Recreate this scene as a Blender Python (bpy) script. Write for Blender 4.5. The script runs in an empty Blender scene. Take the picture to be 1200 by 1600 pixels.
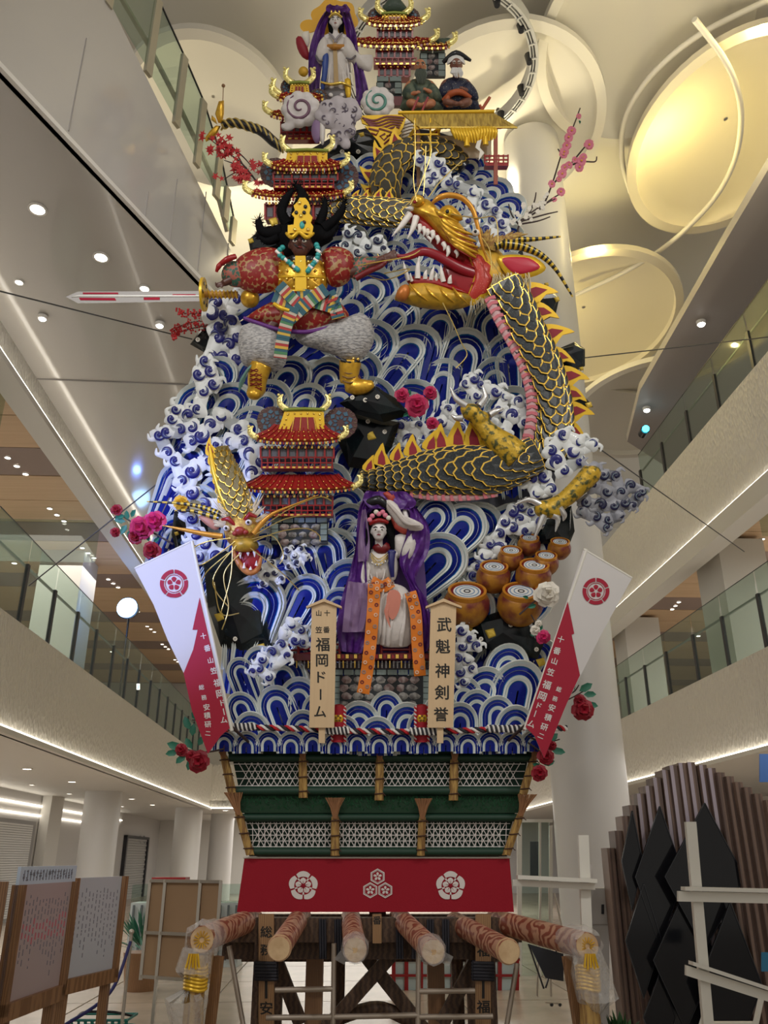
import bpy, bmesh, math, random
from mathutils import Vector, Matrix
R=random.Random(7)
C=bpy.context.scene.collection
sc=bpy.context.scene
# ---------------- camera, world, exposure, large lights ----------------
F=1300.0; TILT=math.radians(22.6); CAM=Vector((0,0,1.6))
cd=bpy.data.cameras.new('camera'); cam=bpy.data.objects.new('camera',cd); C.objects.link(cam)
cam.location=CAM; cam.rotation_euler=(math.pi/2+TILT,0,0)
cd.sensor_fit='VERTICAL'; cd.sensor_height=36; cd.lens=36*F/1600; cd.clip_end=200
sc.camera=cam
sc.view_settings.view_transform='Standard'; sc.view_settings.look='None'
sc.view_settings.gamma=1; sc.view_settings.use_curve_mapping=False
sc.view_settings.exposure=0.12
w=bpy.data.worlds.new('world'); sc.world=w; w.use_nodes=True
w.node_tree.nodes['Background'].inputs[0].default_value=(1.0,.95,.86,1)
w.node_tree.nodes['Background'].inputs[1].default_value=.55
FWD=Vector((0,math.cos(TILT),math.sin(TILT))); UP=Vector((0,-math.sin(TILT),math.cos(TILT)))
def light(kind,name,loc,energy,col=(1,.95,.87),size=1,target=None,angle=60,sy=None):
    l=bpy.data.lights.new(name,kind); l.energy=energy; l.color=col
    if kind=='AREA':
        l.size=size
        if sy: l.shape='RECTANGLE'; l.size_y=sy
    elif kind=='SPOT': l.spot_size=math.radians(angle); l.spot_blend=.6; l.shadow_soft_size=size
    else: l.shadow_soft_size=size
    o=bpy.data.objects.new(name,l); C.objects.link(o); o.location=loc
    if target is not None: o.rotation_euler=(Vector(target)-Vector(loc)).to_track_quat('-Z','Y').to_euler()
    return o
light('SPOT','float_spotlight',(-4.2,1.0,8.2),560,(1,.97,.93),.25,(0,8.6,5),75)
light('SPOT','float_spotlight',(5.2,0.5,8.6),640,(1,.96,.9),.25,(0,8.6,6),75)
light('SPOT','float_spotlight',(0.5,-1.0,12),420,(1,.95,.88),.3,(0,9,9),70)
light('AREA','ground_hall_light',(-6.5,16,3.2),270,(1,.95,.88),3,(-6.5,16,0),sy=12)
light('AREA','ground_hall_light',(6.5,15,3.2),230,(1,.95,.88),3,(6.5,15,0),sy=12)
light('AREA','upper_hall_light',(-8,16,8.0),380,(1,.93,.84),3,(-8,16,0),sy=14)
light('AREA','upper_hall_light',(10.5,16,7.5),380,(1,.93,.84),3,(10.5,16,0),sy=14)
light('AREA','ceiling_fill_light',(-1.5,17,10.5),330,(1,.9,.68),5,(-1.5,17.5,16))  # added fill aimed upward to brighten the ceiling, no fixture there
light('AREA','ceiling_fill_light',(4.5,9.5,11.6),110,(1,.88,.6),2,(4.6,10,16))  # second added ceiling fill, towards the right
light('SPOT','blue_side_fill_light',(-4.7,3.5,4.4),1100,(.35,.45,1),.1,(-2.6,8,4.4),38)  # added out-of-view blue spot, tints the left banner
light('AREA','far_hall_light',(-2,40,3.2),420,(1,.96,.9),9,(-2,40,0),sy=4)
light('AREA','far_hall_light',(0,30,3.2),480,(1,.96,.9),8,(0,30,0),sy=4)

# ---------------- projection helpers ----------------
def ray(px,py):
    x=(px-600)/F; y=(800-py)/F
    return Vector((1,0,0))*x+UP*y+FWD
def P(px,py,Y):
    d=ray(px,py); return CAM+d*(Y/d.y)
def PZ(px,py,z):
    d=ray(px,py); return CAM+d*((z-CAM.z)/d.z)
yaw=.0497
BV=Vector((-yaw,1,0)).normalized(); CV=Vector((1,yaw,0)).normalized()
def B(s,a,z): return BV*s+CV*a+Vector((0,0,z))
def PA(px,py,a):
    d=ray(px,py); return CAM+d*(a/d.dot(CV))
# ---------------- materials ----------------
MT={}
def M(name,col=(.8,.8,.8),rough=.5,metal=0,bump=0,scale=8,col2=None,kind='noise',alpha=1,emit=0,stretch=(1,1,1),lo=.4,hi=.6,bscale=None,trans=0,coat=0,spec=.5,bdist=.02):
    if name in MT: return MT[name]
    m=bpy.data.materials.new(name); m.use_nodes=True; nt=m.node_tree; b=nt.nodes['Principled BSDF']
    b.inputs['Base Color'].default_value=(*col,1); b.inputs['Roughness'].default_value=rough; b.inputs['Metallic'].default_value=metal
    b.inputs['Alpha'].default_value=alpha; b.inputs['Transmission Weight'].default_value=trans; b.inputs['Coat Weight'].default_value=coat
    b.inputs['Specular IOR Level'].default_value=spec
    if emit: b.inputs['Emission Color'].default_value=(*col,1); b.inputs['Emission Strength'].default_value=emit
    L=nt.links.new
    if col2 or bump:
        tc=nt.nodes.new('ShaderNodeTexCoord'); mp=nt.nodes.new('ShaderNodeMapping'); mp.inputs['Scale'].default_value=stretch
        L(tc.outputs['Object'],mp.inputs[0])
        def tex(k,s):
            if k=='noise':
                t=nt.nodes.new('ShaderNodeTexNoise'); t.inputs['Scale'].default_value=s; t.inputs['Detail'].default_value=4; o=t.outputs['Fac']
            elif k=='voronoi':
                t=nt.nodes.new('ShaderNodeTexVoronoi'); t.inputs['Scale'].default_value=s; o=t.outputs['Distance']
            elif k=='rings':
                t=nt.nodes.new('ShaderNodeTexWave'); t.wave_type='RINGS'; t.inputs['Scale'].default_value=s; t.inputs['Distortion'].default_value=14; t.inputs['Detail'].default_value=2;t.inputs['Detail Scale'].default_value=1.5; o=t.outputs['Fac']
            else:
                t=nt.nodes.new('ShaderNodeTexWave'); t.inputs['Scale'].default_value=s; t.inputs['Distortion'].default_value=5 if k=='grain' else 0; t.inputs['Detail'].default_value=2; o=t.outputs['Fac']
            L(mp.outputs[0],t.inputs[0]); return o
        if col2:
            o=tex(kind,scale); r=nt.nodes.new('ShaderNodeValToRGB'); r.color_ramp.elements[0].color=(*col,1); r.color_ramp.elements[1].color=(*col2,1)
            r.color_ramp.elements[0].position=lo; r.color_ramp.elements[1].position=hi
            L(o,r.inputs[0]); L(r.outputs[0],b.inputs['Base Color'])
        if bump:
            o=tex(kind if kind!='rings' else 'noise',bscale or scale); bp=nt.nodes.new('ShaderNodeBump'); bp.inputs['Strength'].default_value=bump; bp.inputs['Distance'].default_value=bdist
            L(o,bp.inputs['Height']); L(bp.outputs[0],b.inputs['Normal'])
    MT[name]=m; return m
WHITE=M('wave_white',(.82,.85,.82),.5,spec=.25)
NAVY=M('glitter_navy',(.004,.012,.2),.4,col2=(.3,.4,.75),kind='noise',scale=120,lo=.7,hi=.76,spec=.15)
TEAL=M('wave_teal',(.01,.13,.36),.45,spec=.2)
SKY=M('wave_grey_blue',(.28,.38,.42),.55,spec=.2)
GOLD=M('gold_paint',(.72,.42,.04),.32,.55,bump=.25,scale=14,col2=(.45,.22,.02),lo=.45,hi=.75)
BGOLD=M('bright_gold',(.95,.68,.16),.2,.85)
YEL=M('yellow_gold',(.8,.5,.03),.35,.35)
OCH=M('ochre_paint',(.62,.36,.03),.45,.2,col2=(.16,.13,.03),scale=7,lo=.5,hi=.72)
RED=M('red_lacquer',(.3,.008,.01),.3)
DRED=M('dark_red',(.16,.006,.01),.4)
CLOTHRED=M('curtain_red',(.31,.002,.016),.85,bump=.1,scale=60)
BLACK=M('black_lacquer',(.012,.013,.018),.25)
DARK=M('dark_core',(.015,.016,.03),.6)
SCALE_=M('scale_dark',(.012,.016,.02),.3,col2=(.1,.13,.12),scale=60,lo=.55,hi=.8)
PINK=M('belly_pink',(.62,.16,.2),.5)
BONE=M('tooth_white',(.82,.78,.74),.35)
SILV=M('claw_silver',(.7,.7,.7),.25,.7)
GREEN=M('padded_green',(.006,.04,.022),.55)
LEAF=M('leaf_green',(.02,.16,.1),.5)
GRASS=M('dark_grass',(.006,.035,.014),.8)
STRAW=M('straw',(.5,.32,.1),.8,col2=(.26,.14,.05),scale=40,stretch=(1,1,.1))
WOOD=M('pale_board_wood',(.72,.53,.32),.55,col2=(.68,.49,.295),kind='noise',scale=9,stretch=(4,4,.2),lo=.3,hi=.7)
DWOOD=M('dark_beam_wood',(.055,.028,.017),.6,col2=(.1,.055,.03),kind='grain',scale=6,stretch=(1,1,3))
MWOOD=M('mid_wood',(.3,.16,.075),.5,col2=(.2,.1,.045),kind='grain',scale=8,stretch=(3,3,.4),lo=.3,hi=.7)
LOG=M('log_grain',(.55,.31,.2),.5,col2=(.27,.07,.04),kind='rings',scale=2.6,stretch=(1.6,.8,1.6),lo=.35,hi=.7)
LOGEND=M('log_end',(.72,.52,.3),.6,col2=(.6,.4,.22),scale=10)
WRAP=M('plastic_wrap',(.85,.85,.85),.12,alpha=.3,bump=.8,scale=25)
PIPE=M('scaffold_pipe',(.42,.36,.3),.35,.5)
ROPEB=M('rope_black',(.02,.02,.03),.7)
ROPEW=M('rope_white',(.8,.78,.76),.7)
ROPER=M('rope_red',(.5,.01,.02),.7)
PURP=M('sheer_purple',(.08,.012,.2),.35,alpha=.85,bump=.6,scale=14,col2=(.14,.035,.3),lo=.35,hi=.7)
PSHEER=M('sheer_lilac',(.34,.22,.42),.4,alpha=.7,bump=.5,scale=14)
SATIN=M('white_satin',(.7,.66,.64),.35,bump=.5,scale=12)
GREYF=M('silver_fur_cloth',(.5,.49,.49),.5,col2=(.27,.27,.28),bump=.8,scale=22,kind='noise',stretch=(1,1,2.5),lo=.42,hi=.6)
FACEW=M('doll_face_white',(.8,.76,.76),.4)
FACEB=M('warrior_face_brown',(.1,.035,.025),.4)
FACEO=M('old_man_skin',(.5,.2,.1),.5)
HAIR=M('black_hair',(.004,.004,.005),.85,spec=.1)
BROC=M('red_brocade',(.26,.012,.01),.45,col2=(.4,.24,.1),kind='voronoi',scale=24,lo=.62,hi=.7)
BROCG=M('green_brocade',(.03,.1,.07),.45,col2=(.35,.1,.07),kind='voronoi',scale=26,lo=.5,hi=.6)
NAVYC=M('navy_dotted_cloth',(.5,.5,.35),.5,col2=(.01,.015,.05),kind='voronoi',scale=45,lo=.14,hi=.2)
DGREEN=M('dark_green_robe',(.035,.06,.045),.6,col2=(.12,.15,.1),scale=12)
ORANGE=M('orange_sash',(.75,.2,.008),.5)
TURQ=M('turquoise',(.03,.35,.35),.35)
STONE=M('painted_stone',(.13,.12,.12),.6,col2=(.36,.35,.33),scale=22)
MORT=M('mortar_dark',(.03,.035,.04),.8)
ROSE=M('deep_pink_petal',(.5,.02,.1),.55)
DROSE=M('dark_red_petal',(.28,.005,.02),.55)
BPINK=M('blossom_pink',(.75,.22,.32),.55)
WPET=M('white_petal',(.78,.74,.66),.55)
TWIG=M('twig',(.05,.03,.03),.7)
WALL=M('white_wall',(.62,.6,.56),.55)
CEILM=M('ceiling_white',(.66,.63,.56),.6)
GLOSS=M('gloss_white_panel',(.52,.5,.48),.13,coat=.3)
FASC=M('textured_fascia',(.66,.63,.57),.4,bump=1.0,kind='voronoi',scale=16,stretch=(1.5,1.5,.55),bdist=.03)
COLM=M('column_white',(.6,.59,.58),.4)
def glassmat():
    m=bpy.data.materials.new('rail_glass'); m.use_nodes=True; nt=m.node_tree; nt.nodes.clear()
    o=nt.nodes.new('ShaderNodeOutputMaterial'); mx=nt.nodes.new('ShaderNodeMixShader'); t=nt.nodes.new('ShaderNodeBsdfTransparent'); g=nt.nodes.new('ShaderNodeBsdfGlossy')
    t.inputs[0].default_value=(.80,.88,.84,1); g.inputs['Roughness'].default_value=.03
    fr=nt.nodes.new('ShaderNodeMath'); fr.operation='MULTIPLY_ADD'; lw=nt.nodes.new('ShaderNodeLayerWeight'); lw.inputs[0].default_value=.25; nt.links.new(lw.outputs['Facing'],fr.inputs[0]); fr.inputs[1].default_value=.25; fr.inputs[2].default_value=.03
    nt.links.new(fr.outputs[0],mx.inputs[0]); nt.links.new(t.outputs[0],mx.inputs[1]); nt.links.new(g.outputs[0],mx.inputs[2]); nt.links.new(mx.outputs[0],o.inputs[0]); return m
GLASS=glassmat()
# ---------------- object helpers ----------------
def tag(o,label=None,cat=None,group=None,kind=None):
    if label:o['label']=label
    if cat:o['category']=cat
    if group:o['group']=group
    if kind:o['kind']=kind
    return o
class Plane: pass
def mkplane(px,py,Y,lean=None):
    p=Plane(); p.o=P(px,py,Y); d=(p.o-CAM); e=math.atan2(d.z,d.y)
    L=lean if lean is not None else .6*max(e,0)
    p.L=L; p.n=Vector((0,-math.cos(L),-math.sin(L)))   # toward viewer
    p.k=d.dot(FWD)/F; return p
def T(name,label,cat,px,py,Y,lean=None,group=None):
    p=mkplane(px,py,Y,lean)
    o=bpy.data.objects.new(name,None); C.objects.link(o); o.empty_display_size=.1
    o.location=p.o; o.rotation_euler=(p.L,0,0); tag(o,label,cat,group)
    o_mat=Matrix.Translation(p.o)@Matrix.Rotation(p.L,4,'X')
    PL[o.name]=(p,o_mat.inverted()); return o
PL={}
def E(name,label,cat,loc,group=None,kind=None,rz=0):
    o=bpy.data.objects.new(name,None); C.objects.link(o); o.empty_display_size=.1; o.location=loc; o.rotation_euler=(0,0,rz); tag(o,label,cat,group,kind)
    PL[o.name]=(None,(Matrix.Translation(Vector(loc))@Matrix.Rotation(rz,4,'Z')).inverted()); return o
def spl(pts,n=6,closed=False):
    out=[];N=len(pts);pts=[tuple(p) for p in pts]
    rng=range(N if closed else N-1)
    for i in rng:
        if closed: a,b,c,d=[pts[(i+k)%N] for k in (-1,0,1,2)]
        else: a=pts[max(i-1,0)];b=pts[i];c=pts[i+1];d=pts[min(i+2,N-1)]
        for j in range(n):
            t=j/n
            out.append(tuple(.5*((2*b[k])+(-a[k]+c[k])*t+(2*a[k]-5*b[k]+4*c[k]-d[k])*t*t+(-a[k]+3*b[k]-3*c[k]+d[k])*t**3) for k in range(len(b))))
    if not closed: out.append(pts[-1])
    return out
class MB:
    def __init__(s): s.v=[];s.f=[];s.mi=[];s.m=0
    def add(s,vs,fs,m=None):
        o=len(s.v); s.v+=[tuple(v) for v in vs]; s.f+=[tuple(i+o for i in f) for f in fs]; s.mi+=[s.m if m is None else m]*len(fs); return s
    def slab(s,ol,w0,w1,m=None):
        n=len(ol)
        def ww(w,i): return w[i] if isinstance(w,(list,tuple)) else w
        vs=[(p[0],p[1],ww(w0,i)) for i,p in enumerate(ol)]+[(p[0],p[1],ww(w1,i)) for i,p in enumerate(ol)]
        return s.add(vs,[tuple(range(n)),tuple(range(2*n-1,n-1,-1))]+[(i,i+n,(i+1)%n+n,(i+1)%n) for i in range(n)],m)
    def box(s,x0,y0,x1,y1,w0,w1,m=None): return s.slab([(x0,y0),(x1,y0),(x1,y1),(x0,y1)],w0,w1,m)
    def pil(s,ol,th,w0=0,c=None,rings=4,back=.35,m=None,sm=3):
        if sm: ol=spl(ol,sm,True)
        n=len(ol)
        if c is None: c=(sum(p[0] for p in ol)/n,sum(p[1] for p in ol)/n)
        vs=[];fs=[]
        lv=[]
        for j in range(rings,0,-1):
            a=j/rings*math.pi/2*.98; lv.append((math.cos(a),-th*back*math.sin(a)))
        lv.append((1,0))
        for j in range(1,rings+1):
            a=j/rings*math.pi/2*.98; lv.append((math.cos(a),th*math.sin(a)))
        for (t,w) in lv:
            for p in ol: vs.append((c[0]+(p[0]-c[0])*t,c[1]+(p[1]-c[1])*t,w0+w))
        for j in range(len(lv)-1):
            for i in range(n):
                k=(i+1)%n; fs.append((j*n+i,j*n+k,(j+1)*n+k,(j+1)*n+i))
        fs.append(tuple(range(n))); fs.append(tuple(range(len(vs)-1,len(vs)-n-1,-1)))
        return s.add(vs,fs,m)
    def tube(s,pts,r,n=8,m=None,flat=1,caps=True,up=None):
        pts=[Vector(p if len(p)==3 else (p[0],p[1],0)) for p in pts]; N=len(pts)
        rr=[(r[int(i*(len(r)-1)/max(N-1,1))]*(1-((i*(len(r)-1)/max(N-1,1))%1))+r[min(int(i*(len(r)-1)/max(N-1,1))+1,len(r)-1)]*((i*(len(r)-1)/max(N-1,1))%1)) if isinstance(r,(list,tuple)) else r for i in range(N)]
        vs=[];fs=[]; ref=Vector(up) if up else Vector((0,0,1))
        for i,p in enumerate(pts):
            t=(pts[min(i+1,N-1)]-pts[max(i-1,0)]); t=t.normalized() if t.length>1e-9 else Vector((1,0,0))
            a=t.cross(ref)
            if a.length<.05: a=t.cross(Vector((1,.2,0)))
            a.normalize(); b=a.cross(t).normalized()
            for k in range(n):
                th=2*math.pi*k/n; vs.append(p+a*(rr[i]*math.cos(th))+b*(rr[i]*flat*math.sin(th)))
        for i in range(N-1):
            for k in range(n): k2=(k+1)%n; fs.append((i*n+k,i*n+k2,(i+1)*n+k2,(i+1)*n+k))
        if caps: fs.append(tuple(range(n))); fs.append(tuple(range(N*n-1,(N-1)*n-1,-1)))
        return s.add(vs,fs,m)
    def ball(s,x,y,w,rx,ry=None,rw=None,n=10,m=None):
        ry=ry or rx; rw=rw or rx; vs=[];fs=[];h=n//2+1
        for j in range(h+1):
            a=math.pi*j/h
            for k in range(n):
                t=2*math.pi*k/n; vs.append((x+rx*math.sin(a)*math.cos(t),y-ry*math.cos(a),w+rw*math.sin(a)*math.sin(t)))
        for j in range(h):
            for k in range(n): k2=(k+1)%n; fs.append((j*n+k,j*n+k2,(j+1)*n+k2,(j+1)*n+k))
        return s.add(vs,fs,m)
    def disc(s,x,y,w,rx,ry=None,th=1,n=16,m=None): 
        ry=ry or rx
        return s.slab([(x+rx*math.cos(2*math.pi*k/n),y+ry*math.sin(2*math.pi*k/n)) for k in range(n)],w,w+th,m)
    def ring(s,x,y,w,r0,r1,th=1,n=20,m=None,a0=0,a1=2*math.pi,asp=1):
        N=n; vs=[];fs=[];full=abs(a1-a0-2*math.pi)<1e-6; K=N if full else N+1
        for k in range(K):
            a=a0+(a1-a0)*k/N
            for (r,ww) in ((r0,w),(r1,w),(r1,w+th),(r0,w+th)): vs.append((x+r*math.cos(a),y+r*asp*math.sin(a),ww))
        for k in range(N):
            q=(k+1)%K
            for j in range(4): fs.append((k*4+j,k*4+(j+1)%4,q*4+(j+1)%4,q*4+j))
        return s.add(vs,fs,m)
    def build(s,name,mats,parent=None,smooth=True,world=False,label=None,kind=None,recalc=True,plane=None,cat=None,group=None):
        if not isinstance(mats,(list,tuple)): mats=[mats]
        inv=None;p=plane
        if parent is not None and parent.name in PL:
            pp,inv=PL[parent.name]; p=p or pp
        out=[]
        for v in s.v:
            if world or p is None: q=Vector(v)
            else:
                d=ray(v[0],v[1]); t=(p.o-CAM).dot(p.n)/d.dot(p.n); q=CAM+d*t+p.n*(v[2]*p.k)
            out.append(q)
        org=None
        if parent is None:
            mn=[min(q[i] for q in out) for i in range(3)]; mx=[max(q[i] for q in out) for i in range(3)]
            org=Vector(((mn[0]+mx[0])/2,(mn[1]+mx[1])/2,mn[2])); out=[q-org for q in out]
        elif inv is not None: out=[inv@q for q in out]
        me=bpy.data.meshes.new(name); me.from_pydata([tuple(q) for q in out],[],s.f)
        for m in mats: me.materials.append(m)
        me.polygons.foreach_set('material_index',s.mi)
        me.polygons.foreach_set('use_smooth',[smooth]*len(s.f))
        if recalc:
            bm=bmesh.new(); bm.from_mesh(me); bmesh.ops.recalc_face_normals(bm,faces=bm.faces); bm.to_mesh(me); bm.free()
        if smooth:
            try: me.set_sharp_from_angle(angle=math.radians(50))
            except Exception: pass
        o=bpy.data.objects.new(name,me); C.objects.link(o)
        if parent is not None: o.parent=parent
        else: o.location=org
        if parent is not None and parent.name in PL: PL[o.name]=(p,inv)   # children of this part reuse the frame
        tag(o,label,cat,group,kind); return o
def quadbox(mb,a,b,th,up=Vector((0,0,1)),h=None,m=None):
    "world-space beam from a to b, width th, height h"
    a=Vector(a);b=Vector(b);t=(b-a).normalized(); sx=t.cross(up)
    if sx.length<.05: sx=t.cross(Vector((0,1,0)))
    sx.normalize(); u=sx.cross(t).normalized(); h=h or th
    vs=[p+sx*(i*th/2)+u*(j*h/2) for p in (a,b) for (i,j) in ((-1,-1),(1,-1),(1,1),(-1,1))]
    mb.add(vs,[(0,1,2,3),(7,6,5,4),(0,4,5,1),(1,5,6,2),(2,6,7,3),(3,7,4,0)],m); return mb
def wbox(mb,a,b,m=None):
    (x0,y0,z0),(x1,y1,z1)=a,b
    vs=[(x,y,z) for z in (z0,z1) for (x,y) in ((x0,y0),(x1,y0),(x1,y1),(x0,y1))]
    mb.add(vs,[(0,3,2,1),(4,5,6,7),(0,1,5,4),(1,2,6,5),(2,3,7,6),(3,0,4,7)],m); return mb
def bbox(mb,s0,s1,a0,a1,z0,z1,m=None):
    vs=[B(s,a,z) for z in (z0,z1) for (s,a) in ((s0,a0),(s0,a1),(s1,a1),(s1,a0))]
    mb.add(vs,[(0,3,2,1),(4,5,6,7),(0,1,5,4),(1,2,6,5),(2,3,7,6),(3,0,4,7)],m); return mb
def txt(ch,x,y,size,w,mat,parent,rot=0,bold=.02,name='lettering',sx=1,plane=None,th=.6):
    "one character (or word) centred at photo point x,y, height size px, on the parent's plane"
    cu=bpy.data.curves.new('t','FONT'); cu.body=ch; cu.size=1; cu.resolution_u=3
    o=bpy.data.objects.new('t',cu); me=bpy.data.meshes.new_from_object(o)
    vs=[v.co.copy() for v in me.vertices]; fs=[tuple(p.vertices) for p in me.polygons]
    bpy.data.objects.remove(o); bpy.data.curves.remove(cu); bpy.data.meshes.remove(me)
    if not vs: return None
    x0=min(v.x for v in vs);x1=max(v.x for v in vs);y0=min(v.y for v in vs);y1=max(v.y for v in vs)
    cx=(x0+x1)/2; cy=(y0+y1)/2; k=size/max(y1-y0,x1-x0,.5); c,sn=math.cos(rot),math.sin(rot)
    mb=MB(); n=len(vs)
    for q,(dx,dy) in enumerate(((0,0),(bold,0),(-bold*.4,bold*.6),(bold*.4,-bold*.6))):
        V=[]
        for v in vs:
            u=(v.x-cx+dx)*k*sx; t=-(v.y-cy+dy)*k; V.append((x+u*c-t*sn,y+u*sn+t*c,w+q*.06))
        mb.add(V,fs)
    return mb.build(name,mat,parent,smooth=False,recalc=False,plane=plane)
def merge(src,dst):
    "make the pieces of one thing parts of another, where they stand"
    A=PL[dst.name][1]; Bm=PL[src.name][1].inverted()
    for ch in list(src.children): ch.parent=dst; ch.matrix_parent_inverse=A@Bm
    bpy.data.objects.remove(src)
# ================= SETTING =================
def S(name,mb,mats,parent=None,smooth=False,label=None,kind='structure'):
    return mb.build(name,mats,parent,smooth=smooth,world=True,label=label,kind=None if parent is not None else kind)
TILEM=M('floor_tile',(.44,.37,.3),.25,col2=(.38,.32,.26),scale=2)
JOINT=M('floor_joint',(.3,.27,.24),.6)
fl=S('floor',bbox(MB(),-6,45,-12,16,-.1,-.012),JOINT)
PL[fl.name]=(None,Matrix.Translation(fl.location).inverted())
for i in range(15):
    for j in range(13):
        s0=8+i*1.8; a0=-9+j*1.5
        bbox(mb:=MB(),s0+.012,s0+1.788,a0+.012,a0+1.488,-.02,0); S('floor_tile',mb,TILEM,fl)
mb=MB(); bbox(mb,-6,8,-12,16,-.02,0); bbox(mb,35,45,-12,16,-.02,0); S('plain_floor_area',mb,TILEM,fl)
# fascias of the balconies
LED=M('led_strip',(1,.93,.8),emit=4.5)
AL,AR=-5.0,7.3
HR2B,HR2T=3.35,4.97; HL3B,HL3T=8.25,8.72; HR3B,HR3T=7.72,9.77
S('wall_left',bbox(MB(),-4,34,AL-.25,AL,HR2B,HR2T),FASC)
S('wall_right',bbox(MB(),-4,34,AR,AR+.25,HR2B,HR2T),FASC)
S('trim_1',bbox(MB(),-4,34,AL-.02,AL+.09,HR2B-.06,HR2B+.02),WALL)
S('trim_2',bbox(MB(),-4,34,AR-.09,AR+.02,HR2B-.06,HR2B+.02),WALL)
S('led_strip_left',bbox(MB(),-4,34,AL+.03,AL+.07,HR2B+.02,HR2B+.05),LED)
S('led_strip_right',bbox(MB(),-4,34,AR-.07,AR-.03,HR2B+.02,HR2B+.05),LED)
S('wall_left_upper',bbox(MB(),-4,34,AL-.2,AL,HL3B,HL3T),FASC)
S('trim_3',bbox(MB(),-4,34,AL-.3,AL+.09,HL3B-.1,HL3B),WALL)
S('wall_right_upper',bbox(MB(),-4,34,AR,AR+.25,HR3B,HR3T),FASC)
S('trim_4',bbox(MB(),-4,34,AR-.12,AR+.3,HR3B-.38,HR3B),WALL)
S('led_strip_upper',bbox(MB(),-4,34,AR-.08,AR-.04,HR3B+.01,HR3B+.04),LED)
S('led_strip_upper',bbox(MB(),-4,34,AL+.03,AL+.07,HL3B+.01,HL3B+.04),LED)
# slabs / soffits of ground floor halls
S('ceiling_ground_left',bbox(MB(),-4,34,-14,AL-.05,HR2B,HR2B+.3),WALL)
S('ceiling_ground_right',bbox(MB(),-4,34,AR+.05,17,HR2B,HR2B+.3),WALL)
S('ceiling_ground_far',bbox(MB(),34,46,-14,17,HR2B,HR2B+.3),WALL)
S('wall_far',bbox(MB(),34,34.3,AL-.2,AR+.3,HR2B,HR2T+.0),FASC)
S('led_strip_far',bbox(MB(),33.9,33.95,AL,AR,HR2B,HR2B+.05),LED)
S('wall_far_upper',bbox(MB(),36,36.3,-14,17,HR2T-1.6,17),WALL)
S('wall_back_left_upper',bbox(MB(),-4,36,-11.3,-11,4.9,8.4),WALL)
S('wall_back_right_upper',bbox(MB(),-4,36,14,14.3,4.9,8.4),WALL)
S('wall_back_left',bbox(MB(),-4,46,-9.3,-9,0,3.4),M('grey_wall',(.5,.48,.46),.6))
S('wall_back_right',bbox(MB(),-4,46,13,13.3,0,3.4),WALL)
S('wall_back_far',bbox(MB(),45,45.3,-14,17,0,3.4),WALL)
# wood and brown ceiling panels (2F), running across the hall
WP=M('ceiling_wood',(.6,.41,.25),.5,col2=(.54,.36,.21),kind='noise',scale=2,stretch=(.3,6,1),lo=.3,hi=.7); BP=M('ceiling_brown_panel',(.27,.19,.16),.5)
cl=S('ceiling_left',bbox(MB(),-4,36,-11,AL-.25,8.5,8.6),BP); cr=S('ceiling_right',bbox(MB(),-4,36,AR+.25,14,8.1,8.2),BP)
for c in (cl,cr): PL[c.name]=(None,Matrix.Translation(c.location).inverted())
DL=M('downlight_glow',(1,.92,.8),emit=9); RIM=M('downlight_rim',(.75,.73,.7),.4)
LCOUNT=[0]
def downlight(p,r=.07,parent=None,label='round recessed downlight',grp='recessed downlights'):
    o=E('downlight',label,'light',p,grp); mb=MB(); n=14
    def rg(ra,z): return [(p[0]+ra*math.cos(2*math.pi*k/n),p[1]+ra*math.sin(2*math.pi*k/n),z) for k in range(n)]
    mb.add(rg(r*1.3,p[2])+rg(r*1.3,p[2]-.02)+rg(r,p[2]-.02)+rg(r,p[2]),[(j*n+k,j*n+(k+1)%n,(j+1)*n+(k+1)%n,(j+1)*n+k) for j in range(3) for k in range(n)]); mb.build('rim',RIM,o,world=True)
    mb=MB(); mb.add(rg(r,p[2]-.012),[tuple(range(n))]); mb.build('lamp',DL,o,world=True,recalc=False); return o
for i in range(26):
    s0=4+i*1.2
    if i%3!=2:
        bbox(mb:=MB(),s0+.01,s0+1.19,-11,AL-.25,8.38,8.5); S('wood_panel',mb,WP,cl)
        bbox(mb:=MB(),s0+.01,s0+1.19,AR+.25,14,7.98,8.1); S('wood_panel',mb,WP,cr)
    else:
        bbox(mb:=MB(),s0+.02,s0+1.18,-11,AL-.25,8.385,8.5); S('brown_panel',mb,BP,cl)
        bbox(mb:=MB(),s0+.02,s0+1.18,AR+.25,14,7.985,8.1); S('brown_panel',mb,BP,cr)
for i in range(1,12):
    s0=5.6+i*2.4+.0
    for a,z,nm,gp in ((-6.2,8.38,'small downlight in the wood-panelled ceiling of the left gallery','left gallery downlights'),(9.0,7.98,'small downlight in the wood-panelled ceiling of the right gallery','right gallery downlights')):
        for k in (0,.35,.7): downlight(B(s0+k-1.2,a+(.12*k),z),.05,None,nm,gp)
        if i%2==0: downlight(B(s0,a-2 if a<0 else a+2,z),.06,None,nm,gp)
for i in range(8):
    downlight(B(9+i*3.2,-6.6,HR2B),.09,None,'round downlight in the grey ceiling of the ground floor hall left','ground hall downlights left')
    downlight(B(10+i*3.2,-7.9,HR2B),.06,None,'round downlight in the grey ceiling of the ground floor hall left','ground hall downlights left')
    downlight(B(11.5+i*2.8,9,HR2B),.07,None,'round downlight in the ground floor ceiling on the right','ground hall downlights right')
for i in range(8): downlight(B(35+ (i%4)*1.5,-4.5+(i//4)*1.5+.3*i,HR2B),.12,None,'bright downlight in the far ground floor hall','far hall downlights')
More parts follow.
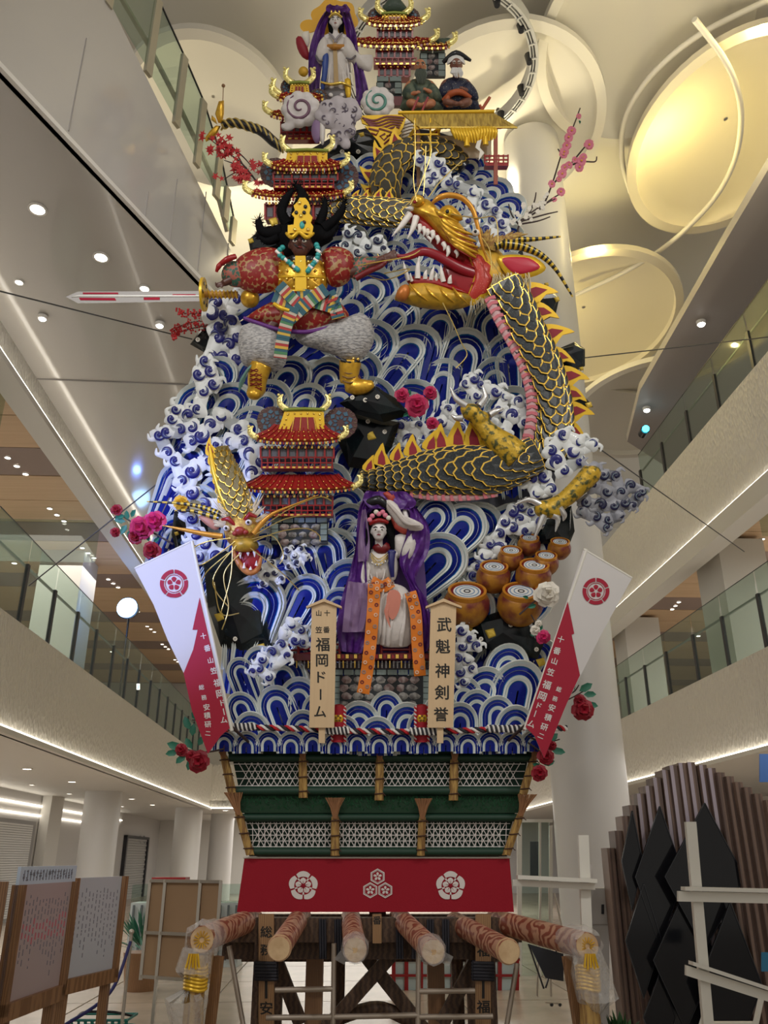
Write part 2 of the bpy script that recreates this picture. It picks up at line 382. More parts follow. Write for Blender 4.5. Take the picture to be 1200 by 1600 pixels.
# glass balustrades
PB=M('post_black',(.02,.02,.025),.35); RAILM=M('rail_grey',(.3,.32,.3),.35,.5)
def balus(name,label,pts,h,post_h,parent_a,low=.0):
    o=E(name,label,'railing',pts[0]); Z=Vector((0,0,1))
    for i,p in enumerate(pts):
        mb=quadbox(MB(),p,p+Z*post_h,.05,BV,.09); mb.build('post',PB,o,world=True,smooth=False)
        if i<len(pts)-1:
            q=pts[i+1]; d=(q-p).normalized()*.03; n=d.cross(Z).normalized()*.008
            V=[p+d+n,q-d+n,q-d-n,p+d-n]; V=V+[v+Z*h for v in V]
            mb=MB(); mb.add(V,[(0,1,2,3),(4,7,6,5),(0,4,5,1),(1,5,6,2),(2,6,7,3),(3,7,4,0)]); mb.build('pane',GLASS,o,world=True,smooth=False)
    mb=MB()
    off=CV*(.07 if parent_a>0 else -.07)
    quadbox(mb,pts[0]+Z*post_h+off,pts[-1]+Z*post_h+off,.035); mb.build('handrail',RAILM,o,world=True,smooth=False)
    mb=MB(); quadbox(mb,pts[0]+Z*h,pts[-1]+Z*h,.012); mb.build('glass_edge',PB,o,world=True,smooth=False)
    return o
def bpts(lst,a,z):
    ss=[PA(x,y,a).dot(BV) for x,y in lst]; return [B(s,a,z) for s in ss]
a_=AL-.12
s_l=sorted([PA(x,y,AL).dot(BV) for x,y in [(39,982),(83,1016),(120,1043),(150,1066),(177,1088),(199,1105),(218,1120),(236,1133),(250,1145)]])
s_l=[s_l[0]-1.4,]+s_l; st=s_l[-1]-s_l[-2]
while s_l[-1]<31: s_l.append(s_l[-1]+st)
balus('glass_balustrade','glass balustrade with black posts along the left second floor gallery',[B(s,a_,HR2T) for s in s_l],1.45,1.02,-1)
s_r=sorted([PA(x,y,AR).dot(BV) for x,y in [(977,1120),(1007,1104),(1041,1086),(1084,1065),(1130,1039),(1188,1010)]])
s_r=[s_r[0]-1.6]+s_r; st=s_r[-1]-s_r[-2]
while s_r[-1]<31: s_r.append(s_r[-1]+st)
balus('glass_balustrade','glass balustrade with black posts along the right second floor gallery',[B(s,AR+.12,HR2T) for s in s_r],1.45,1.02,1)
s_t=sorted([PA(x,y,AR).dot(BV) for x,y in [(996,760),(1031,730),(1070,685),(1114,630),(1167,565)]])
s_t=[s_t[0]-1.4]+s_t
balus('glass_balustrade','glass balustrade with black posts on the right third floor, highest on the right',[B(s,AR+.12,HR3T) for s in s_t],1.33,.9,1)
# white piers of the 2F galleries
for nm,(s0,s1,a0,a1,z0,z1) in {'gallery_pier_right':(16.2,17.4,AR+.6,AR+1.6,4.97,7.9),'gallery_pier_left':(19,20.2,-7.2,-6.2,4.97,8.4)}.items():
    S(nm,bbox(MB(),s0,s1,a0,a1,z0,z1),WALL)
S('gallery_pier_right_far',bbox(MB(),22.5,23.5,AR+.6,AR+1.6,4.97,7.9),WALL)
# shopfront mullions / hanging smoke screens in the galleries
for (s0,a0,z0,z1,a1) in ((11.5,-10.9,7.4,8.36,-5.3),(17,-10.9,7.4,8.36,-5.3),(14.0,7.7,7.1,7.96,13.9)):
    mb=MB(); bbox(mb,s0,s0+.012,min(a0,a1),max(a0,a1),z0,z1); o=mb.build('smoke_screen',GLASS,None,smooth=False,world=True); tag(o,kind='structure')
EX=M('exit_sign_glow',(.25,.75,.65),emit=1.2); EXW=M('exit_white',(.9,1,.95),emit=1.6)
def exitsign(px,py,Y,w,h,label):
    Y=PA(px,py,-8.95 if py>1200 else (-10.95 if px<600 else 13.95)).y
    if px==216: Y=19
    o=T('exit_sign',label,'sign',px,py,Y,0)
    mb=MB(); mb.box(px-w,py-h,px+w,py+h,-2,0); mb.build('housing',WALL,o,smooth=False)
    mb=MB(); mb.box(px-w*.9,py-h*.9,px+w*.9,py+h*.9,0,.3); mb.build('panel',EXW,o,smooth=False)
    mb=MB(); mb.pil([(px-w*.2,py-h*.7),(px+w*.3,py-h*.5),(px+w*.5,py+h*.1),(px+w*.1,py+h*.7),(px-w*.5,py+h*.6),(px-w*.1,py)],.4,.3); mb.build('running_figure_mark',EX,o)
exitsign(28,903,13,3.6,8,'small green exit sign seen through the glass at far left second floor')
exitsign(216,1073,19,2.6,5,'small green exit sign behind the left gallery glass near the banner')
exitsign(1133,952,15,6,5.5,'green exit sign behind the right gallery glass')
exitsign(229,1324,23,1.8,5,'small green exit sign beside the grey roller shutter')
# round columns
def column(name,label,px,py,s,dia,z1,grp=None):
    p=P(px,py,s); n=40; mb=MB(); mb.tube([(p.x,p.y,0),(p.x,p.y,z1)],dia/2,n); mb.build(name,COLM,None,world=True,kind='structure',smooth=True)
column('round_column_right','',918,1200,13.2,1.13,15.5)
column('round_column_left','',155,1300,25,1.02,3.4)
column('round_column_left_far','',291,1320,33,1.0,3.4)
column('round_column_left_farthest','',345,1320,38,1.0,3.4)
# upper left: gloss soffit + sloped stair fascia
ZS=HL3T
def poly(name,pts,mat,th=.12,nrm=Vector((0,0,1)),kind='structure'):
    n=len(pts); V=[Vector(p) for p in pts]+[Vector(p)+nrm*th for p in pts]
    mb=MB(); mb.add(V,[tuple(range(n)),tuple(range(2*n-1,n-1,-1))]+[(i,(i+1)%n,(i+1)%n+n,i+n) for i in range(n)])
    return mb.build(name,mat,None,smooth=False,world=True,kind=kind)
E0=PZ(0,108,ZS);E1=PZ(310,437,ZS); ed=(E1-E0).normalized()
Em=E0-ed*9; Ex=PZ(372,503,ZS)
sA=E0.dot(BV)
Es=E0-ed*2.4
poly('ceiling_gloss_soffit',[Es,Ex,PZ(400,700,ZS),B(24,-2,ZS),B(24,AL,ZS),B(3,AL,ZS)],GLOSS,.1)
en=Vector((ed.y,-ed.x,0))
def PE(px,py,off=0):
    d=ray(px,py); o=E0+en*off; return CAM+d*((o-CAM).dot(en)/d.dot(en))
tops=[PE(170,0),PE(365,400)]; td=(tops[0]-tops[1]).normalized(); tx=tops[0]+td*7
poly('wall_stair_side',[Em,Ex,tops[1]-td*.4,tops[0],tx],GLOSS,.08,-en)
poly('trim_5',[Em+Vector((0,0,-.03)),Ex+Vector((0,0,-.03)),Ex+Vector((0,0,.03)),Em+Vector((0,0,.03))],RIM,.05,en)
# panel joints in the stair side
mb=MB()
for px,py0,py1 in ((135,60,235),(232,300,350),(277,280,400),(322,300,437),(357,380,440)):
    a=PE(px,py0,.0); b=Vector((a.x,a.y,PE(px,py1).z)); quadbox(mb,a+en*.002,b+en*.002,.012)
S('trim_6',mb,M('joint_grey',(.35,.33,.32),.5))
# stair glass rail
o=E('stair_balustrade','glass stair balustrade with pale steel posts at upper left','railing',tops[0]); Z=Vector((0,0,1))
SP=M('steel_post_warm',(.5,.47,.38),.3,.6)
lp=[]
for (bx,by,tx_,ty_) in ((170,0,185,-110),(232,107,250,2),(276,187,291,92),(308,250,322,163),(338,300,345,240),(352,335,360,300),(363,372,368,345)):
    b=PE(bx,by); t=PE(tx_,ty_); t=Vector((b.x,b.y,t.z)); lp.append((b,t))
    mb=quadbox(MB(),b-Z*.1,t,.05,ed,.12); mb.build('post',SP,o,world=True,smooth=False)
for i in range(len(lp)-1):
    (a,b),(c,d)=lp[i],lp[i+1]; V=[a,c,d,b]; V=V+[v-en*.012 for v in V]
    mb=MB(); mb.add(V,[(0,1,2,3),(7,6,5,4),(0,4,5,1),(1,5,6,2),(2,6,7,3),(3,7,4,0)]); mb.build('pane',GLASS,o,world=True,smooth=False)
    mb=MB(); quadbox(mb,a.lerp(b,.42)-en*.1,c.lerp(d,.42)-en*.1,.05); mb.build('rail',SP,o,world=True,smooth=False)
mb=MB()
for i in range(len(lp)-1): quadbox(mb,lp[i][1],lp[i+1][1],.02)
mb.build('top_edge',PB,o,world=True,smooth=False)
# downlights in gloss soffit
for px,py,r in ((59,326,.085),(158,401,.08),(30,440,.05),(226,450,.06),(104,772-6,.05)):
    if py<700: downlight(PZ(px,py,ZS),r,None,'round downlight in the glossy white soffit at upper left','soffit downlights')
DLW=M('lamp_white_hot',(1,.97,.9),emit=18)
for px,py in ((67,494),(250,505),(75,500-95+0)):
    if (px,py)!=(75,405):
        p=PZ(px,py,ZS-.02); o=E('spot_lamp','small bright spot lamp on the glossy white soffit at left','light',p,'soffit spot lamps')
        mb=MB(); mb.tube([(p.x,p.y,p.z),(p.x,p.y,p.z-.05)],[.07,.06],14); mb.build('housing',RIM,o,world=True)
        mb=MB(); mb.ball(p.x,p.y,p.z-.05,.045,.045,.03); mb.build('lamp',DLW,o,world=True)
S('trim_7',quadbox(MB(),PZ(47,592,ZS-.01),PZ(345,603,ZS-.01),.02),M('joint_grey'))
# ---------------- main ceiling with dish shapes ----------------
ZC=16.0
S('ceiling',bbox(MB(),-6,38,-14,18,ZC,ZC+.2),CEILM)
YDISH=M('dish_cream',(.68,.62,.48),.5)
def dish(name,px,py,rpx,drop,mat,asp=1.0,ringw=.18,bowl=.5,z=None,sq=1.0):
    z=z or ZC-drop; p=PZ(px,py,z); q=PZ(px+rpx,py,z); r=(q-p).length; n=56; mb=MB(); V=[];Fc=[]
    prof=[(1.0,.0),(1.0,-.14),(1-ringw/r,-.14),(1-ringw/r-.01,0),(.8,bowl*.3),(.55,bowl*.7),(.25,bowl*.95),(.02,bowl)]
    for (t,dz) in prof:
        for k in range(n):
            a=2*math.pi*k/n; V.append((p.x+r*t*math.cos(a),p.y+r*sq*t*math.sin(a),z+dz))
    for j in range(len(prof)-1):
        for k in range(n): Fc.append((j*n+k,j*n+(k+1)%n,(j+1)*n+(k+1)%n,(j+1)*n+k))
    mb.add(V,Fc); o=mb.build(name,mat,None,smooth=True,world=True,kind='structure',recalc=False); return p,r,z
YL=(1,.80,.30)
p1,r1,z1=dish('ceiling_dish_large',1140,215,152,1.2,YDISH,sq=1.35)
p2,r2,z2=dish('ceiling_dish_lower',915,505,140,1.6,YDISH,sq=1.3)
p3,r3,z3=dish('ceiling_dish_centre',780,200,160,.8,CEILM,sq=1.2)
p4,r4,z4=dish('ceiling_dish_left',330,180,130,.9,CEILM,sq=1.2)
p5,r5,z5=dish('ceiling_dish_far',1010,640,120,2.4,CEILM,sq=1.3)
p6,r6,z6=dish('ceiling_dish_upper',1010,60,170,.5,CEILM,sq=1.2)
for (p,r,z,en_) in ((p1,r1,z1,230),(p2,r2,z2,210)):
    light('POINT','cove_light',(p.x-r*.55,p.y,z-.5),en_*.36,YL,.05)
    light('POINT','cove_light',(p.x-r*.2,p.y-r*1.3,z-.2),en_*.34,YL,.05)
light('POINT','cove_light',(-3.5,15,14.5),120,(1,.85,.5),.05)
light('POINT','cove_light',(2.5,13,14.2),90,(1,.86,.55),.05)
cm_=lambda p: spl(p,6)
# truss ring hanging from the ceiling
o=E('ceiling_ring','dark round lighting truss ring hanging above the float','lighting ring',(0,0,0))
z=15.0; p=PZ(688,112,z); r=(PZ(835,112,z)-p).length
PL[o.name]=(None,Matrix.Translation(p).inverted()); o.location=p
GREYM=M('truss_grey',(.12,.12,.12),.4,.3); LG=M('truss_light',(.5,.5,.49),.4)
for nm,ra,rb,za,zb,mt in (('outer_band',1.0,.955,0,.22,GREYM),('rim',1.03,1.0,-.03,.26,LG),('inner_rim',.955,.94,-.03,.26,LG),('groove_edge',.982,.972,-.03,.0,LG)):
    n=64; mb=MB(); V=[];Fc=[]
    for k in range(n):
        a=2*math.pi*k/n
        for (q,zz) in ((ra,za),(rb,za),(rb,zb),(ra,zb)): V.append((p.x+r*q*math.cos(a),p.y+r*1.0*q*math.sin(a),p.z+zz))
    for k in range(n):
        for j in range(4): Fc.append((k*4+j,k*4+(j+1)%4,((k+1)%n)*4+(j+1)%4,((k+1)%n)*4+j))
    mb.add(V,Fc); mb.build(nm,mt,o,world=True)
for k in range(36):
    a=2*math.pi*k/36; mb=MB(); c=Vector((p.x+r*.978*math.cos(a),p.y+r*.978*math.sin(a),p.z-.03)); 
    quadbox(mb,c-Vector((math.cos(a),math.sin(a),0))*.06,c+Vector((math.cos(a),math.sin(a),0))*.06,.03); mb.build('cross_bar',LG,o,world=True,smooth=False)
for k in range(7):
    a=-1.0+.42*k; c=Vector((p.x+r*.93*math.cos(a),p.y+r*.93*math.sin(a),p.z-.1)); mb=MB(); mb.tube([c,c+Vector((0,0,.2))],[.05,.08],10); mb.build('spot_head',BLACK,o,world=True)
for nm,zr,pts in (('ceiling_rib',14.55,[(1085,30),(1130,90),(1152,140),(1158,190),(1148,250),(1120,305),(1077,353),(1030,392),(970,428),(890,465)]),('ceiling_rib',14.0,[(930,602),(980,612),(1045,614),(1110,608)]),('ceiling_rib',15.2,[(985,300),(972,250),(975,190),(1000,140),(1040,95),(1100,50),(1200,0)])):
    mb=MB(); mb.tube(cm_([tuple(PZ(x,y,zr)) for x,y in pts]),.055,8,flat=1); S(nm,mb,CEILM,smooth=True)
# right grey soffit (4F) with lamps
zq=12.2
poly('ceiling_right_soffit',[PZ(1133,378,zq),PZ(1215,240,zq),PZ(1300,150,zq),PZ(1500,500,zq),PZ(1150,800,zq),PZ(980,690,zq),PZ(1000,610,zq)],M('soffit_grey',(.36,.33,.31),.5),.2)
for px,py in ((1095,502),(1010,637)):
    p=PZ(px,py,zq-.01); o=E('spot_lamp','small bright spot lamp on the grey soffit above the right gallery','light',p,'right soffit spot lamps')
    mb=MB(); mb.tube([(p.x,p.y,p.z),(p.x,p.y,p.z-.08)],[.1,.09],14); mb.build('housing',RIM,o,world=True)
    mb=MB(); mb.ball(p.x,p.y,p.z-.08,.075,.075,.05); mb.build('lamp',DLW,o,world=True)
p=P(1009,670,18.5); o=E('cyan_lamp','tiny cyan stage lamp beyond the right third floor glass','light',p); mb=MB(); mb.ball(p.x,p.y,p.z,.09); mb.build('lens',M('cyan_glow',(.05,.7,1),emit=6),o,world=True)
mb=MB(); mb.tube([(p.x,p.y+.05,p.z),(p.x,p.y+.3,p.z)],.11,12); mb.build('housing',BLACK,o,world=True)
# blue stage light on the left gallery
p=PA(199,950,-5.3); o=E('stage_light','bright blue-white stage light on the left gallery','stage light',p)
mb=MB(); mb.tube([p,p+Vector((0,.35,.05))],[.27,.2],20); mb.build('housing',BLACK,o,world=True)
mb=MB(); mb.ball(p.x,p.y-.03,p.z,.25,.08,.25,18); mb.build('lens',M('blue_hot',(.32,.58,1),emit=9),o,world=True)
light('POINT','stage_light_glow',p+Vector((.1,-.9,-.4)),16,(.15,.3,1),.1)
mb=MB(); mb.tube([p+Vector((0,.2,-.15)),Vector((p.x,p.y+.2,HR2T-.3))],.025,8); mb.build('bracket',BLACK,o,world=True)
# guy wires
WIRE=M('wire_dark',(.05,.05,.05),.5)
def wire(name,a,b,label):
    mb=MB(); mb.tube([a,b],.008,6); o=mb.build(name,WIRE,None,world=True); tag(o,label,'wire','guy wires')
wire('guy_wire',P(-20,450,6.5),P(300,530,9),'thin dark guy wire from upper left edge to the float')
wire('guy_wire',P(45,1115-200,9.5),P(272,735,9),'thin dark guy wire from the left gallery post up to the float')
wire('guy_wire',P(905,560,9.2),P(1260,520,10),'thin dark guy wire running right from the rocks across the ceiling')
wire('guy_wire',P(935,700,9),P(1163,862,12),'thin dark guy wire down to the right gallery post')
# ---------------- ground floor things, left ----------------
SHUT=M('shutter_grey',(.33,.32,.3),.5,.2)
sh=E('roller_shutter','grey ribbed roller shutter closed beyond the left boards','shutter',B(40,-8.9,0))
for i in range(24):
    mb=MB(); bbox(mb,38,42,-8.98,-8.94+.02*(i%2),i*.1,i*.1+.092); mb.build('slat',SHUT,sh,world=True,smooth=False)
mb=MB(); bbox(mb,37.8,38,-9,-8.85,0,2.5); bbox(mb,42,42.2,-9,-8.85,0,2.5); bbox(mb,37.8,42.2,-9,-8.85,2.4,2.5); mb.build('frame',PB,sh,world=True,smooth=False)
sh=E('slatted_screen','large pale horizontal-ribbed screen in a grey frame at far left','screen',B(22,-8.9,0))
RIB=M('pale_ribs',(.7,.69,.67),.5)
for i in range(40):
    mb=MB(); bbox(mb,18,26.4,-8.98,-8.93,.1+i*.06,.1+i*.06+.048); mb.build('rib',RIB,sh,world=True,smooth=False)
mb=MB(); bbox(mb,17.8,26.7,-9,-8.96,0,2.6); mb.build('frame',M('grey_frame',(.3,.29,.28),.5),sh,world=True,smooth=False)
S('led_strip_cove',bbox(MB(),8,37,-8.99,-8.95,3.02,3.06),LED)
S('led_strip_cove',bbox(MB(),22,34,-8.99,-8.95,2.75,2.79),LED)
S('trim_8',bbox(MB(),27,28.2,-8.98,-8.7,0,3.35),WALL)
# toilet sign on wall
for k,(x) in enumerate((219,225)):
    mb=MB(); pl=mkplane(x,1312,PA(x,1312,-8.97).y,0); mb.ball(x,1307,0,1.3); mb.box(x-1.6,1309,x+1.6,1318,-.5,.5)
    o=mb.build('restroom_pictogram',M('grey_paint',(.4,.4,.4)),None,plane=pl); tag(o,'%s grey restroom pictogram on the wall over the roller shutter'%('left' if k==0 else 'right'),'sign')
def noticeboard(name,label,x0,x1,y0,y1,Y0,Y1,paper,ink=True,header=None,skew=0,red=False):
    o=E(name,label,'notice board',P((x0+x1)/2,y1,(Y0+Y1)/2)); 
    a=P(x0,y0,Y0);b=P(x1,y0+skew,Y1); zt=a.z; zb=P(x0,y1,Y0).z; a.z=0;b.z=0
    d=(b-a); L=d.length; d.normalize(); nn=Vector((d.y,-d.x,0)); 
    if nn.y>0: nn=-nn
    def q(u,z,w): return a+d*u+nn*w+Vector((0,0,z))
    def bx(mb,u0,u1,z0,z1,w0,w1):
        V=[q(u,z,w) for z in (z0,z1) for (u,w) in ((u0,w0),(u1,w0),(u1,w1),(u0,w1))]
        mb.add(V,[(0,3,2,1),(4,5,6,7),(0,1,5,4),(1,2,6,5),(2,3,7,6),(3,0,4,7)])
    mb=MB(); bx(mb,0,L,zb,zt,0,.02); mb.build('board',paper,o,world=True,smooth=False)
    mb=MB(); f=.05
    for (u0,u1,z0,z1) in ((0,f,zb,zt),(L-f,L,zb,zt),(0,L,zb-.03,zb+.06)): bx(mb,u0,u1,z0,z1,-.02,.05)
    mb.build('frame',MWOOD,o,world=True,smooth=False)
    for u in (L*.12,L*.88):
        mb=MB(); V=[]; quadbox(mb,q(u,zb,.0),q(u,.35,.0),.06); quadbox(mb,q(u,.42,0),q(u,0,.28),.05); quadbox(mb,q(u,.42,0),q(u,0,-.28),.05); mb.build('leg',MWOOD,o,world=True,smooth=False)
    mb=MB(); quadbox(mb,q(0,.3,0),q(L,.3,0),.05); mb.build('stretcher',MWOOD,o,world=True,smooth=False)
    if ink:
        I=MB(); n=int(L/.045); rr=random.Random(int(x0+900))
        for i in range(2,n-1):
            u=i*L/n; z=zt-.06-(rr.random()*.05)
            while z>zt-(zt-zb)*rr.uniform(.5,.95):
                h=rr.uniform(.012,.035); bx(I,u-.003,u+.004,z-h,z,.02,.022); z-=h+rr.uniform(.006,.03)
        I.build('handwriting',M('ink_grey',(.2,.2,.25),.7),o,world=True,smooth=False,kind='stuff')
        if red:
            I=MB()
            for i in range(3,n-1):
                u=i*L/n; z=zb+.5-(rr.random()*.06)
                while z>zb+.36: h=rr.uniform(.02,.04); bx(I,u-.005,u+.005,z-h,z,.02,.023); z-=h+.02
            I.build('red_handwriting',M('ink_red',(.6,.15,.2),.7),o,world=True,smooth=False,kind='stuff')
    if header:
        mb=MB(); bx(mb,0,L,zt,zt+.1,.0,.02); mb.build('header_strip',M('clear_header',(.55,.65,.8),.3),o,world=True,smooth=False)
        I=MB(); rr=random.Random(3); u=.04
        while u<L-.05:
            h=.03; 
            for _ in range(3): c=rr.uniform(.02,.07); bx(I,u,u+rr.uniform(.008,.03),zt+c,zt+c+.008,.02,.023)
            bx(I,u+.01,u+.016,zt+.02,zt+.08,.02,.023); u+=.045
        I.build('header_writing',M('ink_grey'),o,world=True,smooth=False,kind='stuff')
    return o
PAPER=M('board_paper',(.5,.52,.58),.3); PAPER2=M('board_paper_pinkish',(.44,.36,.38),.3)
noticeboard('notice_board','white notice board with brown frame at the left edge of the hall',-80,14,1378,1592,5.0,5.1,PAPER)
noticeboard('notice_board','middle notice board with red and grey handwriting and a bluish header strip',24,112,1383,1590,5.35,6.2,PAPER2,header=True,red=True)
noticeboard('notice_board','third notice board of the row, nearest the float, with few columns of writing',110,192,1372,1548,6.3,7.0,PAPER)
# cardboard backed display stand
o=E('display_board','brown board back of a display panel beside the left carrying pole','display board',P(290,1520,9.5))
PB2=M('hardboard_brown',(.36,.23,.13),.7); MTL=M('alu_tube',(.5,.46,.4),.35,.6)
a=P(236,1376,9.6);b=P(346,1376,9.2);zb=P(236,1525,9.6).z
mb=MB(); quadbox(mb,Vector((a.x,a.y,(a.z+zb)/2)),Vector((b.x,b.y,(a.z+zb)/2)),.02,h=a.z-zb); mb.build('back_board',PB2,o,world=True,smooth=False)
for f in (.22,.72,0.0,1.0):
    c=a.lerp(b,f); mb=MB(); quadbox(mb,(c.x,c.y-.03,a.z+.01),(c.x,c.y-.03,zb-.03),.03); mb.build('stile',MTL,o,world=True,smooth=False)
for zf in (0,.55,1):
    z=a.z*(1-zf)+zb*zf; mb=MB(); quadbox(mb,(a.x,a.y-.03,z),(b.x,b.y-.03,z),.03); mb.build('cross_rail',MTL,o,world=True,smooth=False)
for f in (.22,.72):
    c=a.lerp(b,f); mb=MB(); quadbox(mb,(c.x,c.y-.02,zb),(c.x,c.y-.02,.02),.03); quadbox(mb,(c.x-.3,c.y-.02,.03),(c.x+.3,c.y-.02,.03),.03); mb.build('stand_leg',MTL,o,world=True,smooth=False)
# glass cases behind panel + red box
o=E('glass_counter','low glass-topped counter behind the brown display panel','counter',P(300,1430,15))
p=P(232,1380,16);q=P(378,1380,15); zt=p.z
mb=MB(); wbox(mb,(p.x,15,zt-.25),(q.x,15.6,zt)); mb.build('glass_case',GLASS,o,world=True,smooth=False)
mb=MB(); wbox(mb,(p.x,15.02,0),(q.x,15.58,zt-.27)); mb.build('counter_body',M('counter_grey',(.45,.5,.5),.4),o,world=True,smooth=False)
for i in range(14):
    x=p.x+(q.x-p.x)*(i+.5)/14; mb=MB(); quadbox(mb,(x,14.98,.1),(x,14.98,zt-.3),.03); mb.build('baluster',M('baluster_dark',(.1,.12,.13),.5),o,world=True,smooth=False)
c=P(266,1368,15.2); mb=MB(); wbox(mb,(c.x-.28,15.1,zt),(c.x+.28,15.45,zt+.11)); o=mb.build('red_box',RED,None,world=True,smooth=False); tag(o,'small bright red box on the glass counter','box')
# yellow poster figure at far back
c=P(371,1345,30); mb=MB(); pl=mkplane(372,1345,44.8,0); mb.box(362,1325,384,1366,-1,0); o=mb.build('yellow_poster',M('poster_yellow',(.75,.4,.03),.5,col2=(.6,.1,.02),scale=1.2),None,plane=pl,smooth=False); tag(o,'orange and yellow poster on the far wall left of the red curtain','poster')
# shrub in planter
def shrub(label,px,py,Y,r,hpx,pot=True):
    p=P(px,py,Y); p.z=0; o=E('potted_shrub',label,'plant',p); rr=random.Random(int(px))
    k=r; mb=MB()
    for i in range(70):
        a=rr.uniform(0,6.28); el=rr.uniform(.2,1.5); L=k*rr.uniform(.6,1.1); d=Vector((math.cos(a)*math.cos(el),math.sin(a)*math.cos(el),math.sin(el)))
        c=p+Vector((0,0,.45 if pot else .1)); t=c+d*L; s_=Vector((-math.sin(a),math.cos(a),0))*.03
        mb.add([c+d*L*.3,c+d*L*.7+s_,t,c+d*L*.7-s_],[(0,1,2,3)])
    mb.build('foliage',LEAF if pot else M('bush_green',(.03,.1,.03),.6),o,world=True,recalc=False,kind='stuff')
    if pot:
        mb=MB(); mb.tube([(p.x,p.y,0),(p.x,p.y,.45)],[.2,.26],16); mb.build('planter',MWOOD,o,world=True)
    return o
shrub('green shrub in a wooden planter left of the brown display panel',228,1450,12.5,.55,0)
shrub('low green shrub at the foot of the right column',968,1592,8.2,.3,0,False)
# stanchion with blue rope
o=E('rope_stanchion','slim steel rope stanchion with a dark blue rope behind the notice boards','stanchion',P(196,1550,8.6))
p=P(196,1548,8.6); zt=P(200,1456,8.6).z
mb=MB(); mb.tube([(p.x,p.y,0),(p.x,p.y,zt)],.015,8); mb.ball(p.x,p.y,zt,.025); mb.build('pole',MTL,o,world=True)
mb=MB(); mb.tube([(p.x,p.y,0),(p.x,p.y,.03)],[.16,.14],20); mb.build('base',MTL,o,world=True)
mb=MB(); mb.tube(spl([(p.x,p.y,zt-.08),(p.x-.05,p.y-.3,zt-.45),(p.x-.25,p.y-.8,zt-.62)],8),.015,8); mb.build('rope',M('rope_blue',(.02,.02,.12),.6),o,world=True)
# green baskets and box behind boards
def basket(label,px,py,Y):
    p=P(px,py,Y); p.z=0; o=E('shopping_basket',label,'basket',p); G=M('basket_green',(.01,.16,.13),.5)
    for i in range(9):
        x=p.x-.22+.055*i; mb=MB(); quadbox(mb,(x,p.y-.14,0),(x*1.0+(x-p.x)*.15,p.y-.17,.24),.03,h=.01); mb.build('side_rib',G,o,world=True,smooth=False)
    mb=MB(); wbox(mb,(p.x-.22,p.y-.14,0),(p.x+.22,p.y+.14,.01)); 
    for zz in (.06,.14,.23): 
        e=.25*(.8+zz); mb.tube([(p.x-e,p.y-.17,zz),(p.x+e,p.y-.17,zz),(p.x+e,p.y+.17,zz),(p.x-e,p.y+.17,zz),(p.x-e,p.y-.17,zz)],.012,6)
    mb.build('basket_frame',G,o,world=True)
    mb=MB(); mb.tube(spl([(p.x-.25,p.y,.24),(p.x-.12,p.y-.2,.3),(p.x+.12,p.y-.2,.3),(p.x+.25,p.y,.24)],5),.012,6); mb.build('handle',BLACK,o,world=True)
basket('dark green shopping basket on the floor behind the third notice board',166,1570,9.0)
o=E('cardboard_box','tan cardboard box half hidden behind the notice board legs','box',P(122,1590,7.2))
p=P(122,1590,7.3);p.z=0; mb=MB(); wbox(mb,(p.x-.16,p.y,0),(p.x+.16,p.y+.25,.28)); mb.build('carton',M('cardboard',(.55,.4,.22),.8),o,world=True,smooth=False)
mb=MB(); mb.add([(p.x-.16,p.y,.28),(p.x+.16,p.y,.28),(p.x+.18,p.y-.1,.33),(p.x-.18,p.y-.1,.33)],[(0,1,2,3)]); mb.build('flap',M('cardboard'),o,world=True,smooth=False,recalc=False)
# ---------------- right: louvre screen with dark diamonds ----------------
o=E('louvre_screen','arched screen of brown vertical fins with dark mirror diamonds at right','screen',P(1080,1590,9.3))
FIN=M('fin_brown',(.13,.085,.07),.45,col2=(.2,.13,.1),kind='grain',scale=2,stretch=(3,3,.3)); FINL=M('fin_edge_light',(.42,.36,.42),.5); MIR=M('dark_mirror',(.008,.008,.01),.1,spec=.25)
tops_=[(950,1325),(962,1298),(973,1275),(984,1258),(997,1240),(1010,1228),(1022,1215),(1036,1203),(1048,1196),(1062,1192),(1076,1191),(1094,1195),(1108,1200),(1122,1207),(1136,1213),(1150,1222),(1164,1230),(1180,1240),(1198,1250),(1215,1260),(1232,1275),(1250,1290)]
for i,(x,y) in enumerate(tops_):
    Yf=9.3-.04*i if i<11 else 8.85-.07*(i-11)
    p=P(x,y,Yf); mb=MB(); wbox(mb,(p.x-.012,p.y,0),(p.x+.065,p.y+.26,p.z)); f=mb.build('fin',FIN,o,world=True,smooth=False)
    mb=MB(); wbox(mb,(p.x-.014,p.y-.012,0),(p.x+.02,p.y,p.z)); mb.build('fin_edge',FINL if 3<i<13 else FIN,f,world=True,smooth=False)
for (x,y,hw,hh,yf) in ((987,1345,16,78,8.9),(1030,1370,38,110,8.85),(1100,1370,62,115,8.7),(1005,1470,28,90,8.85),(1070,1500,50,110,8.75),(1140,1540,50,130,8.6),(1030,1590,25,70,8.8)):
    mb=MB(); pl=mkplane(x,y,yf,0)
    mb.slab([(x,y-hh),(x+hw,y),(x,y+hh),(x-hw,y)],-3,3); d=mb.build('mirror_diamond',MIR,o,plane=pl,smooth=False)
    mb=MB(); pts=[(x,y-hh,3),(x+hw,y,3),(x,y+hh,3),(x-hw,y,3),(x,y-hh,3)]; mb.tube(pts,1.2,6); mb.build('bevel_edge',BLACK,d,plane=pl)
mb=MB(); mb.slab([(1040,1490),(1100,1490),(1180,1400),(1190,1620),(1040,1620),(985,1470)],-7,-5); mb.build('dark_backing',BLACK,o,plane=mkplane(1080,1500,8.95,0),smooth=False)
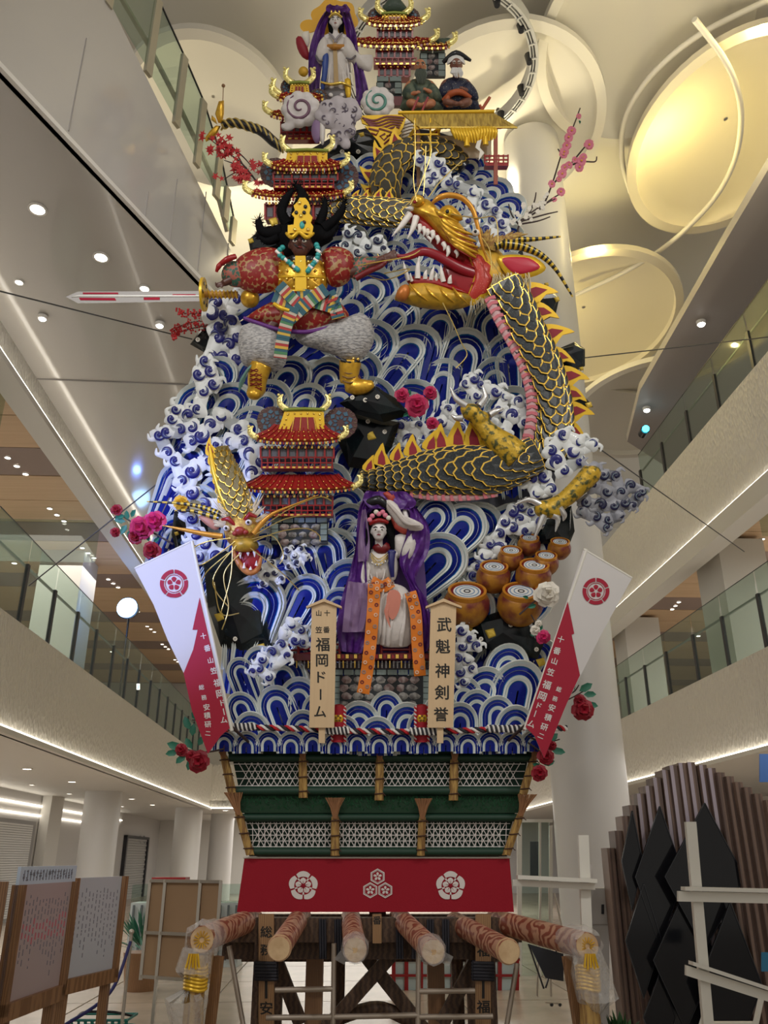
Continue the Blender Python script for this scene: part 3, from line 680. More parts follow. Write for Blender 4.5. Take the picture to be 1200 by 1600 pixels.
# white display racks right (near)
WR=M('rack_white',(.72,.7,.64),.4)
def rack(label,post,arms,Y):
    o=T('display_rack',label,'rack',post[0][0],1590,Y,0)
    (x0,y0),(x1,y1)=post; wdt=8
    mb=MB(); mb.slab([(x0-wdt,y0),(x0+wdt,y0),(x1+wdt,y1),(x1-wdt,y1)],-10,0); mb.build('upright',WR,o,smooth=False)
    for (ax0,ay0,ax1,ay1,th) in arms:
        mb=MB(); mb.slab([(ax0,ay0),(ax1,ay1),(ax1,ay1+th),(ax0,ay0+th)],2,10); mb.build('shelf_bar',WR,o,smooth=False)
        mb=MB(); mb.slab([(ax0+6,ay0-7),(ax1,ay1-7),(ax1,ay1-1),(ax0+6,ay0-1)],2,24); mb.build('shelf_lip',WR,o,smooth=False)
rack('tall cream rack with two white bars in front of the louvre screen at right edge',((1080,1284),(1112,1650)),((1057,1392,1230,1396,16),(1069,1507,1235,1560,16)),4.6)
rack('white metal rack with one bar standing before the round column',((912,1305),(925,1650)),((800,1374,928,1380,10),),7.6)
o=T('trestle','leaning white A-shaped frame at the bottom right edge','trestle',1160,1590,5,0)
mb=MB(); mb.tube([(1192,1548,0),(1172,1640,0)],5,6); mb.build('strut',WR,o); mb=MB(); mb.tube([(1106,1570,0),(1085,1640,0)],5,6); mb.build('strut',WR,o)
mb=MB(); mb.tube([(1098,1600,-3),(1185,1600,-3)],4,6); mb.build('cross_rail',WR,o)
# service cabinet on the column
o=T('service_cabinet','tall grey service cabinet beside the round column','cabinet',940,1500,9.6,0)
mb=MB(); mb.box(921,1388,952,1640,-30,0); mb.build('body',M('cabinet_grey',(.42,.4,.38),.5),o,smooth=False)
mb=MB(); mb.box(924,1391,951,1444,0,2); mb.build('upper_door',M('cabinet_grey'),o,smooth=False)
mb=MB(); mb.box(924,1448,951,1640,0,2); mb.build('lower_door',M('cabinet_grey'),o,smooth=False)
mb=MB(); mb.box(939,1413,943,1428,2,4); mb.build('handle',BLACK,o,smooth=False)
mb=MB(); mb.box(912,1350,926,1388,-6,-2); mb.build('conduit',RIM,o,smooth=False)
# blue sign edge + blue chip at right
mb=MB(); mb.box(1187,1178,1240,1222,-2,0); o=mb.build('blue_sign',M('sign_blue',(.01,.07,.25),.5),None,plane=mkplane(1195,1200,12,0),smooth=False); tag(o,'blue sign panel at the right edge above the louvre screen','sign')
mb=MB(); mb.box(1190,1488,1225,1518,-2,0); o=mb.build('blue_notice',M('notice_blue',(.02,.16,.3),.5),None,plane=mkplane(1195,1500,7.5,0),smooth=False); tag(o,'small light-blue notice low at the right edge','sign')
# behind the float, right: door frames, glass, leaning board on wheels
o=T('glass_partition','white-framed glass partition standing behind the float at right','partition',840,1450,14,0)
for (x0,y0,x1,y1) in ((808,1280,815,1560),(858,1290,863,1560),(808,1280,863,1285),(842,1285,845,1560)):
    mb=MB(); mb.box(x0,y0,x1,y1,-3,3); mb.build('frame_bar',WR,o,smooth=False)
mb=MB(); mb.box(815,1285,858,1560,-.5,.5); mb.build('pane',GLASS,o,smooth=False)
mb=MB(); mb.box(829,1315,842,1375,-6,-4); o2=mb.build('dark_doorway',BLACK,None,plane=mkplane(836,1340,30,0),smooth=False); tag(o2,kind='structure')
o=T('folding_table','dark folding table on castors tilted up behind the right pole','table',850,1500,11,0)
mb=MB(); mb.slab([(826,1475),(880,1490),(880,1533),(852,1528)],0,3); mb.build('tabletop',M('table_navy',(.02,.025,.04),.4),o,smooth=False)
for q in (((872,1478),(853,1544)),((826,1475),(850,1545))):
    mb=MB(); mb.tube([(*q[0],-2),(*q[1],-2)],1.5,6); mb.build('leg',BLACK,o)
for x in (862,875):
    mb=MB(); mb.ball(x,1570,0,3); mb.build('castor',BLACK,o)
mb=MB(); mb.tube([(852,1566,0),(877,1568,0)],1.5,6); mb.build('foot_bar',MTL,o)
o=T('easel','thin metal easel behind the right carrying pole','easel',840,1470,12,0)
for q in (((845,1385),(838,1600)),((858,1385),(862,1600)),((866,1395),(885,1480))):
    mb=MB(); mb.tube([(*q[0],0),(*q[1],0)],1.6,6); mb.build('leg',MTL,o)
# red lattice frame behind the float
o=T('red_lattice','red lattice frame seen under the float, behind its posts','lattice',680,1530,12.5,0)
for x in (612,632,655,680,705,728,752,778,805): mb=MB(); mb.box(x,1495,x+6,1585,-2,2); mb.build('upright',RED,o,smooth=False)
for y in (1497,1522,1548,1572): mb=MB(); mb.box(606,y,812,y+4,-1,3); mb.build('rail',RED,o,smooth=False)
mb=MB(); mb.box(612,1500,810,1580,-4,-3); mb.build('pale_panel',M('pale_cyan',(.6,.75,.75),.4),o,smooth=False)
# ================= FLOAT: BASE =================
YB=8.6
o=E('festival_float_stand','dark timber base of the festival float with posts, braces and rope bindings','float base',P(590,1590,YB))
def wb(a,b,th,h,name='beam',mat=DWOOD,ya=YB,yb=None):
    A=P(*a,ya);Bp=P(*b,yb or ya); mb=MB(); quadbox(mb,A,Bp,th,h=h); return mb.build(name,mat,o,world=True,smooth=False)
for y0,x0,x1,dY,th in ((1452,345,812,0,.2),(1482,350,808,.15,.16),(1445,360,800,1.1,.2),(1488,380,790,1.5,.16)):
    wb((x0,y0),(x1,y0),.2,th,ya=YB+dY)
def wpost(x,y0,w,dY,mat,nm='post',z1=0):
    A=P(x,y0,YB+dY); mb=MB(); quadbox(mb,(A.x,A.y,A.z),(A.x,A.y,z1),w,up=Vector((0,1,0)),h=w); return mb.build(nm,mat,o,world=True,smooth=False)
for x,w,dY,mt in ((416,.17,-.02,DWOOD),(755,.17,-.02,DWOOD),(494,.16,.5,MWOOD),(679,.16,.5,MWOOD),(437,.12,1.2,DWOOD),(737,.14,1.2,DWOOD),(590,.16,.3,DWOOD),(533,.1,1.5,DWOOD),(712,.12,1.4,DWOOD)):
    wpost(x,1440,w,dY,mt,z1=0 if x!=590 else 1.15)
for i_,(a,b) in enumerate((((612,1492),(505,1612)),((570,1492),(665,1612)),((745,1495),(690,1600)),((430,1495),(470,1600)))):
    wb(a,b,.09,.12,'cross_brace',DWOOD,YB+.25+.13*(i_%2))
mb=MB(); mb.tube(spl([P(505,1600,YB+.4),P(590,1575,YB+.4),P(655,1605,YB+.4)],8),.06,8); mb.build('curved_beam',DWOOD,o,world=True)
# name planks with rope
PLK=M('plank_wood',(.38,.22,.1),.5,col2=(.28,.15,.07),kind='grain',scale=6,stretch=(3,3,.4),lo=.3,hi=.7)
INK=M('brush_ink',(.01,.01,.01),.6)
for (x0,x1,chs) in ((404,428,[('総',1456,18),('務',1484,18),('安',1575,20)]),(743,767,[('岡',1456,1),('福',1485,19),('福',1573,20)]),(582,596,[('番',1438,13)])):
    pl=mkplane(x0,1450,YB-.13,0); PL['tmp']=(pl,None)
    mb=MB(); mb.box(x0,1428,x1,1640 if x1-x0>20 else 1474,-4,0); pk=mb.build('name_plank',PLK,o,plane=pl,smooth=False); PL[pk.name]=(pl,PL[o.name][1])
    for c,y,s_ in chs:
        if s_>2: txt(c,(x0+x1)/2,y,s_,.2,INK,pk,name='lettering',bold=.03,plane=pl)
    if x1-x0>20:
        for j in range(6):
            mb=MB(); yy=1504+j*5; mb.tube([(x0-4,yy,4),(x1+4,yy+1,4),(x1+5,yy+1,-8),(x0-5,yy,-8),(x0-4,yy,4)],3,8); mb.build('rope_turn',ROPEB,o,plane=pl)
        mb=MB(); mb.box((x0+x1)/2-2,1532,(x0+x1)/2+2,1560,0,.8,); mb.build('vertical_mark',INK,pk,plane=pl,smooth=False)
for i in range(9):
    x=500+i*24
    if abs(x-590)>20:
        mb=MB(); pl=mkplane(x,1460,YB-.13,0)
        for j in range(3): mb.tube([(x+j*4,1436,2),(x+j*4+1,1498,2)],2,6)
        mb.build('rope_binding',ROPEB,o,plane=pl)
# scaffold pipes
sp=E('scaffold_rail','grey-brown metal pipe frame standing round the float base','scaffold',P(520,1600,8.0))
for a,b in (((358,1478),(384,1625)),((522,1474),(520,1625)),((654,1474),(653,1625)),((808,1505),(788,1625)),((416,1590),(518,1589)),((522,1589),(655,1586)),((655,1589),(770,1588)),((430,1547),(520,1545)),((655,1549),(742,1548))):
    mb=MB(); A=P(*a,8.1);Bq=P(*b,8.1); mb.tube([A,Bq],.022,10); mb.build('pipe',PIPE,sp,world=True)
# floor under: feet
# carrying poles
pl_lab=['carrying pole second from left, plain cut end towards the viewer','carrying pole third from left, cut end wrapped in clear film','carrying pole fourth from left, wrapped end tilted to the right','carrying pole fifth from left, plain cut end towards the right']
for (a,b,lab,wrap) in (((466,1437),(436,1482),pl_lab[0],0),((549,1440),(555,1484),pl_lab[1],1),((630,1440),(677,1487),pl_lab[2],1),((722,1447),(795,1487),pl_lab[3],0)):
    A=P(*a,YB+.0);Bq=P(*b,7.1); q=E('carrying_pole',lab,'pole',A,'carrying poles')
    d=(Bq-A).normalized()
    mb=MB(); mb.tube([A-d*.3,A,A.lerp(Bq,.5),Bq],[.092,.092,.09,.088],24); mb.build('log',LOG,q,world=True)
    mb=MB(); mb.tube([Bq-d*.005,Bq+d*.01],.082,24); mb.build('cut_end',LOGEND,q,world=True)
    if wrap:
        mb=MB(); n=20; mb.tube([Bq-d*.2,Bq-d*.12,Bq-d*.02,Bq+d*.03,Bq+d*.035],[.094,.108,.104,.09,.02],n,caps=False)
        rr=random.Random(5); mb.v=[tuple(Vector(v)+Vector((rr.uniform(-1,1),rr.uniform(-1,1),rr.uniform(-1,1)))*.007) for v in mb.v]
        mb.build('film_wrap',WRAP,q,world=True)
        mb=MB(); c=Bq-d*.1+Vector((.11 if a[0]>600 else -.11,0,-.02)); mb.add([c,c+Vector((.06,0,-.03)),c+Vector((.03,.02,-.1)),c+Vector((-.05,0,-.06))],[(0,1,2,3)]); mb.build('film_tail',WRAP,q,world=True,recalc=False)
    else:
        mb=MB(); mb.tube([Bq-d*.03,Bq-d*.02],.094,24); mb.build('end_band',LOGEND,q,world=True)
for sgn,(a,b,lab,base) in enumerate((((386,1440),(316,1468),'outer left carrying pole resting on a film-wrapped post','left'),((790,1443),(917,1478),'outer right carrying pole with bold grain resting on a film-wrapped post','right'))):
    A=P(*a,YB);Bq=P(*b,6.9); q=E('carrying_pole',lab,'pole',A,'carrying poles'); d=(Bq-A).normalized()
    mb=MB(); mb.tube([A-d*.3,A,A.lerp(Bq,.5),Bq],[.098,.098,.096,.092],24); mb.build('log',LOG,q,world=True)
    mb=MB(); mb.tube([Bq-d*.005,Bq+d*.01],.086,24); mb.build('cut_end',LOGEND,q,world=True)
    # star ornament on end
    for k in range(14):
        t=2*math.pi*k/14; u=Vector((math.cos(t),0,math.sin(t))); mb=MB(); quadbox(mb,Bq+d*.015+u*.02,Bq+d*.015+u*.06,.008); mb.build('gilt_ray',GOLD,q,world=True,smooth=False)
    mb=MB(); mb.tube([Bq-d*.35,Bq-d*.15,Bq,Bq+d*.04],[.1,.13,.13,.1],20,caps=False)
    rr=random.Random(3); mb.v=[tuple(Vector(v)+Vector((rr.uniform(-1,1),rr.uniform(-1,1),rr.uniform(-1,1)))*.012) for v in mb.v]
    mb.build('film_wrap',WRAP,q,world=True)
    # supporting post, its own thing
    x0,x1=(300,298) if sgn==0 else (916,926)
    tp=P(x0+(8 if sgn==0 else 0),1492,6.93); bt=P(x1,1700,7.0); f=(tp.z)/(tp.z-bt.z) if tp.z!=bt.z else 1
    bt=Vector((tp.x+(bt.x-tp.x)*f,tp.y,0))
    s_=E('pole_support_post','%s pole support post wrapped in clear film with straw below'%base,'post',bt,'pole support posts')
    mb=MB(); pts=[tp.lerp(bt,t) for t in (0,.1,.3,.5,.7,1)]; mb.tube(pts,[.06,.075,.07,.075,.07,.075],16); mb.build('post',STRAW,s_,world=True)
    mb=MB(); quadbox(mb,tp+Vector((-.12 if sgn else .14,.12,-.02)),bt+Vector((-.0 if sgn else .06,.15,0)),.06); mb.build('back_strut',MWOOD,s_,world=True,smooth=False)
    mb=MB(); w0=-1 if sgn==0 else 1
    mb.tube([tp+Vector((0,0,.05)),tp.lerp(bt,.12)+Vector((.02*w0,0,0)),tp.lerp(bt,.3)+Vector((.06*w0,0,0)),tp.lerp(bt,.5)+Vector((.03*w0,0,0)),tp.lerp(bt,.6)],[.1,.13,.15,.11,.09],22,caps=False)
    mb.v=[tuple(Vector(v)+Vector((rr.uniform(-1,1),rr.uniform(-1,1),rr.uniform(-1,1)))*.014) for v in mb.v]
    mb.build('film_wrap',WRAP,s_,world=True)
    for j in range(7):
        c=tp.lerp(bt,.08+j*.025); mb=MB(); mb.tube([c+Vector((math.cos(t)*.08,math.sin(t)*.08,.01*math.sin(2*t))) for t in [i*math.pi/6 for i in range(13)]],.012,6); mb.build('gold_cord',YEL,s_,world=True)
    for j in range(5):
        c=tp.lerp(bt,.0); mb=MB(); x=-.03+.015*j; mb.tube([c+Vector((x,-.13,.02)),c+Vector((x*1.6,-.13,-.07-.01*(j%2)))],.008,5); mb.build('tassel_strand',YEL,s_,world=True)

# ================= RED CURTAIN =================
o=T('crest_curtain','red curtain band with three white crests hung below the green skirt','curtain',588,1425,8.45,0)
n=40; mb=MB(); V=[]
for j in range(7):
    for i in range(n+1):
        t=i/n; u=j/6; x=(382+(796-382)*t)*(1-u)+(370+(803-370)*t)*u; V.append((x,1340+85*u,.7*math.sin(t*31)*u+.4*math.sin(t*77)))
for j in range(7):
    for i in range(n+1): v=V[j*(n+1)+i]; V.append((v[0],v[1],v[2]-2))
N=(n+1)*7; Fc=[]
for j in range(6):
    for i in range(n):
        a=j*(n+1)+i; Fc.append((a,a+1,a+n+2,a+n+1)); Fc.append((a+N,a+N+n+1,a+N+n+2,a+N+1))
mb.add(V,Fc); mb.build('cloth',CLOTHRED,o)
mb=MB(); mb.tube([(380,1340,0),(798,1340,0)],1.6,8); mb.build('hanging_rod',WR,o)
CW=M('crest_white',(.74,.7,.68),.6)
def mokko(x,y,r,par,mat,ink,plane=None,outer=None):
    "four-lobed crest with a five-petalled flower"
    mb=MB()
    if outer: # disc ring version (banner)
        for k in range(5): a=2*math.pi*k/5-math.pi/2+.05; mb.ring(x,y,.6,r*.72,r,.5,8,a0=a,a1=a+2*math.pi/5-.1)
        mb.ring(x,y,.6,r*.60,r*.64,.5,28)
        for k in range(5):
            a=2*math.pi*k/5-math.pi/2
            mb.pil([(x+r*(.1*math.cos(a)),y+r*.1*math.sin(a)),(x+r*.4*math.cos(a-.5),y+r*.4*math.sin(a-.5)),(x+r*.5*math.cos(a),y+r*.5*math.sin(a)),(x+r*.4*math.cos(a+.5),y+r*.4*math.sin(a+.5))],.5,.6,rings=1,sm=2)
        return mb.build('crest_print',mat,par,plane=plane,smooth=False)
    for k in range(5):
        a=2*math.pi*k/5-math.pi/2-math.pi/5; a0=a+.07; a1=a+2*math.pi/5-.07; m_=(a0+a1)/2
        n=8; mb.slab([(x+r*.62*math.cos(a0+(a1-a0)*q/n),y+r*.62*math.sin(a0+(a1-a0)*q/n)) for q in range(n+1)]+[(x+r*(.9+.1*math.sin(math.pi*q/n))*math.cos(a1-(a1-a0)*q/n),y+r*(.9+.1*math.sin(math.pi*q/n))*math.sin(a1-(a1-a0)*q/n)) for q in range(n+1)],.6,1.1)
    for k in range(5):
        a=2*math.pi*k/5-math.pi/2
        mb.pil([(x+r*(.12*math.cos(a)),y+r*.12*math.sin(a)),(x+r*.45*math.cos(a-.55),y+r*.42*math.sin(a-.5)),(x+r*.56*math.cos(a),y+r*.56*math.sin(a)),(x+r*.42*math.cos(a+.5),y+r*.42*math.sin(a+.5))],.5,.6,rings=1,sm=2)
    for k in range(5):
        a=2*math.pi*k/5-math.pi/2+math.pi/5; mb.ring(x,y,.6,r*.42,r*.6,.5,2,a0=a-.1,a1=a+.1)
    b_=mb.build('crest_print',mat,par,plane=plane,smooth=False)
    mb=MB()
    for k in range(5):
        a=2*math.pi*k/5-math.pi/2; mb.slab([(x+r*.1*math.cos(a+1.57)*.3,y+r*.1*math.sin(a+1.57)*.3),(x+r*.42*math.cos(a),y+r*.42*math.sin(a)),(x-r*.1*math.cos(a+1.57)*.3,y-r*.1*math.sin(a+1.57)*.3)],1.0,1.3)
    mb.disc(x,y,1.0,r*.1,th=.5); mb.build('crest_line',ink,b_,plane=plane,smooth=False); return b_
mokko(474,1384,23,o,CW,CLOTHRED); mokko(704,1384,23,o,CW,CLOTHRED)
def hexcrest(x,y,r):
    mb=MB(); pts=lambda q:[(x+q*math.sin(math.pi/3*k),y+q*math.cos(math.pi/3*k)) for k in range(6)]
    def hr(q0,q1):
        A=pts(q0);Bq=pts(q1)
        for k in range(6): mb.slab([A[k],A[(k+1)%6],Bq[(k+1)%6],Bq[k]],.6,1.1)
    hr(r,r*.86); hr(r*.8,r*.74)
    for k in range(5):
        a=2*math.pi*k/5-math.pi/2; mb.pil([(x+r*.08*math.cos(a),y+r*.08*math.sin(a)),(x+r*.4*math.cos(a-.42),y+r*.4*math.sin(a-.42)),(x+r*.55*math.cos(a),y+r*.55*math.sin(a)),(x+r*.4*math.cos(a+.42),y+r*.4*math.sin(a+.42))],.5,.6,rings=1,sm=2)
    mb.build('hexagon_crest_print',CW,o,smooth=False)
hexcrest(590,1369.5,12.5);hexcrest(578.5,1391,12.5);hexcrest(602,1391,12.5)

# ================= GREEN SKIRT =================
o=T('float_skirt','green padded skirt of the float with two white lattice bands and straw bundles','skirt',590,1337,8.45,0)
def xl(y): return 357+(y-1160)*.19 if y<1245 else 373+(y-1245)*.2
def xr(y): return 832-(y-1160)*.2 if y<1245 else 815-(y-1245)*.27
def wo(y): return (1337-y)*.16   # flares toward the viewer going up
mb=MB(); 
for (y0,y1) in ((1160,1243),(1243,1337)): mb.slab([(xl(y0)+4,y0),(xr(y0)-4,y0),(xr(y1)-4,y1),(xl(y1)+4,y1)],-14,[wo(y0)-6,wo(y0)-6,wo(y1)-6,wo(y1)-6])
mb.build('backing_cloth',M('backing_green',(.008,.03,.02),.9),o,smooth=False)
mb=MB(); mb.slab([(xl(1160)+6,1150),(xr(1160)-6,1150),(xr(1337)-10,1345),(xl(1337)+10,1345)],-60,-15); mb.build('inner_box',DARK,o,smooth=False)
for y,r in ((1187,6),(1237,7),(1278,6),(1331,7)):
    mb=MB(); mb.tube([(xl(y),y,wo(y)+2),(590,y,wo(y)+3),(xr(y),y,wo(y)+2)],r,14); mb.build('padded_rail',GREEN,o)
for y0,y1 in ((1158,1181),(1244,1271)):
    mb=MB(); rr=random.Random(y0)
    for i in range(1500):
        x=rr.uniform(xl(y0)+2,xr(y0)-2); y=rr.uniform(y0+3,y1-1); t=rr.uniform(-.9,.9); L=rr.uniform(5,10)
        w0=wo(y)+rr.uniform(-2,3); mb.add([(x-1,y,w0),(x+1,y,w0),(x+math.sin(t)*L,y-abs(math.cos(t))*L*.8,w0+rr.uniform(1,4))],[(0,1,2)])
    mb.build('green_pine_fringe',M('fringe_green',(.012,.085,.035),.8),o,recalc=False,smooth=False,kind='stuff')
    mb=MB(); mb.slab([(xl(y0),y0),(xr(y0),y0),(xr(y1),y1),(xl(y1),y1)],wo(y0)-5,wo(y0)-1); mb.build('fringe_board',GRASS,o,smooth=False)
def lattice(y0,y1,step,dense):
    mb=MB(); X0=xl(y0)+5;X1=xr(y0)-8; h=y1-y0
    def seg(x0,ya,x1,yb,w_):
        dx,dy=x1-x0,yb-ya; L=math.hypot(dx,dy) or 1; nx,ny=-dy/L*.55,dx/L*.55
        mb.slab([(x0+nx,ya+ny),(x1+nx,yb+ny),(x1-nx,yb-ny),(x0-nx,ya-ny)],[wo(ya)-3+w_,wo(yb)-3+w_,wo(yb)-3+w_,wo(ya)-3+w_],[wo(ya)-2.4+w_,wo(yb)-2.4+w_,wo(yb)-2.4+w_,wo(ya)-2.4+w_])
    i=0; sl=h*.577
    x=X0-sl
    while x<X1:
        for (a,b,w_) in ((x,x+sl,0),(x+sl,x,.7)):
            def clip(a,b):
                ya,yb=y0,y1
                if a<X0: ya=y0+h*(X0-a)/(b-a) if b!=a else y0; a=X0
                if b<X0: yb=y0+h*(a-X0)/(a-b); b=X0
                if a>X1: 
                    ya=y0+h*(a-X1)/(a-b); a=X1
                if b>X1: yb=y0+(h)*(X1-a)/(b-a) if ya==y0 else y1; b=X1
                return a,ya,b,yb
            if x>=X0-.1 and x+sl<=X1: seg(a,y0,b,y1,w_)
        x+=step
    k=3 if not dense else 4
    for j in range(k+1):
        y=y0+2+(h-4)*j/k; seg(X0,y,X1,y,1.2)
    if dense:
        x=X0
        while x<X1: seg(x,y0,x,y1,1.0); x+=step
    return mb.build('white_lattice',CW,o,smooth=False,kind='stuff')
lattice(1194,1231,9.6,False); lattice(1285,1325,9.4,True)
STRW=M('straw_top',(.34,.17,.08),.9)
def bundle(x0,y0,x1,y1,seed):
    rr=random.Random(seed); mb=MB(); dx,dy=(x1-x0),(y1-y0)
    w=lambda y:wo(min(y,1337))+8
    nk=.32
    X=lambda t:x0+dx*t; Y=lambda t:y0+dy*t
    mb.tube([(X(t),Y(t),w(Y(t))) for t in (.25,.4,.7,.97)],[4,6,6.2,6.6],12,flat=.8)
    for i in range(26):
        a=rr.uniform(0,6.28); r=rr.uniform(3.5,6); q=[(X(t)+r*s_*math.cos(a),Y(t),w(Y(t))+r*.8*s_*math.sin(a)) for t,s_ in ((.3,.9),(.5,1.05),(.75,1.05),(.98,1.12))]; mb.tube(q,.8,4)
    b=mb.build('straw_bundle',STRAW,o)
    mb=MB()
    for i in range(60):
        a=rr.uniform(-1,1); wz=rr.uniform(-.6,1); L=rr.uniform(.85,1.1)
        mb.tube([(X(.34)+a*2,Y(.34),w(y0)+wz*2),(X(.15)+a*7,Y(.14),w(y0)+wz*4+2),(X(0)+a*14*L,Y(-.02*L),w(y0)+wz*6+3)],[1.1,.8,.5],4)
    mb.build('flared_tip',STRW,b,kind='stuff')
    for t in (.36,.62,.86):
        mb=MB(); r=7.2; mb.tube([(X(t)+r*math.cos(a),Y(t)+1.5*math.sin(a*.5),w(Y(t))+r*.85*math.sin(a)) for a in [i*math.pi/6 for i in range(13)]],1.1,5); mb.tube([(X(t)+5,Y(t),w(Y(t))+5),(X(t)+10,Y(t)+4,w(Y(t))+4)],.7,4); mb.build('binding_cord',M('cord_brown',(.07,.03,.02),.8),b)
for k,q in enumerate(((476,1160,476,1250),(594,1161,592,1254),(708,1162,707,1254),(525,1250,524,1339),(660,1251,657,1339),(350,1160,367,1243),(368,1242,393,1338),(836,1163,813,1245),(820,1245,789,1338))): bundle(*q,k)

# ================= WAVES =================
def wave(x,y,w,h,rot=0,bend=0,par=None,wf=0,n=12,name='wave',tap=.62,round_=1.15):
    """nested-arch wave: crest at (x,y); half width w, height h, rot clockwise degrees about the foot, banded white/blue"""
    bands=[(1,WHITE,0,0),(.95,WHITE,0,4),(.88,SKY,3,1.5),(.865,WHITE,0,3.6),(.79,TEAL,2,1),(.755,NAVY,1,0),(.665,WHITE,0,1.2),(.65,NAVY,1,0),(.53,TEAL,2,0),(.5,WHITE,0,3),(.42,SKY,3,1.2),(.405,WHITE,0,2.6),(.34,TEAL,2,1),(.31,NAVY,1,0),(.03,NAVY,1,1)]
    a=math.radians(rot); c,s_=math.cos(a),math.sin(a); rb=w*round_; leg=max(h-rb,0); sc_=w/32
    V=[];Fc=[];mi=[]; K=n+3
    def pt(u,v): # u sideways, v up from foot ; bend
        u=u*(tap+(1-tap)*min(1,v/h*1.3)); u2=u+bend*(v/h)**2*w
        return (fx+u2*c+v*s_, fy+u2*s_-v*c)
    fx=x-h*s_-bend*w*c; fy=y+h*c-bend*w*s_
    for (t,_,m,ww) in bands:
        row=[(-w*t,0)]+[(-w*t*math.cos(math.pi*k/n),leg+rb*t*math.sin(math.pi*k/n)) for k in range(n+1)]+[(w*t,0)]
        for (u,v) in row: q=pt(u,v); V.append((q[0],q[1],wf+ww*sc_*1.2+8*sc_*(1-(u/w)**2)))
    for b_ in range(len(bands)-1):
        for k in range(K-1): Fc.append((b_*K+k,b_*K+k+1,(b_+1)*K+k+1,(b_+1)*K+k)); mi.append(bands[b_][2])
    # rim side going back
    o_=len(V)
    for k in range(K): v=V[k]; V.append((v[0],v[1],v[2]-16*sc_-6))
    for k in range(K-1): Fc.append((k,o_+k,o_+k+1,k+1)); mi.append(0)
    mb=MB(); mb.v=V; mb.f=Fc; mb.mi=mi
    return mb.build(name,[WHITE,NAVY,TEAL,SKY],par,recalc=False,smooth=True)
# dark carcass behind everything
sil=[(352,1160),(345,1100),(330,1000),(300,900),(285,800),(300,700),(330,600),(372,500),(420,420),(455,330),(465,280),(470,230),(520,205),(600,190),(690,200),(760,220),(800,270),(830,330),(850,420),(880,520),(900,620),(905,720),(890,800),(880,900),(868,1000),(850,1100),(835,1160)]
core=T('float_core','dark carcass carrying the ornaments of the float, seen between waves and rocks','float carcass',590,1150,9.15,0)
mb=MB(); mb.slab([(x*.9+59,y) for x,y in sil],-70,-8); mb.build('carcass',DARK,core,smooth=False)
def inside(x,y):
    c=False;j=len(sil)-1
    for i in range(len(sil)):
        xi,yi=sil[i];xj,yj=sil[j]
        if (yi>y)!=(yj>y) and x<(xj-xi)*(y-yi)/(yj-yi)+xi: c=not c
        j=i
    return c
groups={}
def wpanel(name,label,px,py,Y):
    groups[name]=T('wave_panel',label,'wave relief',px,py,Y,group='wave relief panels'); return groups[name]
G1=wpanel('top','blue and white wave relief at the top, around the upper coils and hut',650,330,8.95)
G2=wpanel('mid','large slanting blue and white wave relief between warrior and dragon neck',660,560,8.75)
G3=wpanel('left','blue and white wave relief at the left, behind the small pagoda and small dragon',420,760,8.7)
G4=wpanel('low','blue and white wave relief around and above the seated lady',620,880,8.65)
G5=wpanel('bottom','row of tall blue and white waves along the foot of the float',590,1130,8.5)
rr=random.Random(11)
def fill(par,x0,x1,y0,y1,w,h,rotf,dx=1.35,dy=.5,wf0=0,excl=None):
    y=y0; r=0
    while y<y1:
        x=x0+(w*dx*.5 if r%2 else 0)
        while x<x1:
            if inside(x,y+8) and not(excl and excl(x,y)):
                k=rr.uniform(.85,1.15); wave(x+rr.uniform(-4,4),y+rr.uniform(-4,4),w*k,h*rr.uniform(.9,1.15),rotf(x,y)+rr.uniform(-6,6),rr.uniform(.1,.45),par,wf0+r*1.2)
            x+=w*dx
        y+=h*dy*.62; r+=1
fill(G1,545,815,240,410,30,74,lambda x,y:(18 if x<700 else 25))
fill(G2,500,800,430,720,42,140,lambda x,y:(50 if x<640 else 34 if x<700 else 10 if x<760 else -8),dx=1.4,dy=.5)
fill(G3,300,560,560,880,38,110,lambda x,y:(20),dx=1.5,dy=.6)
fill(G4,400,860,790,1020,38,120,lambda x,y:(12 if x<560 else 46 if x<760 else 30),dx=1.4,dy=.55)
# hand-placed big waves
for (x,y,w,h,r,bd,f) in ((505,833,34,130,-8,0,34),(468,840,32,130,-22,-.1,36),(560,880,38,150,20,.2,38),(500,905,34,120,25,.2,44),(545,925,26,90,25,.2,48),(420,905,48,150,10,.2,52),(395,945,30,110,8,0,56),
   (715,850,46,110,42,.1,38),(700,790,34,100,40,0,32),(760,930,42,120,48,0,40),(745,800,40,100,40,0,30)):
    wave(x,y,w,h,r,bd,G4,f,n=16)
for (x,y,w,h,r,bd,f) in ((400,1012,30,150,-18,-.1,10),(370,1030,22,130,-20,-.1,12),(440,1020,38,140,-6,0,14),(470,1060,32,110,0,0,22),(425,1075,30,110,-20,0,26),(372,1085,24,80,-22,0,28),(500,1085,26,80,0,0,28),
   (560,1098,32,80,-4,0,34),(605,1082,26,90,2,0,28),(540,1120,24,60,0,0,40),(635,1100,32,80,0,0,36),(590,1122,30,60,0,0,44),(690,1085,28,90,4,0,28),(725,1060,30,100,6,0,24),
   (800,1008,34,170,12,.1,10),(765,1045,34,130,14,.1,20),(745,1080,28,90,8,0,30),(815,1035,42,150,10,.1,22),(772,1090,28,90,0,0,36),(715,1100,28,70,0,0,38),(840,1060,26,110,10,0,18),(660,1112,26,60,0,0,46),(478,1112,26,60,0,0,44),(800,1105,30,70,4,0,44),(395,1115,28,60,-10,0,44)):
    wave(x,y,w*1.04,max(h,1166-y),r,bd,G5,f,n=16,tap=.95)
for i in range(15): wave(362+i*33,1142+(i%2)*3,22,34,0,0,G5,58,n=12,tap=1)
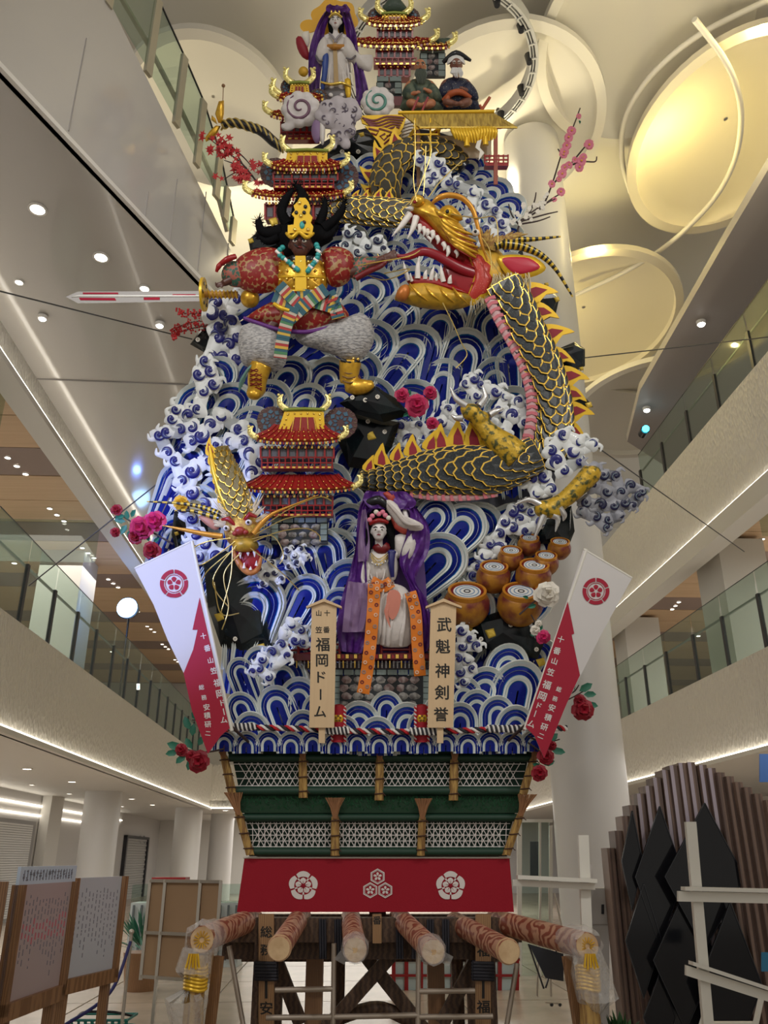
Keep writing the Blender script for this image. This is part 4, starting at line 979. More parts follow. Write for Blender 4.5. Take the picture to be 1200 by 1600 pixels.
# ---------------- foam splashes ----------------
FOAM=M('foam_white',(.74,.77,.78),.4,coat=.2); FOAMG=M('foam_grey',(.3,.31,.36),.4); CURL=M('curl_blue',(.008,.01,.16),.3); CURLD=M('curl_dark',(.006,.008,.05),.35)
cm0=lambda p: spl(p,4)
def splash(label,pts,Y,par=None,foam=FOAM,curl=CURL,seed=1,r0=9,group='foam splashes',links=True,wf=0,name='foam_splash'):
    rr=random.Random(seed); cx=sum(p[0] for p in pts)/len(pts); cy=max(p[1] for p in pts)
    o=T(name,label,'splash',cx,cy,Y,group=group)
    mb=MB()
    for i,p in enumerate(pts):
        r=(p[2] if len(p)>2 else r0*rr.uniform(.85,1.2)); n=9; ph=rr.uniform(0,6)
        ol=[(p[0]+r*1.4*(1+.2*math.sin(3*(2*math.pi*k/n)+ph))*math.cos(2*math.pi*k/n),p[1]+r*1.35*(1+.2*math.sin(3*(2*math.pi*k/n)+ph))*math.sin(2*math.pi*k/n)) for k in range(n)]
        mb.pil(ol,4,wf+rr.uniform(-2,2),rings=2,sm=2)
    if links:
        for i in range(len(pts)):
            ds=sorted(range(len(pts)),key=lambda j:(pts[j][0]-pts[i][0])**2+(pts[j][1]-pts[i][1])**2)[1:3]
            for j in ds:
                a,b=pts[i],pts[j]; mb.tube([(a[0],a[1],wf),(b[0],b[1],wf)],[r0*1.15,r0*.8,r0*1.15],10,flat=.22)
    mx,my=sum(p[0] for p in pts)/len(pts),sum(p[1] for p in pts)/len(pts)
    for i,p in enumerate(pts):
        dx,dy=p[0]-mx,p[1]-my; q=math.hypot(dx,dy) or 1; r=(p[2] if len(p)>2 else r0)
        if q>1.6*r0: a=math.atan2(dy,dx)+rr.uniform(-.5,.5); mb.tube(cm0([(p[0]+r*math.cos(a),p[1]+r*math.sin(a),wf),(p[0]+r*1.9*math.cos(a+.25),p[1]+r*1.9*math.sin(a+.25),wf+1),(p[0]+r*2.1*math.cos(a+.75),p[1]+r*2.1*math.sin(a+.75),wf+1)]),[r*.55,r*.36,r*.1],7,flat=.5)
    mb.build('foam',foam,o)
    for i,p in enumerate(pts):
        r=(p[2] if len(p)>2 else r0)*rr.uniform(.85,1.1); ph=rr.uniform(0,6.28); w0=wf+4.2
        mb=MB(); sp_=[]
        for k in range(15):
            t=k/14; a=ph+t*4.6; q=r*(1-.72*t); sp_.append((p[0]+q*math.cos(a),p[1]+q*math.sin(a),w0))
        mb.tube(sp_,[.3,r*.28,r*.42,r*.46,r*.4,r*.25],7,flat=.35); mb.ball(p[0],p[1],w0,r*.4,r*.4,1.4,8)
        mb.build('curl',curl,o)
        if r>6:
            mb=MB(); mb.tube([(p[0]+q*math.cos(a),p[1]+q*math.sin(a),w0+1.0) for q,a in [(r*(.92-.6*k/10),ph+.3+k/10*3.6) for k in range(11)]],[.2,.55,.2],4); mb.build('curl_pale_line',SKY,o)  # thin grey-blue line along the curl
    return o
# left upper mass beside the warrior
splash('foam of blue curls running down beside the warrior\'s left boot and sword hilt',[(338,475),(352,492),(345,510),(362,505),(368,470),(330,490),(372,525),(358,540),(340,528),(350,560),(372,560),(362,590),(376,598),(345,590),(330,560),(384,640,12),(360,622),(340,610)],8.5,seed=1,r0=11)
splash('scattered foam curls at the far left, below the round berries and black rocks',[(322,565),(330,580),(312,585),(335,600),(318,612),(310,640),(295,650),(276,640),(270,655),(282,672),(262,676),(250,680),(300,668),(315,680,12),(345,650),(330,665),(300,690),(275,720),(300,735,13),(285,752),(262,708),(340,695),(325,720,11),(350,715,11),(362,690),(375,670,11),(358,740)],8.5,seed=2,r0=9)
splash('foam curls around the small dragon\'s neck, left of the small pagoda',[(300,770),(318,790),(300,810),(285,790),(305,835),(320,850),(340,870),(310,870),(370,790),(395,740),(392,710,12),(408,720),(380,690)],8.45,seed=3,r0=10)
# central-right foam behind claw
splash('foam curls behind the upper gold claw, in the middle right of the float',[(740,592,8),(752,602),(728,600),(745,618),(775,612,9),(790,620),(810,628),(780,640),(800,650,9),(820,660),(765,655),(788,675),(700,640),(690,660,9),(676,680),(665,700),(640,690,10),(625,668,9),(655,665),(700,690),(720,670),(630,705),(648,715)],8.5,seed=4,r0=7)
splash('big foam curls right of the dragon neck, above the lower gold claw',[(880,680,9),(905,690,8),(925,695,8),(860,705,10),(870,722,12),(838,730,9),(830,750,10),(850,745),(895,705),(905,720,8),(880,735),(860,765),(838,770)],8.2,seed=5,r0=9)
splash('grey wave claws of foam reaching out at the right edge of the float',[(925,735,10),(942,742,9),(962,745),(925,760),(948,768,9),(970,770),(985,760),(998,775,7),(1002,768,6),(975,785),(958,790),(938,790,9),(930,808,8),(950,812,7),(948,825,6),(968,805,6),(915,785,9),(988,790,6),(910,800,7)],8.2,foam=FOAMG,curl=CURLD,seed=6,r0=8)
splash('column of foam curls left of the golden kegs, under the lower claw',[(815,792),(800,800,9),(788,815),(800,825,9),(780,835),(765,850),(780,858,9),(758,868),(745,885),(760,880),(812,812),(822,830),(740,900,8),(830,800),(845,815)],8.5,seed=7,r0=8)
splash('foam curls in front of the lower-left waves, beside the left name board',[(455,975,8),(470,985),(445,990,8),(462,1000,8),(440,1008),(475,1005),(425,1020,8),(410,1030,8),(405,1045,7),(430,1040),(450,1025),(395,1050,6),(420,1058)],8.1,seed=8,r0=7,wf=0)
splash('small pale foam under the small dragon\'s open jaw',[(450,860,5),(460,868,5),(445,872,5),(470,858,5),(465,880,5),(452,885,5),(430,895,5),(440,905,5),(418,900,5),(478,870,5),(425,880,5),(405,890,5),(412,912,5)],8.15,seed=9,r0=5,curl=CURLD)
splash('foam curls right of the right name board, below the kegs',[(722,985,8),(735,998,7),(745,1010,7),(722,1010,8),(715,1030,8),(730,1030,7),(718,1050,8),(738,1045,7),(725,1065,7)],8.25,seed=10,r0=7)
splash('foam curls and blue spots behind the big dragon\'s brow, under the hut',[(655,250,7),(668,262,7),(685,255,8),(695,268,7),(680,275,7),(700,285,8),(670,285,7),(715,290,7),(740,300,7),(760,320,8),(775,330,7),(745,335,8),(770,345,7),(760,360,7),(735,325,6),(785,350,8),(785,370,7),(730,345,6),(755,380,7)],8.6,seed=11,r0=7)
splash('foam curls between the warrior\'s hair and the gold-scaled body',[(560,370,8),(545,365,7),(575,385,7),(560,395,7),(590,375,7),(540,385,7),(600,390,6)],8.6,seed=12,r0=7,curl=CURLD)
# ================= DRAGONS =================
def cm(pts,n=6): return spl(pts,n)
def scale_piece(par,x,y,w,ang,s,wid,tilt=0,inner=SCALE_,rim=None,name='scale',foot=.5):
    "shield-shaped scale, free rounded end along direction ang (radians, photo plane)"
    c,sn=math.cos(ang),math.sin(ang); o2=[]
    for (u,v) in ((-.5,-foot),(.5,-foot),(.55,.05),(.42,.45),(.0,.68),(-.42,.45),(-.55,.05)):
        u*=wid; v*=s; o2.append((x+v*c-u*sn,y+v*sn+u*c))
    tw=[-3.6,-3.6,.2,1.6,2.6,1.6,.2]
    mb=MB(); mb.slab(o2,[w+t-1.3 for t in tw],[w+t for t in tw],0)
    cx=x-.04*s*c; cy=y-.04*s*sn
    mb.slab([(cx+(p[0]-cx)*.84,cy+(p[1]-cy)*.84) for p in o2],[w+t*.8 for t in tw],[w+t*.8+1.0 for t in tw],1)
    return mb.build(name,[rim or BGOLD2,inner],par,smooth=False)
BGOLD2=M('scale_gold_rim',(.78,.5,.08),.28,.6)
def dragon_body(par,path,rad,step,size,wid,across=5,w0=0,flip=1,belly=None,inner=SCALE_,core=BLACK,span=75,name='scale',rim=None):
    pts=cm(path,10); N=len(pts); L=[0]
    for i in range(1,N): L.append(L[-1]+math.hypot(pts[i][0]-pts[i-1][0],pts[i][1]-pts[i-1][1]))
    tot=L[-1]
    rr_=[rad[int(i*(len(rad)-1)/(N-1))]+(rad[min(int(i*(len(rad)-1)/(N-1))+1,len(rad)-1)]-rad[int(i*(len(rad)-1)/(N-1))])*((i*(len(rad)-1)/(N-1))%1) for i in range(N)]
    P3=[(p[0],p[1],w0+(p[2] if len(p)>2 else 0)) for p in pts]
    mb=MB(); mb.tube(P3,[r*.97 for r in rr_],16,flat=.8); mb.build('body',core,par)
    s=step*.4;row=0
    while s<tot-2:
        i=max(j for j in range(N) if L[j]<=s); i=min(i,N-2); f=(s-L[i])/max(L[i+1]-L[i],1e-6)
        x=P3[i][0]*(1-f)+P3[i+1][0]*f; y=P3[i][1]*(1-f)+P3[i+1][1]*f; z=P3[i][2]*(1-f)+P3[i+1][2]*f; r=rr_[i]
        tx,ty=P3[i+1][0]-P3[i][0],P3[i+1][1]-P3[i][1]; q=math.hypot(tx,ty) or 1; tx/=q;ty/=q
        n=across-(row%2)
        for k in range(n):
            a=math.radians(-span+2*span*((k+.5)/n))
            sx,sy=-ty*math.sin(a)*r,tx*math.sin(a)*r
            scale_piece(par,x+sx,y+sy,z+r*.8*math.cos(a)+1.5,math.atan2(ty,tx)+(math.pi if flip<0 else 0),size*r/max(rad),wid*max(.45,math.cos(a))*r/max(rad),inner=inner,name=name,rim=rim)
        s+=step; row+=1
    return P3,rr_
def fin(par,x,y,ang,L,W,w=0,bend=.25,name='fin'):
    L*=1.18; W*=1.3
    a=math.radians(ang); c,s_=math.cos(a),math.sin(a)
    def q(u,v): b=bend*L*(u/L)**2; return (x+u*c-(v+b)*s_,y+u*s_+(v+b)*c)
    ol=[q(0,-W/2),q(L*.35,-W*.52),q(L*.7,-W*.3),q(L,0),q(L*.6,W*.12),q(L*.3,W*.45),q(0,W/2)]
    mb=MB(); mb.slab(spl(ol,2,True),w-2,w+1.5,0); i_=[q(L*.05,-W*.25),q(L*.35,-W*.28),q(L*.68,-W*.1),q(L*.4,W*.1),q(L*.05,W*.25)]
    mb.slab(i_,w+1.5,w+2.4,1)
    return mb.build(name,[YEL,DROSE],par,smooth=False)
def ribs(par,path,half,w,name='belly_rib',step=7):
    pts=cm(path,8); L=0; last=-99; 
    for i in range(1,len(pts)-1):
        L+=math.hypot(pts[i][0]-pts[i-1][0],pts[i][1]-pts[i-1][1])
        if L-last<step: continue
        last=L; tx,ty=pts[i+1][0]-pts[i-1][0],pts[i+1][1]-pts[i-1][1]; q=math.hypot(tx,ty); tx/=q;ty/=q
        x,y=pts[i][0],pts[i][1]
        ol=[(x-ty*half+tx*3.6,y+tx*half+ty*3.6),(x+ty*0+tx*1.0,y+ty*1.0),(x+ty*half+tx*3.6,y-tx*half+ty*3.6),(x+ty*half-tx*2,y-tx*half-ty*2),(x-tx*3.4,y-ty*3.4),(x-ty*half-tx*2,y+tx*half-ty*2)]
        mb=MB(); mb.slab(ol,w-3,w+1.2,0); mb.build(name,[PINK],par,smooth=False)
    mb=MB(); mb.tube([(p[0],p[1],w-3) for p in pts],half*.95,8,flat=.4); mb.build('belly',M('belly_pale',(.62,.4,.42),.5),par)
big=T('large_dragon','huge gold and black dragon with open red fanged mouth, coiling down the right side','dragon',760,560,8.15)
# neck down the right
neck=[(786,448),(803,482),(818,520),(842,570),(858,620),(864,665),(858,712)]
dragon_body(big,neck,[26,30,31,31,30,29,27],13.5,25,21,5,w0=2,span=70)
ribs(big,[(762,470),(778,505),(800,545),(818,585),(827,625),(826,665),(815,712)],8.5,20)
for (x,y,a,L,W) in ((824,462,-20,40,26),(836,488,0,32,22),(850,528,-25,40,26),(864,556,5,30,20),(880,590,-10,34,24),(888,615,10,26,18),(888,645,-10,34,24),(886,672,15,28,22),(800,440,-30,26,18)):
    fin(big,x,y,a,L,W,0)
body=[(838,716),(800,745),(760,740),(715,738),(670,742),(630,748),(595,752),(562,750)]
b2=T('dragon_body_coil','horizontal gold-rimmed black scaled dragon body across the centre, red and gold fins on top','dragon',700,760,8.2)
dragon_body(b2,[(835,712),(800,728),(760,738),(715,738),(670,742),(630,748),(595,752),(562,752)],[26,33,38,38,34,27,19,12],14,27,22,6,w0=2,span=72)
ribs(b2,[(640,772),(680,778),(730,778),(775,772)],7,18,step=9)
for (x,y,a,L,W) in ((575,738,-60,24,16),(596,728,-75,30,20),(620,722,-70,26,18),(646,714,-80,30,22),(672,706,-62,30,22),(690,702,-80,34,24),(716,698,-78,36,26),(742,700,-85,38,26),(765,700,-90,26,20),(785,706,-85,30,22)):
    fin(b2,x,y,a,L,W,0,bend=-.2)
# upper coil and gold-scaled piece
b3=T('dragon_body_coil','small upper dragon coil with branching gold veins and yellow fins, below the thatched hut','dragon',630,320,8.7)
dragon_body(b3,[(605,318),(602,292),(612,262),(635,246),(665,240),(700,245),(725,265)],[20,24,24,22,20,17,12],12,22,18,4,w0=8,inner=M('scale_brown',(.05,.045,.03),.4))
for (x,y,a,L,W) in ((590,300,-170,24,18),(588,278,-160,26,18),(600,250,-130,28,18),(622,232,-110,28,18),(650,225,-95,28,18),(678,226,-80,26,18),(705,232,-65,26,16)): fin(b3,x,y,a,L,W,2)
b4=T('dragon_body_coil','pale gold net-scaled dragon body running left from the dragon\'s snout to the upper pagoda','dragon',590,345,8.55)
dragon_body(b4,[(642,338),(610,336),(580,334),(545,332),(515,338)],[20,22,22,20,14],11,19,15,5,w0=4,inner=M('scale_brown'))
for (x,y,a,L,W) in ((555,313,-80,14,10),(572,313,-90,14,10),(590,312,-80,16,10),(608,312,-90,15,10),(540,316,-100,13,9)): fin(b4,x,y,a,L,W,2,name='red_fin')
# ---- big head
hd=T('dragon_head','open-mouthed golden dragon head with white fangs, red tongue and striped horns, facing left','dragon',720,470,7.95)
mb=MB(); mb.pil([(752,380),(780,385),(795,410),(792,445),(775,470),(750,468),(735,440),(738,405)],22,-14); mb.build('cheek',OCH,hd)
mb=MB(); mb.pil([(700,400),(735,388),(760,400),(768,435),(755,465),(725,468),(700,450),(692,425)],8,-4,sm=3); mb.build('mouth_lining',M('mouth_red',(.3,.005,.012),.3),hd)
FR=[(732,400),(742,392),(753,396),(760,406),(770,414),(768,428),(774,438),(768,450),(762,464),(750,468),(740,476),(728,470),(734,455),(740,436),(738,416)]
mb=MB(); mb.pil([(x+(x-748)*.1,y+(y-434)*.06) for x,y in FR],7,3,c=(752,434),rings=3,sm=2); g=mb.build('frill_gilt_edge',YEL,hd)
mb=MB(); mb.pil([(748+(x-748)*.86,434+(y-434)*.88) for x,y in FR],6,6,c=(750,434),rings=3,sm=2); mb.build('frill',M('frill_red',(.5,.04,.03),.35,col2=(.7,.3,.2),scale=70,lo=.6,hi=.7),g)
for k in range(4):
    mb=MB(); r=12+k*7; mb.tube([(735+r*math.cos(a),432+r*1.1*math.sin(a),8-k) for a in [-1.5+.3*j for j in range(11)]],1.5,6); mb.build('mouth_fold',DROSE if k%2 else RED,hd)
# upper jaw: gum, gold muzzle, wrinkles
mb=MB(); mb.pil([(638,332),(650,330),(672,350),(692,372),(714,392),(735,402),(728,412),(708,408),(688,394),(668,374),(650,356),(638,345)],12,-2); mb.build('upper_gum',RED,hd)
mb=MB(); mb.pil([(641,326),(648,314),(662,311),(674,318),(682,332),(700,338),(720,352),(738,378),(750,398),(742,408),(722,398),(700,384),(680,364),(660,343),(646,334)],24,0,c=(690,350)); mb.build('muzzle',GOLD,hd)
mb=MB(); mb.ball(652,320,16,11,9,10,14); mb.build('nose',GOLD,hd); mb=MB(); mb.ball(647,325,24,3,2.4,3,8); mb.build('nostril',DROSE,hd)
for k,(a,b,c) in enumerate((((683,340),(702,362),(738,372)),((684,348),(706,372),(742,382)),((688,358),(710,382),(745,391)),((695,370),(715,390),(745,400)),((676,332),(690,345),(715,352)),((702,382),(718,396),(742,407)))):
    mb=MB(); mb.tube(cm([(*a,18),(*b,24),(*c,14)],6),[2,4.2,3.6,1.5],8); mb.build('wrinkle',GOLD,hd)
    mb=MB(); mb.tube(cm([(a[0],a[1]+4.5,18),(b[0],b[1]+4.5,24),(c[0],c[1]+4.5,14)],6),[.5,1.3,1.1,.4],6); mb.build('wrinkle_red_line',RED,hd)  # thin red line below each wrinkle
mb=MB(); mb.pil([(630,452),(642,442),(665,440),(690,446),(715,456),(738,462),(742,472),(720,482),(690,484),(655,480),(628,472),(617,468),(620,458)],22,-2,c=(680,463)); mb.build('lower_jaw',OCH,hd)
mb=MB(); mb.pil([(618,468),(624,452),(636,448),(640,460),(632,474)],10,12); mb.build('chin',M('chin_orange',(.6,.2,.04),.4,.3),hd)
for k in range(4): 
    mb=MB(); mb.tube(cm([(640+k*22,447+k*2,14),(650+k*22,462+k*2,21),(668+k*20,474+k,14)],5),[1,2.6,1],7); mb.build('wrinkle',GOLD,hd)
mb=MB(); mb.pil([(636,436),(655,432),(690,438),(720,452),(735,462),(700,456),(660,446),(640,446)],9,4); mb.build('lower_gum',RED,hd)
mb=MB(); mb.tube(cm([(752,430,0),(722,422,6),(700,412,10),(680,402,12),(660,397,12),(640,404,12),(626,405,12),(612,399,12)],6),[9,9,8,7.5,7,5.5,4,1],12,flat=.6); mb.build('tongue',M('tongue_red',(.25,.005,.015),.28),hd)
for (bx,by,tx,ty,r) in ((640,338,612,374,5.5),(650,343,636,378,5.5),(643,330,633,331,4),(655,356,652,371,4),(661,360,661,374,4.2),(667,364,665,374,4),(675,366,673,380,4.4),(682,374,682,386,4),(692,384,692,396,4.2),(699,390,696,407,4.2),(711,396,712,407,3.4),(668,374,672,384,2.6)):
    mb=MB(); mb.tube(cm([(bx,by,11),((bx+tx)/2+2,(by+ty)/2,14),(tx,ty,13)],4),[r,r*.8,.4],8); mb.build('fang' if r>5 else 'tooth',BONE,hd)
for (bx,by,tx,ty,r) in ((638,441,630,412,4),(652,438,655,402,5),(664,438,666,425,4),(673,440,678,419,4),(692,443,688,417,4.5),(702,445,704,433,4),(643,442,641,430,3),(681,441,682,430,2.8)):
    mb=MB(); mb.tube(cm([(bx,by,10),((bx+tx)/2-1,(by+ty)/2,13),(tx,ty,12)],4),[r,r*.75,.4],8); mb.build('tooth',BONE,hd)
mb=MB(); mb.tube(cm([(674,326,22),(684,319,26),(700,315,26),(720,319,24),(736,335,22),(744,360,20),(750,385,18),(760,412,14)],5),[2,4.5,4.5,4.2,4,3.2,2.6,1.2],9); mb.build('brow_whisker',M('whisker_orange',(.65,.3,.04),.3,.4),hd)
mb=MB(); mb.pil([(684,340),(690,328),(704,326),(716,336),(722,348),(708,350),(694,348)],12,12); mb.build('brow',GOLD,hd)
for (x,y,r) in ((698,341,7.5),(741,371,6)):
    mb=MB(); mb.ball(x,y,22,r,r*.85,r,12); e_=mb.build('eye',BONE if r<7 else YEL,hd); mb=MB(); mb.ball(x-1,y,22+r*.75,r*.45,r*.45,r*.4,8); mb.build('pupil',BLACK,e_)
STRI=M('horn_yellow',(.62,.42,.04),.4,.2)
def horn(par,path,rad,seg=14,ma=BLACK,mbm=None,w=0,name='horn'):
    pts=cm([(p[0],p[1],w) for p in path],8); N=len(pts); mb=MB(); k=0; st=max(1,N//seg)
    while k<N-1:
        e=min(k+st,N-1); seg_=pts[k:e+1]; R0=[rad[0]+(rad[1]-rad[0])*(q/(N-1)) for q in (k,e)]
        mb.tube(seg_,[R0[0]*1.04,R0[1]*.98],9,m=(k//st)%2); k=e
    return mb.build(name,[ma,mbm or STRI],par)
horn(hd,[(772,386),(800,377),(835,375),(875,371)],[7.5,1.2],16,w=4); horn(hd,[(785,384),(815,388),(845,402),(868,425),(893,466)],[8.5,1.2],18,w=8)
mb=MB(); mb.pil([(776,406),(790,400),(812,400),(835,404),(852,420),(838,432),(808,438),(788,428)],6,6); er=mb.build('ear',YEL,hd)
mb=MB(); mb.pil([(783,408),(800,405),(825,407),(842,420),(828,428),(806,431),(791,422)],3,11); mb.build('ear_inner',M('ear_red',(.5,.02,.05),.4),er)
mb=MB(); rr=random.Random(4)
for i in range(90):
    x=rr.uniform(768,826); y=432+rr.uniform(-4,8); L=rr.uniform(18,46); mb.tube([(x,y,rr.uniform(4,12)),(x+rr.uniform(-4,4),y+L*.5,rr.uniform(14,20)),(x+rr.uniform(-8,5),y+L,rr.uniform(14,22))],[.8,.6,.2],3)
for i in range(40):
    x=rr.uniform(735,775); y=462+rr.uniform(-4,6); L=rr.uniform(10,30); mb.tube([(x,y,4),(x+rr.uniform(-3,3),y+L,10)],[.7,.2],3)
mb.build('mane',M('mane_cream',(.7,.62,.42),.6),hd,kind='stuff')
for i in range(16):
    x=756+i*2.2; y=392-abs(i-7)*1.2; a=-.4+i*.09; L=26+rr.uniform(-4,10); mb=MB(); mb.tube(cm([(x,y,2),(x+L*.5*math.sin(a)+2,y-L*.5*math.cos(a),8),(x+L*math.sin(a)+8,y-L*.95*math.cos(a)+3,4)],4),[4,3,.4],7); mb.build('mane_spike',M('tuft_brown',(.3,.15,.05),.6,bump=.5,scale=30,col2=(.5,.33,.08)),hd)
GW=M('wire_gold',(.6,.45,.14),.35,.6)
for pth in ([(640,330),(655,300),(672,250),(668,225)],[(650,325),(645,290),(648,245),(646,200)],[(668,318),(690,290),(720,262)],[(690,480),(705,510),(718,540),(727,560),(710,580)],[(755,400),(780,440),(820,500),(828,490)],[(600,435),(640,428),(600,445),(560,430)],[(655,400),(640,408),(600,415),(590,405)],[(680,340),(740,350),(770,350),(775,390)],[(643,323),(610,348),(585,346),(578,335)],[(660,316),(662,290),(664,240)],[(750,380),(762,400),(765,430)]):
    mb=MB(); mb.tube(cm([(p[0],p[1],26) for p in pth],8),.9,5); mb.build('whisker',GW,hd)
# ---- gold clawed legs
def claw(label,leg,rad,paw,nails,Y,mound):
    o=T('dragon_claw',label,'dragon leg',leg[0][0],leg[0][1],Y,group='dragon claws')
    mb=MB(); mb.tube(cm([(*p,0) for p in leg],6),rad,14); 
    for (x,y,r) in mound: mb.ball(x,y,4,r,r*.85,r*.8,12)
    b=mb.build('leg',M('leg_olive_gold',(.6,.38,.03),.4,.25,bump=.6,scale=18,col2=(.08,.09,.03),lo=.48,hi=.62),o); b.modifiers.new('r','REMESH').voxel_size=.02; b.modifiers['r'].use_smooth_shade=True
    for pth in nails:
        mb=MB(); mb.tube(cm([(*p,8) for p in pth],6),[6,4.5,.6],10); mb.build('claw',SILV,o)
    return o
cl1=claw('upper gold dragon paw with four silver claws, in the middle of the right half',[(808,716),(790,700),(768,680),(752,662),(738,645)],[26,24,17,12,12],None,[[(728,636),(712,625),(703,607)],[(748,636),(757,622),(753,604)],[(764,650),(775,644),(786,640)],[(722,655),(712,655),(704,650)]],8.0,[(736,645,16),(752,655,14),(728,640,10)])
cl2=claw('lower gold dragon paw reaching down-left with silver claws, above the golden kegs',[(925,738),(905,760),(880,782),(858,795)],[17,15,13,15],None,[[(846,792),(825,782),(802,790)],[(862,806),(870,812),(866,832)],[(848,806),(840,825),(832,845)],[(872,795),(880,806),(878,815)]],7.9,[(850,796,17),(864,800,14),(925,740,14)])
# ---- small left dragon
sd=T('small_dragon','small brownish gold dragon with open red jaw and long whiskers at the left','dragon',375,860,7.95)
dragon_body(sd,[(345,700),(352,730),(362,760),(372,790),(380,810)],[12,20,25,24,20],9,17,13,5,w0=0,inner=M('scale_olive',(.16,.12,.03),.4),core=OCH)
for k in range(6): fin(sd,333+k*3.5,712+k*15,-110+k*3,22,12,10,name='gold_spine')
mb=MB(); mb.tube(cm([(330,700,12),(336,735,12),(348,775,12),(358,800,12)],5),[2,5,5,3],8); mb.build('gold_ridge',YEL,sd)
BRN=M('dragon_face_brown',(.42,.2,.05),.4,.2,bump=.6,scale=25,col2=(.6,.42,.08),lo=.4,hi=.6)
mb=MB(); mb.pil([(352,812),(372,800),(398,806),(406,825),(402,845),(390,858),(368,856),(352,840)],24,0); mb.build('face',BRN,sd)
for (x0,y0,x1,y1) in ((350,815,372,822),(384,816,404,808)):
    mb=MB(); mb.tube([(x0,y0,18),((x0+x1)/2,(y0+y1)/2-4,24),(x1,y1+3,20)],[2,4.5,2],8); mb.build('brow',RED,sd)
for (x,y) in ((358,829),(392,820)):
    mb=MB(); mb.ball(x,y,22,5.5,4.5,5,10); e_=mb.build('eye',BONE,sd); mb=MB(); mb.ball(x,y+.5,26.4,2.2,2.2,1.6,8); mb.build('pupil',BLACK,e_)
mb=MB(); mb.ball(379,834,26,9,7,8,12); mb.ball(372,838,26,5,4,6,8); mb.ball(388,836,26,5,4,6,8); mb.build('nose',M('nose_red',(.35,.04,.03),.35),sd)
mb=MB(); mb.pil([(368,846),(386,842),(402,846),(406,858),(392,864),(374,864),(366,856)],16,14); mb.build('muzzle',OCH,sd)
mb=MB(); mb.pil([(372,862),(404,860),(408,880),(400,894),(388,896),(376,880)],6,6); mb.build('mouth',M('mouth_red'),sd)
mb=MB(); mb.tube(cm([(366,858,4),(370,872,8),(380,888,10),(392,896,10),(404,890,8),(408,872,6)],5),[3,4,5,5,4,3],9); mb.build('lower_jaw',M('jaw_orange',(.55,.2,.05),.4),sd)
for (x,y,s_) in ((378,866,9),(400,864,9),(384,890,-9),(403,886,-8),(390,866,5),(394,892,-5)):
    mb=MB(); mb.tube([(x,y,16),(x+.5,y+s_,17)],[2.8,.5],8); mb.build('tooth',BONE,sd)
horn(sd,[(345,805),(320,795),(285,789),(233,786)],[5,1.0],16,w=12); horn(sd,[(345,812),(325,806),(300,800),(276,800)],[5,1.0],12,w=12)
ORW=M('whisker_orange')
for pth,r in (([(352,842),(325,838),(295,832),(260,825)],[5,4,3,.6]),([(400,838),(412,822),(428,808),(445,800)],[5,4.4,3,2]),([(445,800),(470,790),(500,778)],[2,1.3,.6])):
    mb=MB(); mb.tube(cm([(*p,24) for p in pth],6),r,8); mb.build('orange_whisker',ORW,sd)
mb=MB(); mb.pil([(345,822),(330,808),(312,808),(322,820),(338,830)],5,8); mb.build('ear',M('ear_pink',(.5,.22,.14),.5),sd)
mb=MB(); rr=random.Random(9)
for i in range(46):
    a=math.radians(rr.uniform(170,360)); L=rr.uniform(18,38); x,y=380+22*math.cos(a),822+16*math.sin(a)
    mb.tube([(x,y,8),(x+L*.6*math.cos(a),y+L*.5*math.sin(a)-3,13),(x+L*math.cos(a),y+L*.9*math.sin(a)-6,9)],[2.6,2,.3],5)
mb.build('mane',M('mane_pale',(.6,.5,.32),.6),sd,kind='stuff')
for pth in ([(372,850),(345,870),(322,885),(300,890)],[(375,855),(350,885),(338,910),(345,930),(362,950)],[(380,868),(355,900),(362,950),(352,985)],[(398,846),(430,842),(446,870),(440,885)],[(400,850),(440,835),(480,830),(500,840),(502,850)],[(402,840),(450,815),(500,808)],[(365,845),(330,850),(305,862),(292,882)],[(368,858),(365,905),(350,960)],[(395,860),(440,895),(470,925)],[(372,860),(330,895),(318,920)],[(340,912),(350,960),(378,960)],[(402,836),(455,800),(500,782),(520,788)]):
    mb=MB(); mb.tube(cm([(*p,26) for p in pth],8),.9,5); mb.build('whisker',GW,sd)
# twisted tail with gold hook at upper left
tl=T('dragon_tail','twisted gold and black dragon tail ending in a gold hook, at the upper left','dragon tail',380,240,8.5)
path=cm([(346,196,0),(365,192,0),(390,198,0),(410,206,0),(428,222,0),(442,232,0)],10)
mb=MB(); mb.tube(path,[4,6.5,7,8,8,6],10); mb.build('core',BLACK,tl)
for s_ in (0,2.1,4.2):
    mb=MB(); mb.tube([(p[0]+6*math.cos(i*.45+s_)*.3,p[1]+6.5*math.sin(i*.45+s_),7*math.cos(i*.45+s_)) for i,p in enumerate(path)],1.8,6); mb.build('twist_strand',GW,tl)
for pts in ([(341,192),(336,178),(342,158),(350,157),(350,178),(347,193)],[(345,197),(338,212),(322,222),(320,216),(330,203),(338,196)],[(340,195),(330,188),(331,180),(337,186)]):
    mb=MB(); mb.pil(pts,6,0,sm=1); mb.build('gold_hook',GOLD,tl)
mb=MB(); mb.tube([(348,160,0),(349,136,0)],.7,5); mb.ball(349,134,0,3); mb.build('bead_stalk',MWOOD,tl)
for s_ in (hd,b2,b3,b4,cl1,cl2,tl): merge(s_,big)
